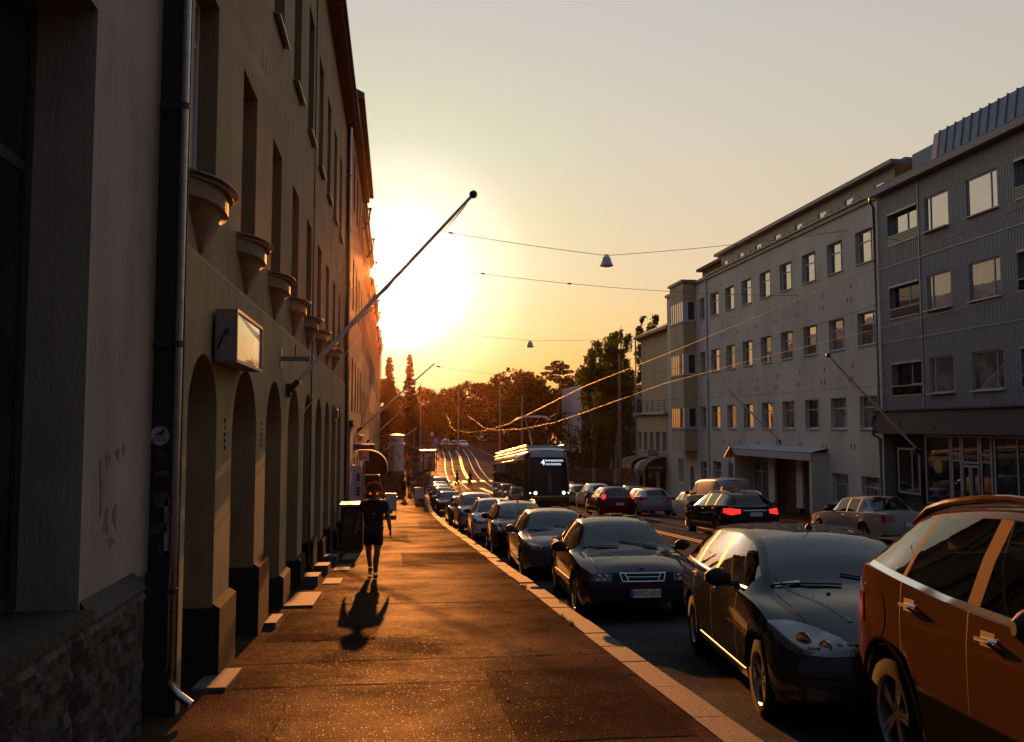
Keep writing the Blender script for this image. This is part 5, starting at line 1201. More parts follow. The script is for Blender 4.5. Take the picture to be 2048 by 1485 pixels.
# ---- side profiles
lerpf = lambda *p: lin(list(p))
def wagon(**k):
    S = dict(L=4.83, W=1.886, sill=.24, rt=.325, ra=.375, wheels=(.95, 3.80), cowl=1.18, wst=2.10, rgt=4.38, rgb=4.74, sw0=1.45, sw1=4.25,
        top=[(0, .74), (.2, .83), (.6, .93), (1.18, 1.03), (1.6, 1.27), (2.10, 1.445), (2.7, 1.50), (3.4, 1.49), (4.0, 1.455), (4.40, 1.40), (4.76, 1.03), (4.83, .98)],
        belt=[(0, .66), (.4, .76), (1.18, .93), (2.4, .985), (3.6, 1.02), (4.5, 1.03), (4.83, .97)],
        raily=[(0, .62), (.6, .70), (1.18, .735), (2.10, .60), (2.7, .60), (4.0, .58), (4.4, .56), (4.83, .66)],
        railz=[(0, .70), (.6, .86), (1.18, .965), (1.5, 1.14), (2.10, 1.385), (2.7, 1.435), (3.5, 1.42), (4.1, 1.37), (4.42, 1.26), (4.74, 1.0), (4.83, .97)],
        bf=.26, br=.14, nose=lerpf((.2, .06), (.45, 0), (.62, .03), (.8, .16), (1.1, .3)), tail=lerpf((.2, .1), (.5, 0), (.8, .05), (1.1, .10)),
        cuts=[1.62, 2.66, 3.58], pill=[(2.62, 2.72), (3.50, 3.58)], handles=[(2.42, .905), (3.40, .93)], mirror=(1.72, 1.06), seat=2.25, dash=.98,
        hl=([(.24, .70), (.5, .75), (.85, .79), (1.15, .81)], [(.24, .66), (.5, .63), (.85, .65), (1.15, .77)], R(38)), tl=([(.46, .98), (.7, 1.0), (1.0, 1.03)], [(.46, .80), (.7, .79), (1.0, .84)], R(33)),
        patches=[('grille', 'front', [(-.40, .70), (.40, .70)], [(-.34, .58), (.34, .58)], 'black_plastic'), ('lower_grille', 'front', [(-.62, .46), (.62, .46)], [(-.52, .33), (.52, .33)], 'black_plastic')])
    S.update(k); return S
def hatch(**k):
    S = dict(L=4.25, W=1.79, sill=.22, rt=.315, ra=.36, wheels=(.86, 3.48), cowl=1.05, wst=1.85, rgt=3.78, rgb=4.14, sw0=1.3, sw1=3.72,
        top=[(0, .72), (.2, .82), (.5, .91), (1.05, 1.0), (1.5, 1.26), (1.85, 1.415), (2.5, 1.475), (3.2, 1.455), (3.76, 1.39), (4.16, 1.02), (4.25, .95)],
        belt=[(0, .64), (.4, .75), (1.05, .91), (2.2, .955), (3.2, .99), (3.9, 1.01), (4.25, .93)],
        raily=[(0, .58), (.6, .67), (1.05, .70), (1.85, .58), (2.5, .58), (3.4, .565), (3.8, .55), (4.25, .62)],
        railz=[(0, .68), (.6, .86), (1.05, .94), (1.4, 1.13), (1.85, 1.36), (2.5, 1.41), (3.2, 1.385), (3.78, 1.28), (4.16, .99), (4.25, .94)],
        bf=.24, br=.14, nose=lerpf((.2, .05), (.45, 0), (.62, .02), (.8, .14), (1.1, .3)), tail=lerpf((.2, .08), (.5, 0), (.8, .04), (1.1, .10)),
        cuts=[1.46, 2.44, 3.22], pill=[(2.40, 2.49), (3.16, 3.23)], handles=[(2.20, .87), (3.02, .90)], mirror=(1.55, 1.02), seat=2.0, dash=.96,
        hl=([(.24, .69), (.5, .73), (.8, .76), (1.1, .78)], [(.24, .64), (.5, .60), (.8, .62), (1.1, .73)], R(36)), tl=([(.44, .98), (.92, 1.0)], [(.44, .78), (.92, .82)], R(30)),
        patches=[('grille', 'front', [(-.45, .66), (.45, .66)], [(-.43, .60), (.43, .60)], 'black_plastic'), ('lower_grille', 'front', [(-.60, .46), (.60, .46)], [(-.50, .30), (.50, .30)], 'black_plastic')])
    S.update(k); return S
def sedan(**k):
    S = dict(L=4.68, W=1.78, sill=.22, rt=.31, ra=.355, wheels=(.92, 3.58), cowl=1.28, wst=2.02, rgt=3.36, rgb=3.98, sw0=1.5, sw1=3.66,
        top=[(0, .70), (.15, .79), (.5, .85), (1.28, .965), (1.7, 1.21), (2.02, 1.36), (2.6, 1.415), (3.2, 1.385), (3.42, 1.335), (3.98, 1.04), (4.45, .99), (4.68, .94)],
        belt=[(0, .66), (.4, .74), (1.28, .88), (2.2, .925), (3.3, .955), (4.2, .955), (4.68, .90)],
        raily=[(0, .66), (.6, .69), (1.28, .70), (2.02, .565), (2.6, .565), (3.3, .55), (4.0, .64), (4.68, .68)],
        railz=[(0, .69), (.6, .82), (1.28, .90), (1.6, 1.08), (2.02, 1.31), (2.6, 1.355), (3.15, 1.32), (3.5, 1.17), (3.98, .99), (4.68, .91)],
        bf=.13, br=.10, nose=lerpf((.2, .04), (.45, 0), (.62, .03), (.8, .10), (1.1, .22)), tail=lerpf((.2, .06), (.5, 0), (.8, .03), (1.1, .10)),
        cuts=[1.58, 2.62, 3.50], pill=[(2.57, 2.66)], handles=[(2.38, .84), (3.30, .86)], mirror=(1.66, .99), seat=2.15, dash=.92,
        hl=([(.40, .69), (.80, .69)], [(.40, .585), (.80, .585)], R(14)), tl=([(.50, .90), (.78, .90)], [(.50, .74), (.78, .74)], R(15)), patches=[])
    S.update(k); return S
def suv(**k):
    S = dict(L=4.41, W=1.82, sill=.30, rt=.345, ra=.40, wheels=(.90, 3.54), cowl=1.10, wst=1.95, rgt=3.98, rgb=4.30, sw0=1.36, sw1=3.93,
        top=[(0, .86), (.2, .95), (.6, 1.05), (1.10, 1.13), (1.5, 1.38), (1.95, 1.575), (2.6, 1.64), (3.3, 1.62), (3.96, 1.55), (4.32, 1.14), (4.41, 1.06)],
        belt=[(0, .76), (.4, .87), (1.10, 1.03), (2.0, 1.06), (2.8, 1.10), (3.5, 1.17), (4.0, 1.20), (4.41, 1.05)],
        raily=[(0, .62), (.6, .70), (1.10, .73), (1.95, .60), (2.6, .60), (3.5, .575), (3.95, .55), (4.41, .62)],
        railz=[(0, .80), (.6, .98), (1.10, 1.06), (1.5, 1.28), (1.95, 1.51), (2.6, 1.57), (3.3, 1.54), (3.9, 1.42), (4.30, 1.10), (4.41, 1.04)],
        bf=.26, br=.20, nose=lerpf((.2, .06), (.5, 0), (.7, .02), (.9, .16), (1.2, .3)), tail=lerpf((.2, .1), (.55, 0), (.9, .05), (1.2, .12)),
        cuts=[1.50, 2.52, 3.30], pill=[(2.46, 2.58), (3.30, 3.345)], handles=[(2.24, .98), (3.10, 1.03)], mirror=(1.62, 1.14), seat=2.15, dash=1.08, mirpaint=0,
        hl=([(.25, .83), (.6, .89), (1.12, .94)], [(.25, .76), (.6, .73), (1.12, .86)], R(38)), tl=([(.45, 1.08), (.8, 1.11), (1.10, 1.03)], [(.45, .95), (.8, .86), (1.10, .84)], R(45)),
        patches=[('grille', 'front', [(-.40, .80), (.40, .80)], [(-.32, .66), (.32, .66)], 'black_plastic')])
    S.update(k); return S
def van(**k):
    S = dict(L=5.0, W=1.95, sill=.26, rt=.33, ra=.38, wheels=(.95, 3.95), cowl=.95, wst=1.75, rgt=4.93, rgb=4.94, sw0=1.2, sw1=2.25,
        top=[(0, .86), (.2, 1.0), (.6, 1.12), (.95, 1.2), (1.4, 1.62), (1.75, 1.86), (2.3, 1.95), (3.5, 1.96), (4.7, 1.93), (4.92, 1.86), (5.0, 1.70)],
        belt=[(0, .76), (.4, .9), (.95, 1.12), (2.2, 1.18), (3.6, 1.19), (5.0, 1.19)],
        raily=[(0, .6), (.5, .72), (.95, .78), (1.75, .74), (2.4, .76), (4.0, .77), (5.0, .76)],
        railz=[(0, .8), (.6, 1.03), (.95, 1.15), (1.4, 1.52), (1.75, 1.75), (2.4, 1.84), (4.0, 1.85), (4.8, 1.82), (5.0, 1.62)],
        bf=.22, br=.05, nose=lerpf((.2, .05), (.5, 0), (.8, .03), (1.1, .2)), tail=lerpf((.2, .05), (.5, 0), (1.5, .02), (1.9, .08)),
        cuts=[1.22, 2.32], pill=[], handles=[(2.1, 1.02)], mirror=(1.35, 1.28), seat=1.75, dash=1.18, beltin=.985,
        hl=([(.3, .86), (1.05, 1.0)], [(.3, .74), (1.05, .86)], R(35)), tl=([(.80, 1.25), (.95, 1.25)], [(.80, .85), (.95, .85)], R(10)), patches=[])
    S.update(k); return S
def boxcar(**k):     # square cut old saloon
    S = sedan(L=4.80, W=1.76, wheels=(.85, 3.62), cowl=1.42, wst=1.98, rgt=3.42, rgb=3.92, sw1=3.62,
        top=[(0, .80), (.15, .85), (.6, .90), (1.42, .97), (1.75, 1.23), (1.98, 1.37), (2.5, 1.42), (3.2, 1.415), (3.45, 1.37), (3.92, 1.0), (4.4, .97), (4.80, .94)],
        belt=[(0, .76), (.4, .82), (1.42, .89), (2.4, .915), (3.5, .925), (4.4, .92), (4.80, .90)],
        raily=[(0, .74), (.6, .74), (1.42, .73), (1.98, .61), (2.5, .61), (3.3, .60), (3.92, .69), (4.80, .74)],
        railz=[(0, .78), (.6, .86), (1.42, .91), (1.7, 1.09), (1.98, 1.325), (2.5, 1.37), (3.3, 1.355), (3.55, 1.20), (3.92, .95), (4.80, .92)],
        bf=.06, br=.05, cuts=[1.62, 2.60, 3.50], pill=[(2.56, 2.63), (3.22, 3.26)], handles=[(2.40, .82), (3.28, .82)], mirror=(1.72, 1.0),
        tl=([(.46, .86), (.80, .86)], [(.46, .66), (.80, .66)], R(8)))
    S.update(k); return S
# ================================================================ cars in place
def slope(y, h=2.0): return math.atan((gz(y+h)-gz(y-h))/(2*h))
def park(S, mat, name, label, cat, x, y, away=False, yaw=0, group=None, dz=0, **k):
    rot = (-PI/2 if away else PI/2)+R(yaw)
    return build_car(S, M[mat], name, label, cat, (x, y, crown(x, y)+.004+dz), rot, pitch=slope(y), group=group, **k)
def roof_rails(c, T, put, mat, x0=2.3, x1=4.1, m='grey_metal', h=.045, r=.018):
    for sg in (1, -1):
        pts = []
        for t in np.linspace(0, 1, 9):
            x = x0+(x1-x0)*t; p, d = c.hit('top', x, sg*(c.RYf(x)-.045)); pts.append(p+Vector((0, 0, h*math.sin(PI*t)**.35 if 0 < t < 1 else .0)))
        put('roof_rail', MB().tube(pts, r, 8), M[m])
def antenna(c, T, put, mat, x=2.3, y=0, lean=.10, L_=.34):
    p, d = c.hit('top', x, y); mb = MB(); mb.lathe([(.035, 0), (.03, .02), (.012, .035), (.006, .05)], 10, Matrix.Translation(p)); mb.tube([p+Vector((0, 0, .03)), p+Vector((lean, 0, L_))], [.006, .003], 6); put('antenna', mb, M['black_plastic'])
def strip_(nm, md, top, bot, m_):
    return (nm, md, top, bot, m_)
# --- the nearest: bronze crossover
def suv_extra(c, T, put, mat):
    roof_rails(c, T, put, mat, 1.85, 3.85, 'paint_bronze', .05, .024)
    for md in ('side2', 'side'):
        top = [(1.36, 1.085), (2.0, 1.092), (2.8, 1.13), (3.4, 1.19), (3.95, 1.245)]; bot = [(u, v-.028) for u, v in top]
        put('waist_moulding', c.patch(md, top, bot, 24, 1, .005), M['chrome'])
    fl = [(3.62+.10*math.cos(a), .93+.14*math.sin(a)) for a in [PI*k/8 for k in range(9)][::-1]]; flb = [(u, .93-(v-.93)) for u, v in fl]
    put('fuel_flap', c.patch('side2', fl, flb, 16, 6, .003), mat)
    a = c.S['wheels']
    for md in ('side2', 'side'):
        for xw in a:
            ra = c.S['ra']; pts = [(xw+(ra+.055)*math.cos(t), c.S['rt']+(ra+.055)*math.sin(t)) for t in np.linspace(PI, 0, 15)]; ptb = [(xw+(ra+.008)*math.cos(t), c.S['rt']+(ra+.008)*math.sin(t)) for t in np.linspace(PI*.98, .02*PI, 15)]
            rows = [];
            for (u, v), (u2, v2) in zip(pts, ptb):
                rr_ = []
                for t in (0, .5, 1):
                    p, d = c.hit(md, u+(u2-u)*t, max(v+(v2-v)*t, c.S['sill']+.02)); 
                    if p is None: p = Vector((u, 0, v)); 
                    rr_.append(p-d*(.004+.016*math.sin(PI*min(1, t+.2))))
                rows.append(rr_)
            put('wheel_arch_lip', MB().grid(rows), M['shade_black'], T, 80)  # arch lips blackened along with the shaded lower side
        put('sill_shade_strip', c.patch(md, [(1.36, .58), (3.08, .58)], [(1.36, .315), (3.08, .315)], 20, 3, .012), M['shade_black'])  # black strip added in place of the next car's shadow on the lower side
    put('bumper_shade_strip', c.patch('rear', [(-.84, .58), (.84, .58)], [(-.84, .36), (.84, .36)], 20, 3, .012), M['shade_black'])  # same black added across the tail, shade put into the colour
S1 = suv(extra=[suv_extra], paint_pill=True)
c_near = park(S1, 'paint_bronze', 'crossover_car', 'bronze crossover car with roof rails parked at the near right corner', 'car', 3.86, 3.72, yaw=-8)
c_near.scale = (1, 1, 1.06)
# --- dark estate with a wide windscreen
def mondeo_extra(c, T, put, mat):
    antenna(c, T, put, mat, 2.32)
    put('bonnet_badge_bar', c.patch('front', [(-.17, .765), (.17, .765)], [(-.16, .735), (.16, .735)], 8, 1, .012), M['chrome'])
    for sg in (1, -1):
        rows = []
        for t in np.linspace(0, 1, 12):
            x = .42+.95*t; y = sg*(.30+.30*t**1.2); p, d = c.hit('top', x, y); p2, d = c.hit('top', x, y+sg*.05); rows.append([p+Vector((0, 0, .001)), (p+p2)/2+Vector((0, 0, .010)), p2+Vector((0, 0, .001))])
        put('bonnet_crease', MB().grid(rows), mat, T, 60)
    p, d = c.hit('top', c.S['cowl']+.06, -.62); put('permit_sticker', MB().add([c.hit('top', c.S['cowl']+x, y)[0]+Vector((-.002, 0, .006)) for x, y in ((.06, -.68), (.06, -.44), (.10, -.44), (.10, -.68))] if False else [c.hit('top', c.S['cowl']+x, y)[0]+Vector((-.003, 0, .006)) for x, y in ((.07, .44), (.07, .66), (.12, .66), (.12, .44))], [(0, 1, 2, 3)]), M['plate_white'])
    for y in (-.28, .28):
        p, d = c.hit('top', 1.02, y); put('washer_jet', MB().lathe([(.02, 0), (.016, .012), (0, .016)], 8, Matrix.Translation(p)), M['black_plastic'])
    for md in ('side2', 'side'):
        top = [(.95+.42, .30), (3.35, .30)]; put('sill_trim', c.patch(md, [(1.36, .315), (3.36, .315)], [(1.36, .302), (3.36, .302)], 20, 1, .008), M['grey_metal'])
        tp = [(1.46, 1.0), (2.4, 1.013), (3.4, 1.04), (4.2, 1.065)]; put('window_trim', c.patch(md, tp, [(u, v-.014) for u, v in tp], 24, 1, .004), M['chrome'])
S2 = wagon(extra=[mondeo_extra], fog=([(.48, .40), (.72, .42)], [(.50, .33), (.72, .33)], R(20)), hl=([(.20, .69), (.45, .765), (.75, .82), (1.0, .84), (1.2, .83)], [(.20, .66), (.45, .64), (.75, .645), (1.0, .68), (1.2, .78)], R(38)), bulbs=(.45, .68),
     patches=[('grille', 'front', [(-.36, .70), (.36, .70)], [(-.22, .50), (.22, .50)], 'black_plastic'), ('lower_grille', 'front', [(-.40, .40), (.40, .40)], [(-.36, .27), (.36, .27)], 'black_plastic')])
park(S2, 'paint_graphite', 'estate_car', 'dark grey estate car with a short roof antenna, second in the kerbside row', 'car', 4.15, 8.15, yaw=-9)
# --- old dark saloon with the framed grille
def saab_extra(c, T, put, mat):
    def fr(top, bot, nm='grille_frame', m_='chrome', o=.014):
        put(nm, c.patch('front', top, bot, 10, 2, o), M[m_])
    put('grille', c.patch('front', [(-.33, .695), (.33, .695)], [(-.29, .575), (.29, .575)], 12, 3, .008), M['black_plastic'])
    fr([(-.335, .70), (.335, .70)], [(-.335, .686), (.335, .686)]); fr([(-.30, .588), (.30, .588)], [(-.30, .574), (.30, .574)]); fr([(-.24, .645), (.24, .645)], [(-.24, .636), (.24, .636)])
    for sg in (1, -1):
        a = sorted([(sg*.335, .70), (sg*.32, .70)]); b = sorted([(sg*.30, .575), (sg*.285, .575)]); rows = [[c.hit('front', sg*(y0-dy), z)[0]+Vector((-.014, 0, 0)) for dy in (0, .014)] for y0, z in ((.335, .70), (.32, .64), (.30, .575))]; put('grille_frame', MB().grid(rows), M['chrome'])
        rows = [[c.hit('front', sg*(y0-dy), z)[0]+Vector((-.014, 0, 0)) for dy in (0, .014)] for y0, z in ((.262, .69), (.245, .64), (.215, .585))]; put('grille_frame', MB().grid(rows), M['chrome'])
    p, d = c.hit('top', .16, 0); put('bonnet_badge', MB().lathe([(0, .006), (.03, .006), (.034, 0)], 16, Matrix.Translation(p)), M['grey_metal'])
    for md in ('side2', 'side'): put('side_moulding', c.patch(md, [(1.3, .50), (3.2, .50)], [(1.3, .43), (3.2, .43)], 20, 1, .012), M['black_plastic'])
S3 = sedan(extra=[saab_extra], plate=('RMZ-659', .415), platey=-.02, hl=([(.36, .69), (.60, .69), (.86, .68)], [(.36, .58), (.60, .578), (.86, .585)], R(20)), patches=[('bumper_strip', 'front', [(-.74, .53), (.74, .53)], [(-.74, .46), (.74, .46)], 'black_plastic')], mirror=(1.62, .97))
park(S3, 'paint_darkblue', 'saloon_car', 'dark blue saloon car with chrome grille and white number plate, third in the kerbside row', 'car', 3.68, 14.15, yaw=-4)
park(sedan(L=4.75, mirpaint=1, hl=([(.24, .69), (.6, .74), (1.15, .77)], [(.24, .61), (.6, .60), (1.15, .72)], R(35)), bf=.22), 'paint_grey', 'saloon_car', 'grey saloon car squeezed between the dark blue saloon and the railed estate', 'car', 3.62, 19.6, yaw=-2.5)
S5 = wagon(L=4.55, W=1.75, wheels=(.88, 3.50), rgt=4.12, rgb=4.46, sw1=4.05, cuts=[1.6, 2.55, 3.4], pill=[(2.5, 2.6), (3.34, 3.42)], handles=[(2.32, .90), (3.24, .92)], plan=[(0, .75), (.5, .85), (1.3, .875), (3.4, .875), (4.2, .85), (4.55, .76)],
      top=[(0, .76), (.2, .84), (.6, .93), (1.18, 1.02), (1.6, 1.26), (2.05, 1.43), (2.7, 1.48), (3.4, 1.47), (3.9, 1.45), (4.14, 1.41), (4.50, 1.03), (4.55, .98)], railz=[(0, .70), (.6, .86), (1.18, .96), (1.5, 1.13), (2.05, 1.37), (2.7, 1.42), (3.5, 1.41), (3.9, 1.37), (4.16, 1.26), (4.50, 1.0), (4.55, .97)], raily=[(0, .6), (.6, .68), (1.18, .70), (2.05, .58), (2.7, .58), (4.0, .57), (4.2, .55), (4.55, .62)], belt=[(0, .66), (.4, .76), (1.18, .92), (2.4, .97), (3.6, 1.0), (4.55, .96)],
      extra=[lambda c, T, p, m: roof_rails(c, T, p, m, 2.15, 3.95), lambda c, T, p, m: antenna(c, T, p, m, 2.15, 0, .04, .5)], plate=('XEI-204', .40))
park(S5, 'paint_black', 'estate_car', 'black estate car with arched roof rails and a mast antenna in the kerbside row', 'car', 3.66, 25.4, yaw=-3)
park(hatch(mirpaint=0, hl=([(.22, .69), (.6, .74), (1.12, .77)], [(.22, .62), (.6, .59), (1.12, .72)], R(35)), extra=[lambda c, T, p, m: roof_rails(c, T, p, m, 1.95, 3.5, 'chrome')]), 'paint_white', 'hatchback_car', 'white hatchback with dark headlamps just ahead of the black railed estate', 'car', 3.66, 31.6, yaw=-2)
park(wagon(L=4.4, W=1.8, wheels=(.9, 3.5), rgt=4.0, rgb=4.32, sw1=3.9, cuts=[1.6, 2.5, 3.3], pill=[(2.46, 2.56), (3.24, 3.32)], handles=[(2.3, .96), (3.15, .98)], top=[(0, .84), (.2, .92), (.6, 1.0), (1.15, 1.1), (1.6, 1.40), (2.0, 1.57), (2.7, 1.64), (3.6, 1.60), (4.02, 1.52), (4.34, 1.06), (4.4, 1.0)], belt=[(0, .72), (.4, .83), (1.15, 1.0), (2.4, 1.04), (3.6, 1.07), (4.4, 1.0)], railz=[(0, .78), (.6, .93), (1.15, 1.03), (1.5, 1.24), (2.0, 1.5), (2.7, 1.57), (3.6, 1.53), (4.05, 1.4), (4.34, 1.03), (4.4, 1.0)], raily=[(0, .6), (.6, .68), (1.15, .72), (2.0, .61), (2.7, .61), (4.0, .58), (4.4, .62)], plan=[(0, .77), (.5, .87), (1.3, .9), (3.3, .9), (4.0, .87), (4.4, .79)], mirror=(1.7, 1.12), dash=1.05, plate=('FLN-318', .42)), 'paint_silver', 'family_car', 'tall silver family car between the white hatchback and the black saloon', 'car', 3.62, 38.0)
park(sedan(), 'paint_black', 'saloon_car', 'black saloon half hidden behind the tall silver family car', 'car', 3.62, 45.2, detail=1)
park(sedan(L=4.6, W=1.82), 'paint_graphite', 'saloon_car', 'dark saloon standing alone before the far end of the kerbside row', 'car', 3.64, 58.2, detail=1)
park(wagon(L=4.83), 'paint_darkblue', 'estate_car', 'dark estate car right behind the lone dark saloon, far end of the kerbside row', 'car', 3.66, 64.4, detail=1)
park(hatch(), 'paint_silver', 'hatchback_car', 'small silver hatchback third from the far end of the kerbside row', 'car', 3.75, 70.2, detail=1)
park(hatch(), 'paint_white', 'hatchback_car', 'pale hatchback second from the far end of the kerbside row', 'car', 3.95, 75.6, detail=1)
park(suv(), 'paint_grey', 'crossover_car', 'grey crossover car at the far end of the kerbside row', 'car', 4.25, 81.0, detail=1)
# --- right of the tram
def taxi_extra(c, T, put, mat):
    roof_rails(c, T, put, mat, 2.2, 4.2, 'chrome', .05, .02)
    p, d = c.hit('top', 2.7, 0); o = put('taxi_sign', MB().add([(2.62, -.30, p.z), (2.78, -.30, p.z), (2.75, -.26, p.z+.15), (2.65, -.26, p.z+.15), (2.62, .30, p.z), (2.78, .30, p.z), (2.75, .26, p.z+.15), (2.65, .26, p.z+.15)], [(0, 3, 2, 1), (4, 5, 6, 7), (0, 4, 7, 3), (1, 2, 6, 5), (3, 7, 6, 2), (0, 1, 5, 4)]), M['taxi_sign'])
    L = c.S['L']; put('lettering', text_mb('TAKSI', .13, lambda u, v: (2.768+.004-.1*(v+.0)*.3, u, p.z+.072+v)), M['ink'], o)
    put('chrome_strip', c.patch('rear', [(-.40, .885), (.40, .885)], [(-.40, .85), (.40, .85)], 10, 1, .01), M['chrome'])
S6 = wagon(L=4.9, W=1.86, extra=[taxi_extra], tlm='brake_lit', rplate=('ORI-11', .74), tl=([(.36, .90), (.72, .94), (1.06, .93)], [(.36, .77), (.72, .72), (1.06, .80)], R(32)))
park(S6, 'paint_black', 'taxi', 'black taxi estate with lit red tail lights and an orange roof sign', 'taxi', 11.65, 28.9, away=True, glassm='car_glass_dark')
S7 = hatch(L=4.2, tlm='brake_lit', rplate=('KBS-907', .66), rgt=3.62, tl=([(.60, 1.12), (.80, 1.12)], [(.60, .90), (.80, .90)], R(25)), top=[(0, .78), (.2, .88), (.5, .96), (1.05, 1.06), (1.5, 1.33), (1.85, 1.48), (2.5, 1.54), (3.2, 1.53), (3.66, 1.47), (4.10, 1.02), (4.2, .95)])
park(S7, 'paint_red', 'hatchback_car', 'dark red hatchback with lit brake lights beside the tram', 'car', 10.85, 42.6, away=True, glassm='car_glass')
park(wagon(rplate=('TJL-552', .78), L=4.7, tl=([(.38, .98), (.72, 1.0), (1.06, .99)], [(.38, .87), (.72, .82), (1.06, .90)], R(35))), 'paint_silver', 'estate_car', 'silver estate car seen from behind, right of the red hatchback', 'car', 13.7, 45.8, away=True, glassm='car_glass_dark')
park(hatch(L=4.1, W=1.78), 'paint_white', 'hatchback_car', 'white hatchback parked right beyond the pale van across the street', 'car', 16.5, 45.9, away=True, glassm='car_glass_dark')
def van_extra(c, T, put, mat):
    L = c.S['L']; put('door_seam', c.patch('rear', [(-.006, 1.85), (.006, 1.85)], [(-.006, .45), (.006, .45)], 1, 10, .002), M['black_plastic'])
    put('brake_light', c.patch('rear', [(-.22, 1.84), (.22, 1.84)], [(-.22, 1.80), (.22, 1.80)], 4, 1, .006), M['ink'])
v_ = park(van(extra=[van_extra], tl=([(.84, 1.25), (.95, 1.25)], [(.84, .85), (.95, .85)], R(10)), tlm='tail_red'), 'paint_silver', 'panel_van', 'pale windowless panel van parked before the cream building', 'van', 16.1, 41.4, away=True, glassm='car_glass_dark'); v_.scale = (1, 1, 1.08)
park(boxcar(rplate=('JU-961', .58)), 'paint_beige', 'saloon_car', 'old boxy beige saloon car across the street before the blue grey building', 'car', 15.35, 26.2, away=True)
park(suv(), 'paint_green', 'crossover_car', 'dark crossover car behind the silver estate across the street', 'car', 15.3, 54.0, away=True, detail=1, glassm='car_glass_dark')
park(suv(), 'paint_white', 'crossover_car', 'white crossover car just right of the tram front, nearer one of two', 'car', 12.95, 54.6, away=True, detail=1)
park(hatch(), 'paint_silver', 'hatchback_car', 'pale silver hatchback close to the tram, behind the white crossover car', 'car', 13.2, 61.5, away=True, detail=1)
park(hatch(), 'paint_white', 'hatchback_car', 'farthest white hatchback in the queue right of the tram', 'car', 13.6, 68.0, away=True, detail=1)
park(suv(), 'paint_red', 'crossover_car', 'red crossover car on top of the rise at the crossing', 'car', 8.9, 153.0, detail=1)
park(sedan(), 'paint_black', 'saloon_car', 'dark car beside the red crossover on top of the rise', 'car', 10.8, 155.0, detail=1)
park(sedan(), 'paint_white', 'saloon_car', 'white saloon on top of the rise, right of the red crossover', 'car', 12.3, 155.5, detail=1)
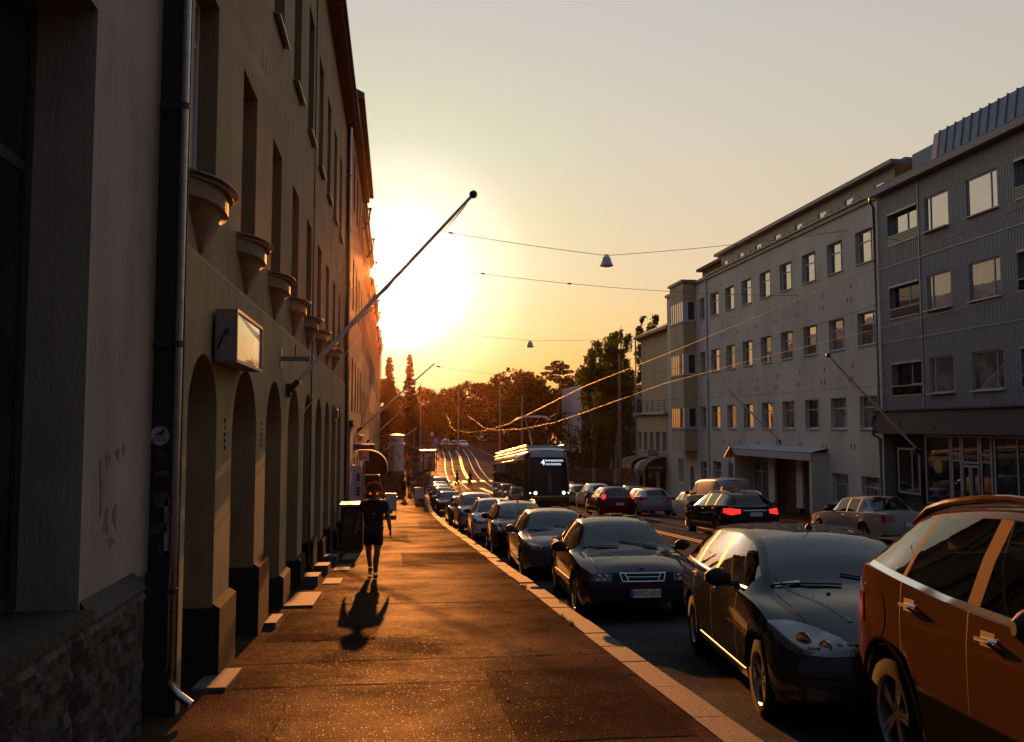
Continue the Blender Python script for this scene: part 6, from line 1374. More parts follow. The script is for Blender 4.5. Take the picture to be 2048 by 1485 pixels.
# ================================================================ tram
def tram():
    Y0 = 42.3; X0 = TRK1; T = thing('tram', 'dark green tram with lit route display and raised pantograph coming up the street', 'tram', (X0, Y0, crown(X0, Y0)+.01), 0, None, pitch=slope(46, 4))
    W = 1.2; H = 3.42
    def sec(y, w_, zt, zb_=.30, inset=0):      # right half from bottom to top centre
        pts = [(w_*.96, zb_), (w_, zb_+.25), (w_, 1.1), (w_, 1.75), (w_*.985, 2.5), (w_*.955, zt-.30), (w_*.86, zt-.10), (w_*.7, zt), (0, zt+.03)]
        return [(p[0], y, p[1]) for p in pts]+[(-p[0], y, p[1]) for p in pts[-2::-1]]
    joints = [(0, 4.6), (4.9, 10.2), (10.5, 14.9)]
    dark = P('tram_green', (.012, .022, .014), .22, coat=.6); grey = P('tram_grey', (.20, .205, .22), .35, .3); black = P('tram_black', (.004, .004, .005), .12, spec=.3); yel = P('tram_yellow', (.45, .30, .02), .4)
    nose = lin([(.3, .12), (.9, .0), (1.2, .03), (2.4, .32), (3.0, .50), (3.45, .75)])
    for i, (a, b) in enumerate(joints):
        mb = MB(); ys_ = [a, a+.25, a+.6, a+1.1, b] if i == 0 else [a, b]
        rows = []
        for y in ys_:
            k = 1-.16*max(0, 1-(y-a)/1.1)**2 if i == 0 else 1; s = sec(y, W*k, H)
            if i == 0: s = [(x, yy+nose(z)*max(0, 1-(y-a)/1.1)+.22*(x/W)**2*max(0, 1-(y-a)/1.1), z) for x, yy, z in s]
            rows.append(s)
        mb.grid(rows)
        if i == 0:
            s = rows[0]; n = len(s); g = []
            for k in range(9):
                p, q = s[k], s[n-1-k]; g.append([((p[0]+(q[0]-p[0])*t), p[1]-.22*((p[0]/W)**2-((p[0]+(q[0]-p[0])*t)/W)**2), p[2]+(.0)) for t in np.linspace(0, 1, 11)])
            mb.grid(g)
        else: mb.face(*rows[0])
        mb.face(*rows[-1]); nm = ob('car_body', mb, dark, T, smooth=35)
        # side windows: one dark glass band, doors as separate glass
        for sg in (1, -1):
            g = MB(); y0 = a+(1.15 if i == 0 else .15); g.grid([[(sg*(W+.006), y0, 1.12), (sg*(W+.006), y0, 1.75), (sg*(W*.985+.006), y0, 2.5), (sg*(W*.965+.004), y0, 2.95)], [(sg*(W+.006), b-.12, 1.12), (sg*(W+.006), b-.12, 1.75), (sg*(W*.985+.006), b-.12, 2.5), (sg*(W*.965+.004), b-.12, 2.95)]]); o = ob('side_window', g, M['pane_shop'], T, fix=False)
            for j in range(1, 4):
                yy = y0+(b-.12-y0)*j/4; g = MB(); g.box(min(sg*W, sg*(W+.014)), max(sg*W, sg*(W+.014)), yy-.03, yy+.03, .5, 2.9); ob('door_post', g, black, o)
        rf = MB(); rf.box(-.95, .95, a+(1.6 if i == 0 else .1), b-.1, H-.05, H+.28); ob('roof_box', rf, grey, T, bevel=.08)
        for sg in (1, -1):
            rl = MB(); rl.tube([(sg*1.02, a+.9 if i == 0 else a, H+.04), (sg*1.02, b, H+.04)], .05, 8); rl.tube([(sg*1.0, a+1.2 if i == 0 else a, H+.30), (sg*1.0, b, H+.30)], .03, 8); rl.tube([(sg*(W*.97), a+1.0 if i == 0 else a, H-.42), (sg*(W*.97), b, H-.42)], .022, 6); ob('roof_edge', rl, M['galvanised'], T, smooth=60)
    for a in (4.6, 10.2):
        mb = MB(); mb.box(-W*.9, W*.9, a, a+.3, .35, H-.1); ob('gangway_bellows', mb, M['rubber'], T)
    mb = MB(); mb.box(-W*.9, W*.9, .5, 14.8, .06, .34); ob('undercarriage', mb, M['black_panel'], T)
    # grey visor over the front, glass mask, stripe, bumper
    fy = lambda x, z: nose(z)+.22*(x/W)**2-.02
    def front(top, bot, x0, x1, m_, nm, off=.012, par=T, n=12):
        rows = [[(x, fy(x, z)-off, z) for z in np.linspace(bot, top, 6)] for x in np.linspace(x0, x1, n)]; g = MB(); g.grid(rows); return ob(nm, g, m_, par, smooth=80)
    front(3.05, 1.15, -.93, .93, black, 'windscreen')
    front(3.40, 3.07, -.86, .86, grey, 'visor', .02)
    front(1.12, 1.06, -.96, .96, yel, 'yellow_stripe', .014); front(1.04, .45, -.94, .94, dark, 'apron', .01)
    mb = MB(); rows = [[(x, fy(x*.9, 3.42)+.0+1.5*t, 3.40+.26*math.sin(t*PI/2)) for x in np.linspace(-.9, .9, 9)] for t in np.linspace(0, 1, 7)]; mb.grid(rows); mb.face(*[(x, fy(.8, 3.42)+1.5*t, 3.40+.26*math.sin(t*PI/2)) for x, t in [(-.9, t) for t in np.linspace(0, 1, 7)]], (-.9, 1.6, 3.36)); ob('roof_fairing', mb, grey, T, smooth=50)
    D = front(3.0, 2.55, -.42, .78, black, 'route_display', .02)
    for st, sz, ox, oz in (('4', .42, -.27, 2.79), ('KATAJANOKKA', .135, .33, 2.885), ('SKATUDDEN', .135, .27, 2.70)):
        ob('lettering', text_mb(st, sz, lambda u, v: (ox+u, fy(ox+u, oz+v)-.03, oz+v)), M['led_white'], D, fix=False)
    for x in (-.72, .72, -.98, .98):
        r = .085 if abs(x) < .9 else .035; mb = MB(); mb.lathe([(0, 0), (r, 0), (r*1.1, -.03)], 14, Matrix.Translation((x, fy(x, 1.26)-.03, 1.26)) @ Matrix.Rotation(PI/2, 4, 'X')); ob('headlight', mb, M['lamp_lit'], T, fix=False)
    front(2.2, 1.3, -.03, .10, P('blind_orange', (.12, .04, .01), .6), 'centre_blind', .016, n=3)
    for sg in (1, -1):
        mb = MB(); mb.tube([(sg*1.05, .5, 2.75), (sg*1.28, .35, 2.7)], .02, 6); mb.box(sg*1.28-.06, sg*1.28+.06, .3, .42, 2.45, 2.75); ob('mirror', mb, M['black_plastic'], T, bevel=.02)
    mb = MB(); mb.tube([(.5, .5, .5), (.5, .1, 1.0)], .012, 5); mb.tube([(-.2, fy(-.2, 1.2)-.03, 1.2), (-.75, fy(-.75, 1.9)-.03, 1.9)], .015, 5); ob('wiper', mb, M['black_plastic'], T)
    # pantograph
    mb = MB(); y = 5.2; z0 = H+.30
    for s in (-.45, .45): mb.tube([(s, y-.5, z0), (s, y+.9, z0)], .04, 6); mb.lathe([(.07, 0), (.09, .06), (.07, .12), (.05, .16)], 10, Matrix.Translation((s, y-.4, z0-.1))); mb.lathe([(.07, 0), (.09, .06), (.07, .12), (.05, .16)], 10, Matrix.Translation((s, y+.8, z0-.1)))
    mb.tube([(-.45, y-.2, z0+.02), (.45, y-.2, z0+.02)], .05, 6); mb.box(-.25, .25, y-.1, y+.3, z0, z0+.18); ob('pantograph_base', mb, M['dark_metal'], T)
    mb = MB(); mb.tube([(0, y+.2, z0+.1), (0, y+1.2, z0+.85)], .045, 8); mb.tube([(0, y+1.2, z0+.85), (-.42, y+.2, z0+1.75)], .022, 6); mb.tube([(0, y+1.2, z0+.85), (.42, y+.2, z0+1.75)], .022, 6); mb.tube([(-.5, y+.2, z0+1.75), (.5, y+.2, z0+1.75)], .02, 6)
    for dy in (-.12, .45): mb.tube([(-1.0, y+dy, z0+1.58), (-.75, y+dy, z0+1.76), (-.5, y+dy, z0+1.80), (.5, y+dy, z0+1.80), (.75, y+dy, z0+1.76), (1.0, y+dy, z0+1.58)], .024, 6)
    ob('pantograph', mb, M['galvanised'], T, smooth=60)
tram()
# ================================================================ overhead wires and lamps
def sag(a, b, s, n=14): 
    a, b = Vector(a), Vector(b); return [a.lerp(b, t)-Vector((0, 0, 4*s*t*(1-t))) for t in np.linspace(0, 1, n)]
def wire(name, label, pts, r, mat, extra=None, group=None):
    p0 = Vector(pts[0]); mb = MB(); mb.tube([Vector(p)-p0 for p in pts], r, 6)
    o = ob(name, mb, M[mat], loc=p0, smooth=80); tag(o, label, 'wire', group); return o
def insulator(o, pts, ts, L_=.25, r=.05):
    p0 = Vector(pts[0]); n = len(pts)-1
    for t in ts:
        i = min(int(t*n), n-1); a = Vector(pts[i]).lerp(Vector(pts[i+1]), t*n-i)-p0; d = (Vector(pts[i+1])-Vector(pts[i])).normalized(); mb = MB(); mb.tube([a-d*L_/2, a-d*L_*.3, a+d*L_*.3, a+d*L_/2], [r*.5, r, r, r*.5], 8); ob('insulator', mb, M['dark_metal'], o)
lamp_pos = [(10.4, 41, 10.35), (11.29, 71, 9.1)]
w1 = sag((-1.75, 41, 12.0), (10.4, 41, 10.42), .12)+sag((10.4, 41, 10.42), (XR-.2, 41, 12.1), .12)[1:]
o = wire('span_wire', 'span wire carrying the nearer hanging street lamp across the street', w1, .014, 'wire'); insulator(o, w1, [.18])
w2 = sag((-1.8, 50, 11.9), (XR, 47, 9.6), .55); o = wire('span_wire', 'span wire with a small box, below the nearer hanging street lamp', w2, .014, 'wire'); insulator(o, w2, [.27, .47])
w3 = sag((-1.85, 71, 10.6), (11.29, 71, 9.18), .1)+sag((11.29, 71, 9.18), (XR, 74, 10.0), .1)[1:]; wire('span_wire', 'span wire carrying the farther hanging street lamp across the street', w3, .014, 'wire')
w4 = sag((-1.7, 110, 11.0), (20, 108, 8.2), .5); o = wire('span_wire', 'thin distant span wire with a small box over the wooded crossing', w4, .016, 'wire'); insulator(o, w4, [.33], .5, .12)
w5 = sag((-1.7, 130, 8.2), (22, 128, 6.0), .5); o = wire('span_wire', 'lowest distant span wire against the dark trees', w5, .016, 'wire'); insulator(o, w5, [.3], .4, .1)
w6 = sag((23.3, 37.5, 7.9), (11.3, 35.2, 4.2), .1); wire('span_wire', 'pull off wire from the blue grey building to the right contact wire', w6, .010, 'wire')
w7 = sag((23.35, 36.2, 3.9), (11.3, 49, 3.3), .15); wire('span_wire', 'thin lower pull off wire from the rainwater pipe over the cream facade', w7, .008, 'wire')
for i, (x, y, z) in enumerate(lamp_pos):
    T = thing('hanging_lamp', ['nearer bell shaped street lamp hanging from its span wire', 'farther small street lamp hanging from its span wire over the tram'][i], 'street lamp', (x, y, z), group='hanging street lamps')
    mb = MB(); mb.lathe([(.16, .0), (.20, -.05), (.24, -.22), (.34, -.45), (.33, -.46), (.22, -.24), (.14, -.06)], 20); mb.lathe([(0, .02), (.15, .02), (.17, -.02)], 16); ob('shade', mb, P('lamp_shade_grey', (.25, .24, .25), .35, .6), T, smooth=40)
    mb = MB(); mb.tube([(0, 0, 0), (0, 0, .12)], .03, 8); mb.box(-.12, .12, -.02, .02, .08, .12); ob('hanger', mb, M['dark_metal'], T)
    mb = MB(); mb.lathe([(.30, -.43), (.20, -.50), (0, -.52)], 16); ob('diffuser', mb, P('diffuser_pale', (.5, .5, .48), .4), T, smooth=60)
c1 = [(TRK1+.05, -4, 5.4), (TRK1+.05, 9.4, 4.62), (TRK1-.03, 22.9, 3.98), (TRK1+.03, 34.5, 3.55), (TRK1-.03, 47, 2.75), (TRK1, 58, 2.10), (TRK1-.1, 70, 1.62), (TRK1-.55, 82, 1.35), (TRK1-1.1, 95, 1.5), (TRK1-1.0, 106, 2.0), (TRK1-.2, 118, 2.65), (TRK1+.9, 146, 3.9)]
c2 = [(TRK2, -4, 5.4), (TRK2+.05, 14, 4.32), (TRK2-.03, 24, 4.05), (TRK2+.03, 35, 3.72), (TRK2-.03, 47, 2.95), (TRK2, 60, 2.2), (TRK2-.2, 74, 1.72), (TRK2-.9, 88, 1.55), (TRK2-1.2, 98, 1.8), (TRK2-.6, 112, 2.5), (TRK2+.9, 146, 3.9)]
o = wire('contact_wire', 'glinting tram contact wire over the left track', c1, .006, 'copper_wire', group='tram contact wires'); o = wire('contact_wire', 'glinting tram contact wire over the right track', c2, .006, 'copper_wire', group='tram contact wires')
T = thing('wire_arm', 'dark bracket arm holding the contact wire near the yellow building', 'bracket', (11.3, 60, 2.9)); mb = MB(); mb.tube([(11.0, 60, 2.55), (11.6, 60, 2.9), (19.3, 61, 2.75)], .03, 6); mb.tube([(11.4, 60, 2.85), (11.35, 60, 2.25)], .02, 6); ob('arm', mb, M['dark_metal'], T, world=True)
# ---- poles
def pole(x, y, h, label, r=.10, arm=None, sign=None):
    g0 = gz(y); T = thing('catenary_pole', label, 'pole', (x, y, g0), group='tram poles'); mb = MB(); mb.tube([(0, 0, -.2), (0, 0, h*.45), (0, 0, h)], [r*1.25, r, r*.7], 10); mb.lathe([(r*1.7, -.1), (r*1.7, .5), (r*1.2, .6)], 10); ob('mast', mb, M['grey_metal'], T, smooth=60)
    if arm:
        mb = MB(); mb.tube([(0, 0, h-.3), (arm*.5, 0, h-.05), (arm, 0, h-.1)], .04, 6); ob('arm', mb, M['grey_metal'], T)
        mb = MB(); mb.lathe([(0, .12), (.16, .08), (.34, -.22), (.30, -.24), (0, -.2)], 14, Matrix.Translation((arm, 0, h-.22))); ob('lamp_shade', mb, M['grey_metal'], T, smooth=50)
    if sign:
        mb = MB(); mb.lathe([(0, -.02), (.32, -.02), (.32, .02), (0, .02)], 18, Matrix.Translation((0, -r-.05, 2.4)) @ Matrix.Rotation(PI/2, 4, 'X')); ob('round_sign', mb, M[sign], T)
    return T
X_ = lambda px, Y_: (px-790)/1700*Y_*1.003
pole(X_(840, 150), 150, 11.6, 'leftmost tall pole beyond the advertising column', sign='sign_blue')
pole(X_(915, 148), 148, 11.6, 'tall pole with a curved lamp arm above the red crossover car', arm=2.0); pole(X_(998, 118), 118, 11.6, 'tall lamp topped pole over the tram roof', r=.12, arm=.4); pole(X_(1043, 104), 104, 9.8, 'plain tall pole between the tram roof and the pantograph', r=.13)
pole(19.6, 73, 12.6, 'thick grey pole among the birches beside the yellow building', r=.14)
# ---- signs
def sign_post(x, y, h, label, panels, name='traffic_sign', r=.03, cat='sign'):
    g0 = gz(y); T = thing(name, label, cat, (x, y, g0)); mb = MB(); mb.tube([(0, 0, -.1), (0, 0, h)], r, 8); ob('post', mb, M['grey_metal'], T, smooth=60)
    for nm, shape, z, s, mat in panels:
        mb = MB(); f = lambda u, v, t: (u, -r-.004-t, z+v)
        poly = {'round': [(s*math.cos(2*PI*k/22), s*math.sin(2*PI*k/22)) for k in range(22)], 'tri': [(-s, -s*.58), (s, -s*.58), (0, s*1.15)], 'sq': [(-s, -s), (s, -s), (s, s), (-s, s)], 'wide': [(-s, -s*.55), (s, -s*.55), (s, s*.55), (-s, s*.55)]}[shape]
        mb.prism(poly, f, 0, .02); o = ob(nm, mb, M[mat], T)
        if shape == 'tri':
            mb = MB(); mb.prism([(u*.70, v*.70) for u, v in poly], f, .021, .025); o2 = ob('sign_face', mb, M['sign_yellow'] if False else P('warn_face', (.40, .18, .03), .5), T); mb = MB()
            mb.prism([(-.05, -.16), (.0, -.16), (.0, .22), (-.03, .22)], f, .026, .028); mb.prism([(.04, -.16), (.10, -.16), (.06, .18), (.03, .18)], f, .026, .028); ob('symbol', mb, M['ink'], o2)
    return T
sign_post(17.7+.2, 44.0, 4.05, 'red edged triangular warning sign before the cream building', [('sign_panel', 'tri', 3.5, .36, 'sign_red')])
sign_post(X_(832, 96), 96, 3.6, 'round dark traffic sign with a small plate below, seen from behind beyond the cafe', [('sign_panel', 'round', 3.2, .48, 'fascia_dark'), ('sub_plate', 'wide', 2.45, .42, 'fascia_dark')])
sign_post(X_(828, 120), 120, 4.6, 'small round sign on a post beyond the dark traffic sign', [('sign_panel', 'round', 4.3, .34, 'ink')])
S = sign_post(X_(871, 112), 112, 4.2, 'blue square crossing sign beside the bus shelter', [('sign_panel', 'sq', 3.8, .42, 'sign_blue')])
mb = MB(); mb.prism([(-.28, -.26), (.28, -.26), (0, .30)], lambda u, v, t: (u, -.056-t, 3.8+v), 0, .003); ob('sign_symbol', mb, M['plate_white'], S); mb = MB(); mb.prism([(-.10, -.2), (-.03, -.2), (.0, -.02), (.05, -.2), (.12, -.2), (.04, .08), (.0, .2), (-.05, .08)], lambda u, v, t: (u, -.060-t, 3.8+v), 0, .003); ob('walker_symbol', mb, M['ink'], S)
sign_post(X_(961, 150), 150, 3.2, 'small round sign on a post at the right edge of the crossing', [('sign_panel', 'round', 2.9, .35, 'sign_blue'), ('sub_plate', 'wide', 2.2, .36, 'plate_white')])
sign_post(X_(863, 150), 150, 2.9, 'pale round sign before the dark wood, left of the red crossover car', [('sign_panel', 'round', 2.6, .35, 'frame_white')])
# ---- advertising column
x, y = X_(793, 104), 104; T = thing('advertising_column', 'white round advertising column with posters and a lettered crown', 'advertising column', (x, y, gz(y)))
mb = MB(); mb.lathe([(1.02, -.1), (1.02, .55), (.94, .6)], 28); ob('base', mb, M['fascia_dark'], T, smooth=50)
mb = MB(); mb.lathe([(.94, .6), (.94, 3.7)], 28); ob('drum', mb, M['white_paint'], T, smooth=60)
mb = MB(); mb.lathe([(1.06, 3.7), (1.06, 3.85), (.9, 3.9), (.9, 4.75), (1.0, 4.78), (1.0, 4.9), (0, 5.05)], 28); ob('crown_ring', mb, M['frame_white'], T, smooth=40)
for k in range(5):
    a0 = -PI/2+(k-2)*.62; mb = MB(); mb.grid([[(.955*math.cos(a0+d), .955*math.sin(a0+d), z) for d in np.linspace(-.27, .27, 7)] for z in (.75, 3.6)]); o = ob('poster_sheet', mb, M['poster'] if k in (1, 4) else M['plate_white'], T, fix=False)
    if k == 3: ob('lettering', text_mb('K', 1.1, lambda u, v: (.975*math.cos(a0+u), .975*math.sin(a0+u), 2.2+v)), M['sign_red'], o, fix=False)
    if k == 2: ob('lettering', text_mb('T', .8, lambda u, v: (.975*math.cos(a0+u), .975*math.sin(a0+u), 2.6+v)), M['ink'], o, fix=False)
ob('crown_lettering', text_mb('Mainos', .52, lambda u, v: (.915*math.cos(-PI/2+u), .915*math.sin(-PI/2+u), 4.3+v)), M['sign_blue'], T, fix=False)
# ---- bus shelter with lit poster
x, y = X_(855, 106), 106; T = thing('bus_shelter', 'bus shelter with a portrait poster beside the road crossing', 'bus shelter', (x, y, gz(y)))
mb = MB(); mb.box(-1.1, 1.1, -.2, 4.0, 2.75, 2.9); ob('roof', mb, M['grey_metal'], T)
mb = MB()
for px_ in (-1.05, 1.05):
    for py_ in (-.1, 3.9): mb.tube([(px_, py_, 0), (px_, py_, 2.75)], .04, 6)
ob('post', mb, M['grey_metal'], T); mb = MB(); mb.box(-1.06, -1.04, 0, 3.9, .3, 2.5); mb.box(-1.0, 1.0, 3.88, 3.9, .3, 2.5); ob('glass_wall', mb, M['clear_glass'], T)
mb = MB(); mb.box(-.62, .88, -.22, -.06, .3, 2.68); o = ob('poster_case', mb, M['dark_metal'], T); mb = MB(); mb.face((-.5, -.225, .5), (.76, -.225, .5), (.76, -.225, 2.5), (-.5, -.225, 2.5)); po = ob('poster', mb, M['poster'], o, fix=False)
mb = MB(); mb.lathe([(0, 0), (.22, 0)], 16, Matrix.Translation((.2, -.23, 1.95)) @ Matrix.Rotation(PI/2, 4, 'X')); mb.face((-.15, -.229, .6), (.55, -.229, .6), (.5, -.229, 1.4), (.2, -.229, 1.75), (-.1, -.229, 1.4)); ob('portrait', mb, P('portrait_brown', (.16, .09, .06), .6), po, fix=False)
# ---- cafe: dark entrance hood, terrace, boards
Yc = 55.0; T = thing('entrance_awning', 'dark curved entrance awning projecting over the pavement from the left row', 'awning', (-1.9, Yc, gz(Yc)))
g0 = gz(Yc); n = 8; out = 1.45; prof = [(-1.9+out*math.sin(PI/2*k/n)**.9, g0+2.95+1.15*math.cos(PI/2*k/n)) for k in range(n+1)]+[(-1.9+out, g0+2.55)]
mb = MB(); mb.grid([[(x, Yc, z) for x, z in prof], [(x, Yc+1.5, z) for x, z in prof]]); ob('fabric', mb, M['awning_dark'], T, world=True, fix=False)
mb = MB(); mb.face(*[(x, Yc, z) for x, z in prof], (-1.9, Yc, g0+2.55)); ob('side_panel', mb, M['awning_dark'], T, world=True, fix=False)
Te = thing('entrance_porch', 'dark windbreak porch under the curved entrance awning', 'porch', (-1.9, Yc+.2, g0)); mb = MB(); mb.box(-1.9, -1.0, Yc+.2, Yc+.3, g0-.1, g0+2.5); mb.box(-1.06, -.96, Yc+.3, Yc+2.5, g0-.1, g0+2.5); ob('screen', mb, M['awning_dark'], Te, world=True); mb = MB(); mb.box(-1.0, -.92, Yc+.14, Yc+.2, g0-.1, g0+2.5); ob('post', mb, M['grey_metal'], Te, world=True)
# terrace planters and tables
for i, (yy, xx) in enumerate([(60.0, .05), (63.2, .1)]):
    g0 = gz(yy); T = thing('planter_box', ['dark planter box with bushes, nearer one of the cafe terrace', 'dark planter box with bushes, farther one of the cafe terrace'][i], 'planter', (xx-.9, yy, g0)); mb = MB(); mb.box(-.8, .75, 0, .4, 0, .8); ob('box', mb, M['wood_brown'], T)
    rng = np.random.default_rng(300+i); ob('plants', leaves_mesh('plants', clump_pts(rng, [(-.5, .2, .95, .3, .28), (0, .2, 1.0, .3, .3), (.45, .2, .95, .3, .25)], 9000), .07, M['leaf_birch'], seed=i), None, T)
for i, (xx, yy) in enumerate([(-.9, 61.6), (-.2, 65.0)]):
    g0 = gz(yy); T = thing('cafe_table', ['small dark cafe table between the planter boxes', 'small dark cafe table behind the farther planter box'][i], 'table', (xx, yy, g0)); mb = MB(); mb.lathe([(0, .72), (.38, .72), (.38, .75), (0, .75)], 18); ob('table_top', mb, M['galvanised'], T); mb = MB(); mb.tube([(0, 0, 0), (0, 0, .72)], .03, 8); mb.lathe([(.25, 0), (.24, .03), (.03, .05)], 14); ob('leg', mb, M['dark_metal'], T)
def a_board(x, y, w_, h, label, mat):
    g0 = gz(y); T = thing('sandwich_board', label, 'sandwich board', (x, y, g0)); 
    for sg in (-1, 1):
        mb = MB(); f = lambda u, v, t: (u, sg*(.30-.27*v/h)+sg*t, v)
        for a in ((-w_/2, -w_/2+.04, 0, h), (w_/2-.04, w_/2, 0, h), (-w_/2+.04, w_/2-.04, h-.05, h), (-w_/2+.04, w_/2-.04, .28, .33)): mb.prism([(a[0], a[2]), (a[1], a[2]), (a[1], a[3]), (a[0], a[3])], f, 0, .03)
        ob('frame', mb, M['dark_metal'], T); mb = MB(); mb.prism([(-w_/2+.04, .33), (w_/2-.04, .33), (w_/2-.04, h-.05), (-w_/2+.04, h-.05)], f, .008, .018); ob('panel', mb, M[mat], T)
    return T
a_board(-.22, 54.0, .72, 1.35, 'framed sandwich board with a pale poster standing on the pavement behind the walking man', 'frame_white')
a_board(2.0, 70.0, .8, 1.2, 'low pale sandwich board near the kerb beyond the two walkers', 'white_paint')
# wall signs at the second building
Yp = 37.0; T = thing('projecting_sign', 'purple projecting sign on the wall above the cafe posters', 'sign', (-1.7, Yp, .9)); mb = MB(); mb.box(-1.70, -.87, Yp-.05, Yp+.05, .90, 1.13); ob('panel', mb, M['sign_purple'], T, world=True, bevel=.01); mb = MB(); mb.box(-1.55, -1.0, Yp-.056, Yp-.051, .985, 1.02); mb.box(-1.55, -1.1, Yp-.056, Yp-.051, 1.05, 1.07); ob('faded_lines', mb, P('line_faint', (.12, .09, .2), .6), T, world=True); mb = MB(); mb.box(-1.75, -1.69, Yp-.03, Yp+.03, .85, 1.15); ob('bracket', mb, M['dark_metal'], T, world=True)
Yp = 37.4; T = thing('picture_sign', 'small picture sign with a white lower edge under the purple sign', 'sign', (-1.7, Yp, .42)); mb = MB(); mb.box(-1.55, -1.10, Yp-.03, Yp+.03, .45, .88); ob('board', mb, M['poster'], T, world=True); mb = MB(); mb.box(-1.55, -1.10, Yp-.035, Yp+.03, .40, .449); ob('lower_edge', mb, M['plate_white'], T, world=True); mb = MB(); mb.tube([(-1.74, Yp, .80), (-1.55, Yp, .80)], .015, 6); ob('bracket', mb, M['dark_metal'], T, world=True)
Yp = 38.5; T = thing('house_number_lantern', 'small yellow house number lantern reading 12 on the left wall', 'lantern', (-1.68, Yp, 1.2)); mb = MB(); mb.box(-1.66, -1.42, Yp-.11, Yp+.11, 1.20, 1.46); ob('case', mb, M['sign_yellow'], T, world=True, bevel=.01); ob('lettering', text_mb('12', .19, lambda u, v: (-1.54+u, Yp-.113, 1.33+v)), M['ink'], T, world=True, fix=False); mb = MB(); mb.box(-1.70, -1.40, Yp-.13, Yp+.13, 1.46, 1.50); ob('cap', mb, M['dark_metal'], T, world=True)
Yp = 34.5; T = thing('notice_board', 'pair of small blue notices on the pale wall pier behind the walking man', 'notice', (-1.70, Yp, -.9)); 
for z in (-.30, -.85): mb = MB(); mb.box(-1.50, -1.36, Yp-.02, Yp+.01, z, z+.34); ob('notice', mb, M['sign_blue'], T, world=True)
mb = MB(); mb.box(-1.70, -1.34, Yp+.012, Yp+.06, -2.4, .35); ob('pier', mb, M['white_paint'], T, world=True)
mb = MB(); mb.tube([(-1.6, Yp-.04, -.42), (-1.3, Yp-.12, -.40)], .012, 6); ob('handle', mb, M['dark_metal'], T, world=True)
# pier with moulded cap at the start of the second building
T = thing('wall_pier', 'pale stone wall pier with a moulded cap at the start of the second building', 'pier', (-1.72, 32.0, gz(32))); mb = MB(); mb.box(-1.74, -1.60, 31.2, 33.2, gz(32)-.2, 1.95); ob('shaft', mb, M['plaster_grey'], T, world=True); mb = MB(); mb.box(-1.74, -1.50, 31.1, 33.3, 1.95, 2.10); mb.box(-1.74, -1.56, 31.15, 33.25, 1.85, 1.95); ob('cap', mb, M['stone_slab'], T, world=True)
# dark refuse bin by the wall
x0, x1, y0, y1 = -1.58, -.86, 25.3, 26.3; g0 = gz(25.8); T = thing('refuse_bin', 'big dark refuse bin with a flat lid against the left wall, beside the walking man', 'bin', (-1.2, 25.8, g0))
mb = MB(); mb.box(x0+.04, x1-.04, y0+.04, y1-.04, g0-.02, g0+1.30); ob('body', mb, M['plastic_green'], T, world=True, bevel=.03); mb = MB(); mb.box(x0, x1, y0, y1, g0+1.30, g0+1.37); ob('lid', mb, M['galvanised'], T, world=True, bevel=.01)
mb = MB(); mb.box(x0+.15, x0+.40, y0+.03, y0+.036, g0+.75, g0+1.0); ob('label_plate', mb, M['sticker_faded'], T, world=True); mb = MB(); mb.lathe([(.09, 0), (.12, 0), (.12, .01), (.09, .01)], 18, Matrix.Translation((x0+.2, y0+.035, g0+.55)) @ Matrix.Rotation(PI/2, 4, 'X')); ob('emblem', mb, M['sticker_faded'], T, world=True)
# ================================================================ people
def skin_mesh(joints, edges, root, sub=2):
    me = bpy.data.meshes.new('b'); names = list(joints); ix = {n: i for i, n in enumerate(names)}
    me.from_pydata([joints[n][:3] for n in names], [(ix[a], ix[b]) for a, b in edges], []); o = bpy.data.objects.new('b', me); sc.collection.objects.link(o)
    md = o.modifiers.new('s', 'SKIN'); md.use_smooth_shade = True
    for i, n in enumerate(names):
        r = joints[n][3]; r = r if isinstance(r, tuple) else (r, r); me.skin_vertices[0].data[i].radius = r; me.skin_vertices[0].data[i].use_root = (n == root)
    sb = o.modifiers.new('u', 'SUBSURF'); sb.levels = sb.render_levels = sub
    dg = bpy.context.evaluated_depsgraph_get(); m2 = bpy.data.meshes.new_from_object(o.evaluated_get(dg)); bpy.data.objects.remove(o); bpy.data.meshes.remove(me)
    mb = MB(); mb.add([tuple(v.co) for v in m2.vertices], [tuple(p.vertices) for p in m2.polygons]); bpy.data.meshes.remove(m2); return mb
def hand_mb(w, d, side, palm, s=1.0):
    """five separate fingers on a palm; w wrist, d pointing direction, palm normal"""
    d = Vector(d).normalized(); pn = Vector(palm).normalized(); sd = d.cross(pn).normalized()*side; w = Vector(w); mb = MB()
    q = lambda a, b, c: tuple(w+d*a*s+sd*b*s+pn*c*s)
    mb2 = skin_mesh({'a': (*q(-.02, 0, 0), .022*s), 'b': (*q(.045, 0, 0), (.016*s, .036*s)), 'c': (*q(.09, 0, .004), (.012*s, .040*s))}, [('a', 'b'), ('b', 'c')], 'a', 1); mb.add(mb2.v, mb2.f)
    for k, (off_, L_) in enumerate([(.028, .066), (.010, .075), (-.009, .070), (-.027, .055)]):
        c = .35+.08*k; f = skin_mesh({'a': (*q(.075, off_, 0), .0095*s), 'b': (*q(.095+L_*.4, off_*1.08, L_*.16*c), .009*s), 'c': (*q(.095+L_*.72, off_*1.1, L_*.45*c), .008*s), 'd': (*q(.095+L_*.95, off_*1.1, L_*.78*c), .0065*s)}, [('a', 'b'), ('b', 'c'), ('c', 'd')], 'a', 1); mb.add(f.v, f.f)
    f = skin_mesh({'a': (*q(.02, .022, 0), .012*s), 'b': (*q(.05, .052, .012), .0105*s), 'c': (*q(.085, .060, .03), .008*s)}, [('a', 'b'), ('b', 'c')], 'a', 1); mb.add(f.v, f.f); return mb
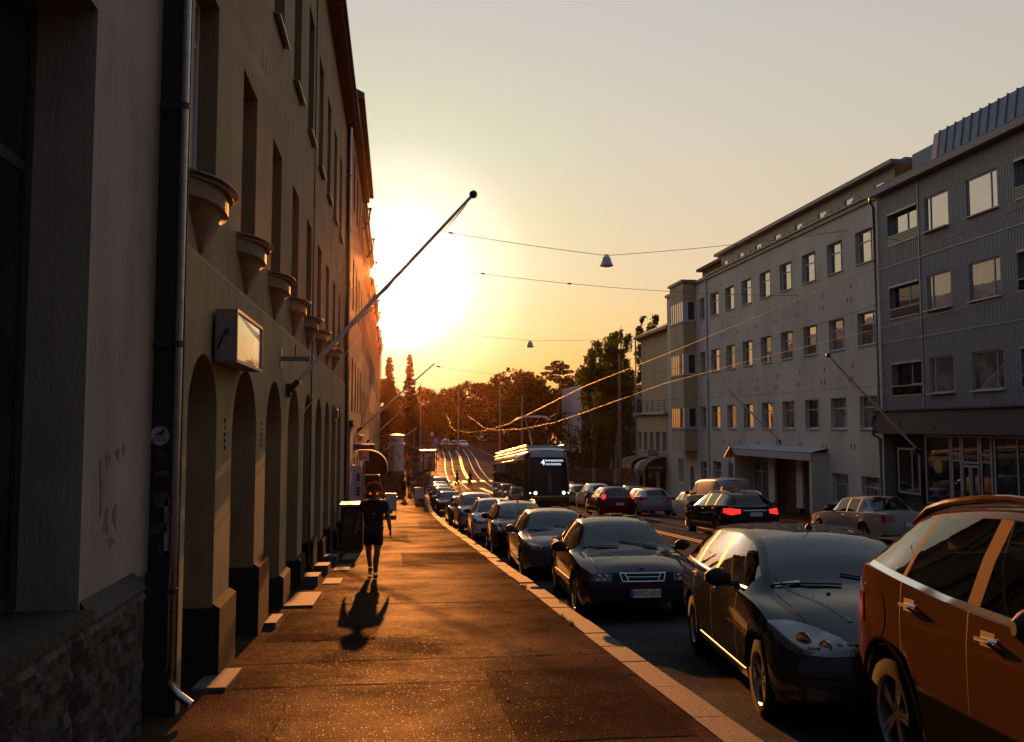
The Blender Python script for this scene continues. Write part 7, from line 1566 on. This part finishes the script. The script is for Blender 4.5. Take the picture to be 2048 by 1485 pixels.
def head_mb(c, s=1.0, yaw=0):
    mb = MB(); rows = []; n, m_ = 18, 22
    for i in range(n+1):
        ph = PI*i/n; r_ = []
        for j in range(m_+1):
            th = 2*PI*j/m_; x = math.sin(ph)*math.cos(th); y = math.sin(ph)*math.sin(th); z = math.cos(ph)
            X = x*.076; Y = y*.096; Z = z*.118
            if z < 0: X *= 1-.34*(-z)**1.4; Y = Y*(1-.12*(-z))-.010*(-z)
            fr = max(0, -y)
            e = math.exp(-((x/.12)**2))*fr**6
            Y -= .022*e*math.exp(-((z+.12)/.16)**2)+.007*e*math.exp(-((z+.52)/.10)**2)
            for ex in (-.42, .42): Y += .010*math.exp(-(((x-ex)/.2)**2+((z-.06)/.13)**2))*fr**3
            if abs(x) > .9: X *= 1+.0
            r_.append((X*s, Y*s, Z*s))
        rows.append(r_)
    mb.grid(rows)
    for sg in (-1, 1): mb.lathe([(0, -.008), (.018, -.006), (.024, .004), (.016, .010), (0, .006)], 10, Matrix.Translation((sg*.076*s, .012*s, -.005*s)) @ Matrix.Rotation(sg*PI/2, 4, 'Y') @ Matrix.Scale(1.5, 4, (1, 0, 0)))
    cc, ss = math.cos(yaw), math.sin(yaw); mb.v = [(c[0]+p[0]*cc-p[1]*ss, c[1]+p[0]*ss+p[1]*cc, c[2]+p[2]) for p in mb.v]; return mb
def person(x, y, h, label, rotz=0, pose='walk', top='cloth_black', bot='cloth_black', shoes='cloth_black', shorts=True, hair='short', skin='skin', z=None, sleeves='short', hands=True):
    k = h/1.80; g0 = gz(y) if z is None else z; T = thing('person', label, 'person', (x, y, g0), rotz); S_ = lambda p: (p[0]*k, p[1]*k, p[2]*k, tuple(q*k for q in p[3]) if isinstance(p[3], tuple) else p[3]*k)
    st = {'walk': (.05, -.17, .13, -.06, .20, .16), 'away': (.07, -.12, .10, -.07, .24, .22), 'stand': (.10, -.03, .09, -.10, .03, .09), 'run': (.08, -.22, .12, -.07, .38, .45)}[pose]
    J = {'pelvis': (0, 0, .95, (.12, .105)), 'waist': (0, 0, 1.10, (.118, .095)), 'chest': (0, .0, 1.30, (.14, .11)), 'base': (0, .01, 1.46, (.085, .075)), 'neck': (0, -.005, 1.54, .054), 'skull': (0, -.02, 1.62, .055),
         'sl': (.205, .01, 1.415, .066), 'el': (.285, .03, 1.14, .050), 'wl': (.325, -.03, .89, .033), 'sr': (-.205, .01, 1.415, .066), 'er': (-.275, .07, 1.15, .050), 'wr': (-.33, .03, .91, .033),
         'hl': (.095, 0, .90, .10), 'kl': (st[0]+.03, st[1]*.75-.03, .50, .062), 'cl': (st[0]+.005, st[1]*.9, .34, .062), 'al': (st[0], st[1], .10+st[2]*.0, .042), 'hr': (-.095, 0, .90, .10), 'kr': (st[3]-.03, st[4]*.30-.03, .50, .062), 'cr': (st[3]-.02, st[4]*.62, .34 if pose != 'run' else .42, .052), 'ar': (st[3], st[4], st[5], .042)}
    J = {a: S_(b) for a, b in J.items()}
    E_ = [('pelvis', 'waist'), ('waist', 'chest'), ('chest', 'base'), ('base', 'neck'), ('neck', 'skull'), ('base', 'sl'), ('sl', 'el'), ('el', 'wl'), ('base', 'sr'), ('sr', 'er'), ('er', 'wr'), ('pelvis', 'hl'), ('hl', 'kl'), ('kl', 'cl'), ('cl', 'al'), ('pelvis', 'hr'), ('hr', 'kr'), ('kr', 'cr'), ('cr', 'ar')]
    b = skin_mesh(J, E_, 'pelvis', 2); hd = head_mb((0, -.028*k, 1.685*k), k); b.add(hd.v, hd.f)
    if hands:
        for s_, a, e in ((1, 'wl', 'el'), (-1, 'wr', 'er')):
            w_, e_ = Vector(J[a][:3]), Vector(J[e][:3]); hm = hand_mb(w_, (w_-e_)+Vector((0, -.01, -.05)), s_, (-s_, -.15, 0), k); b.add(hm.v, hm.f)
    else:
        for a, e in (('wl', 'el'), ('wr', 'er')):
            w_, e_ = Vector(J[a][:3]), Vector(J[e][:3]); d = (w_-e_).normalized(); b.tube([w_-d*.02, w_+d*.08*k, w_+d*.17*k], [.024*k, .034*k, .014*k], 8)
    ob('body', b, M[skin], T, smooth=80)
    off = lambda p, r: (*p[:3], tuple(q+r*k for q in p[3]) if isinstance(p[3], tuple) else p[3]+r*k)
    mid = lambda a, b_, t, r: (*(J[a][i]+(J[b_][i]-J[a][i])*t for i in range(3)), r*k)
    sl_t = .62 if sleeves == 'short' else .98
    C_ = {'hem': (0, .0, .84*k, (.205*k, .14*k)), 'waist': (*J['waist'][:3], (.20*k, .14*k)), 'chest': (*J['chest'][:3], (.215*k, .15*k)), 'base': (0, .008*k, 1.455*k, (.15*k, .10*k)), 'nk': (0, .004*k, 1.50*k, .064*k), 'sl': off(J['sl'], .026), 'ml': mid('sl', 'el', sl_t, .082 if sleeves == 'short' else .05), 'sr': off(J['sr'], .026), 'mr': mid('sr', 'er', sl_t, .082 if sleeves == 'short' else .05)}
    ce = [('hem', 'waist'), ('waist', 'chest'), ('chest', 'base'), ('base', 'nk'), ('base', 'sl'), ('sl', 'ml'), ('base', 'sr'), ('sr', 'mr')]
    if sleeves == 'long':
        for s_ in 'lr': C_['f'+s_] = mid('e'+s_, 'w'+s_, .9, .038); ce.append(('m'+s_, 'f'+s_))
    ob('shirt', skin_mesh(C_, ce, 'chest', 2), M[top], T, smooth=80)
    B_ = {'p': (0, 0, .93*k, (.17*k, .13*k)), 'hl': off(J['hl'], .012), 'hr': off(J['hr'], .012)}; be = [('p', 'hl'), ('p', 'hr')]
    for s_ in 'lr':
        if shorts: B_['k'+s_] = mid('h'+s_, 'k'+s_, .80, .118); be.append(('h'+s_, 'k'+s_))
        else:
            B_['k'+s_] = off(J['k'+s_], .018); B_['c'+s_] = off(J['c'+s_], .016); B_['a'+s_] = (*J['a'+s_][:3], .05*k); be += [('h'+s_, 'k'+s_), ('k'+s_, 'c'+s_), ('c'+s_, 'a'+s_)]
    ob('shorts' if shorts else 'trousers', skin_mesh(B_, be, 'p', 2), M[bot], T, smooth=80)
    for s_ in 'lr':
        a = Vector(J['a'+s_][:3]); tip = Vector((0, -.15*k, -.055*k)) if a.z < .13*k else Vector((0, -.10*k, -.13*k)); f = skin_mesh({'h': (a.x, a.y+.045*k, a.z-.05*k, (.036*k, .036*k)), 'm': (a.x, a.y-.03*k, a.z-.045*k, (.042*k, .036*k)), 't': (*(a+tip), (.036*k, .022*k))}, [('h', 'm'), ('m', 't')], 'm', 2)
        f2 = skin_mesh({'a': (*a, .040*k), 'b': (a.x, a.y, a.z+.06*k, .038*k)}, [('a', 'b')], 'a', 1); f.add(f2.v, f2.f)
        o = ob('shoe', f, M[shoes], T, smooth=80)
        if hair == 'wavy':
            m_ = MB(); m_.box(a.x-.042*k, a.x+.042*k, a.y-.16*k, a.y+.08*k, a.z-.098*k, a.z-.078*k); ob('sole', m_, M['shoe_white'], o, bevel=.01)
    hm = MB(); rr = random.Random(3); hc = Vector((0, -.02*k, 1.69*k))
    if hair == 'wavy':
        for i in range(700):
            u = rr.uniform(-1, 1); th = rr.uniform(0, 2*PI); zz = rr.uniform(-.05, 1.0); rd = math.sqrt(1-zz*zz); p = Vector((rd*math.cos(th)*.083, rd*math.sin(th)*.102, zz*.125+.006))*k
            if p.y < -.055*k and p.z < .06*k: continue
            pts = [hc+p]; L_ = rr.uniform(.06, .14)*k; out = Vector((p.x, p.y, 0)).normalized(); d = (p.normalized()*.6+out*.55+Vector((0, 0, .15))).normalized()
            for q in range(5):
                d = (d+Vector((rr.uniform(-.3, .3), rr.uniform(-.3, .3), -.42+rr.uniform(-.15, .15)))).normalized(); pts.append(pts[-1]+d*L_/5)
            hm.tube(pts, [.0075*k, .0075*k, .007*k, .006*k, .004*k, .0015*k], 4)
        cap = MB(); rows = [[(hc.x+math.sin(a)*math.cos(t)*.088*k, hc.y+.008*k+math.sin(a)*math.sin(t)*.106*k, hc.z+math.cos(a)*.130*k) for t in np.linspace(0, 2*PI, 21)] for a in np.linspace(.02, 1.35, 8)]; hm.grid(rows)
        rows = [[(hc.x+math.cos(t)*.086*k, hc.y+.01*k+math.sin(t)*.102*k, z_) for t in np.linspace(.05, PI-.05, 12)] for z_ in np.linspace(hc.z+.03*k, hc.z-.10*k, 5)]; hm.grid(rows)
    else:
        rows = [[(hc.x+math.sin(a)*math.cos(t)*.084*k, hc.y+.010*k+math.sin(a)*math.sin(t)*.104*k, hc.z+math.cos(a)*.128*k) for t in np.linspace(0, 2*PI, 21)] for a in np.linspace(.02, 1.35, 8)]; hm.grid(rows); rows = [[(hc.x+math.cos(t)*.083*k, hc.y+.012*k+math.sin(t)*.10*k, z_) for t in np.linspace(.2, PI-.2, 10)] for z_ in np.linspace(hc.z+.03*k, hc.z-.08*k, 4)]; hm.grid(rows)
    ob('hair', hm, M['hair'], T, smooth=80)
    return T
m = person(-.42, 17.9, 1.90, 'man with wavy hair in a black t-shirt and shorts walking toward the camera', 0, 'walk', hair='wavy')
mb = MB(); mb.box(-.022, .022, -.158, -.150, 1.30, 1.315); ob('shirt_print', mb, M['sticker_white'], m)
mb = MB(); mb.lathe([(.030, -.008), (.034, 0), (.030, .008)], 14, Matrix.Translation((-.298, .035, .99))); ob('wrist_band', mb, M['grey_metal'], m)
person(.82, 75.0, 1.86, 'person in dark clothes walking away in the middle of the pavement', PI, 'away', 'cloth_black', 'cloth_black', shorts=False, sleeves='long', hands=False)
person(1.42, 83.5, 1.85, 'second walker in a dark jacket and shorts, right behind the person in dark clothes', PI, 'away', 'cloth_navy', 'cloth_black', sleeves='long', hands=False)
person(1.65, 115, 1.82, 'runner in a red jacket far along the pavement', PI, 'run', 'cloth_red', 'cloth_black', shorts=False, sleeves='long', hands=False)
person(X_(913, 88)+.0, 88, 1.80, 'pedestrian in a light blue grey shirt crossing the road before the tram', -PI/2, 'walk', 'cloth_grey', 'cloth_black', shorts=False, hands=False, z=crown(6.4, 88))
pb = person(X_(939, 86), 86, 1.78, 'pedestrian in dark clothes with a backpack crossing the road beside the tram', -PI/2, 'walk', 'cloth_black', 'cloth_black', shorts=False, sleeves='long', hands=False, z=crown(7.6, 86))
bp = skin_mesh({'a': (0, .20, 1.12, (.13, .08)), 'b': (0, .20, 1.40, (.12, .07))}, [('a', 'b')], 'a', 2); bo = solo('backpack', bp, M['cloth_black'], 'dark backpack carried by the pedestrian beside the tram', 'backpack', smooth=80); bo.location = pb.location; bo.rotation_euler = pb.rotation_euler
# ================================================================ evening air, with the lens flare put into its tint and scatter
HAZE = .00004
if HAZE:
    mb = MB(); mb.box(-950, 950, -70, 2700, -6.4, 24); hz = ob('haze', mb, None); hz['kind'] = 'stuff'; hz['label'] = 'thin golden evening haze filling the street, tinted for the lens flare'
    m, t = newmat('haze_air'); o_ = t.nodes.new('ShaderNodeOutputMaterial'); v_ = t.nodes.new('ShaderNodeVolumePrincipled'); v_.inputs['Color'].default_value = (1.0, .52, .26, 1); v_.inputs['Density'].default_value = HAZE; v_.inputs['Anisotropy'].default_value = .96; t.links.new(v_.outputs[0], o_.inputs['Volume']); hz.data.materials.append(m)
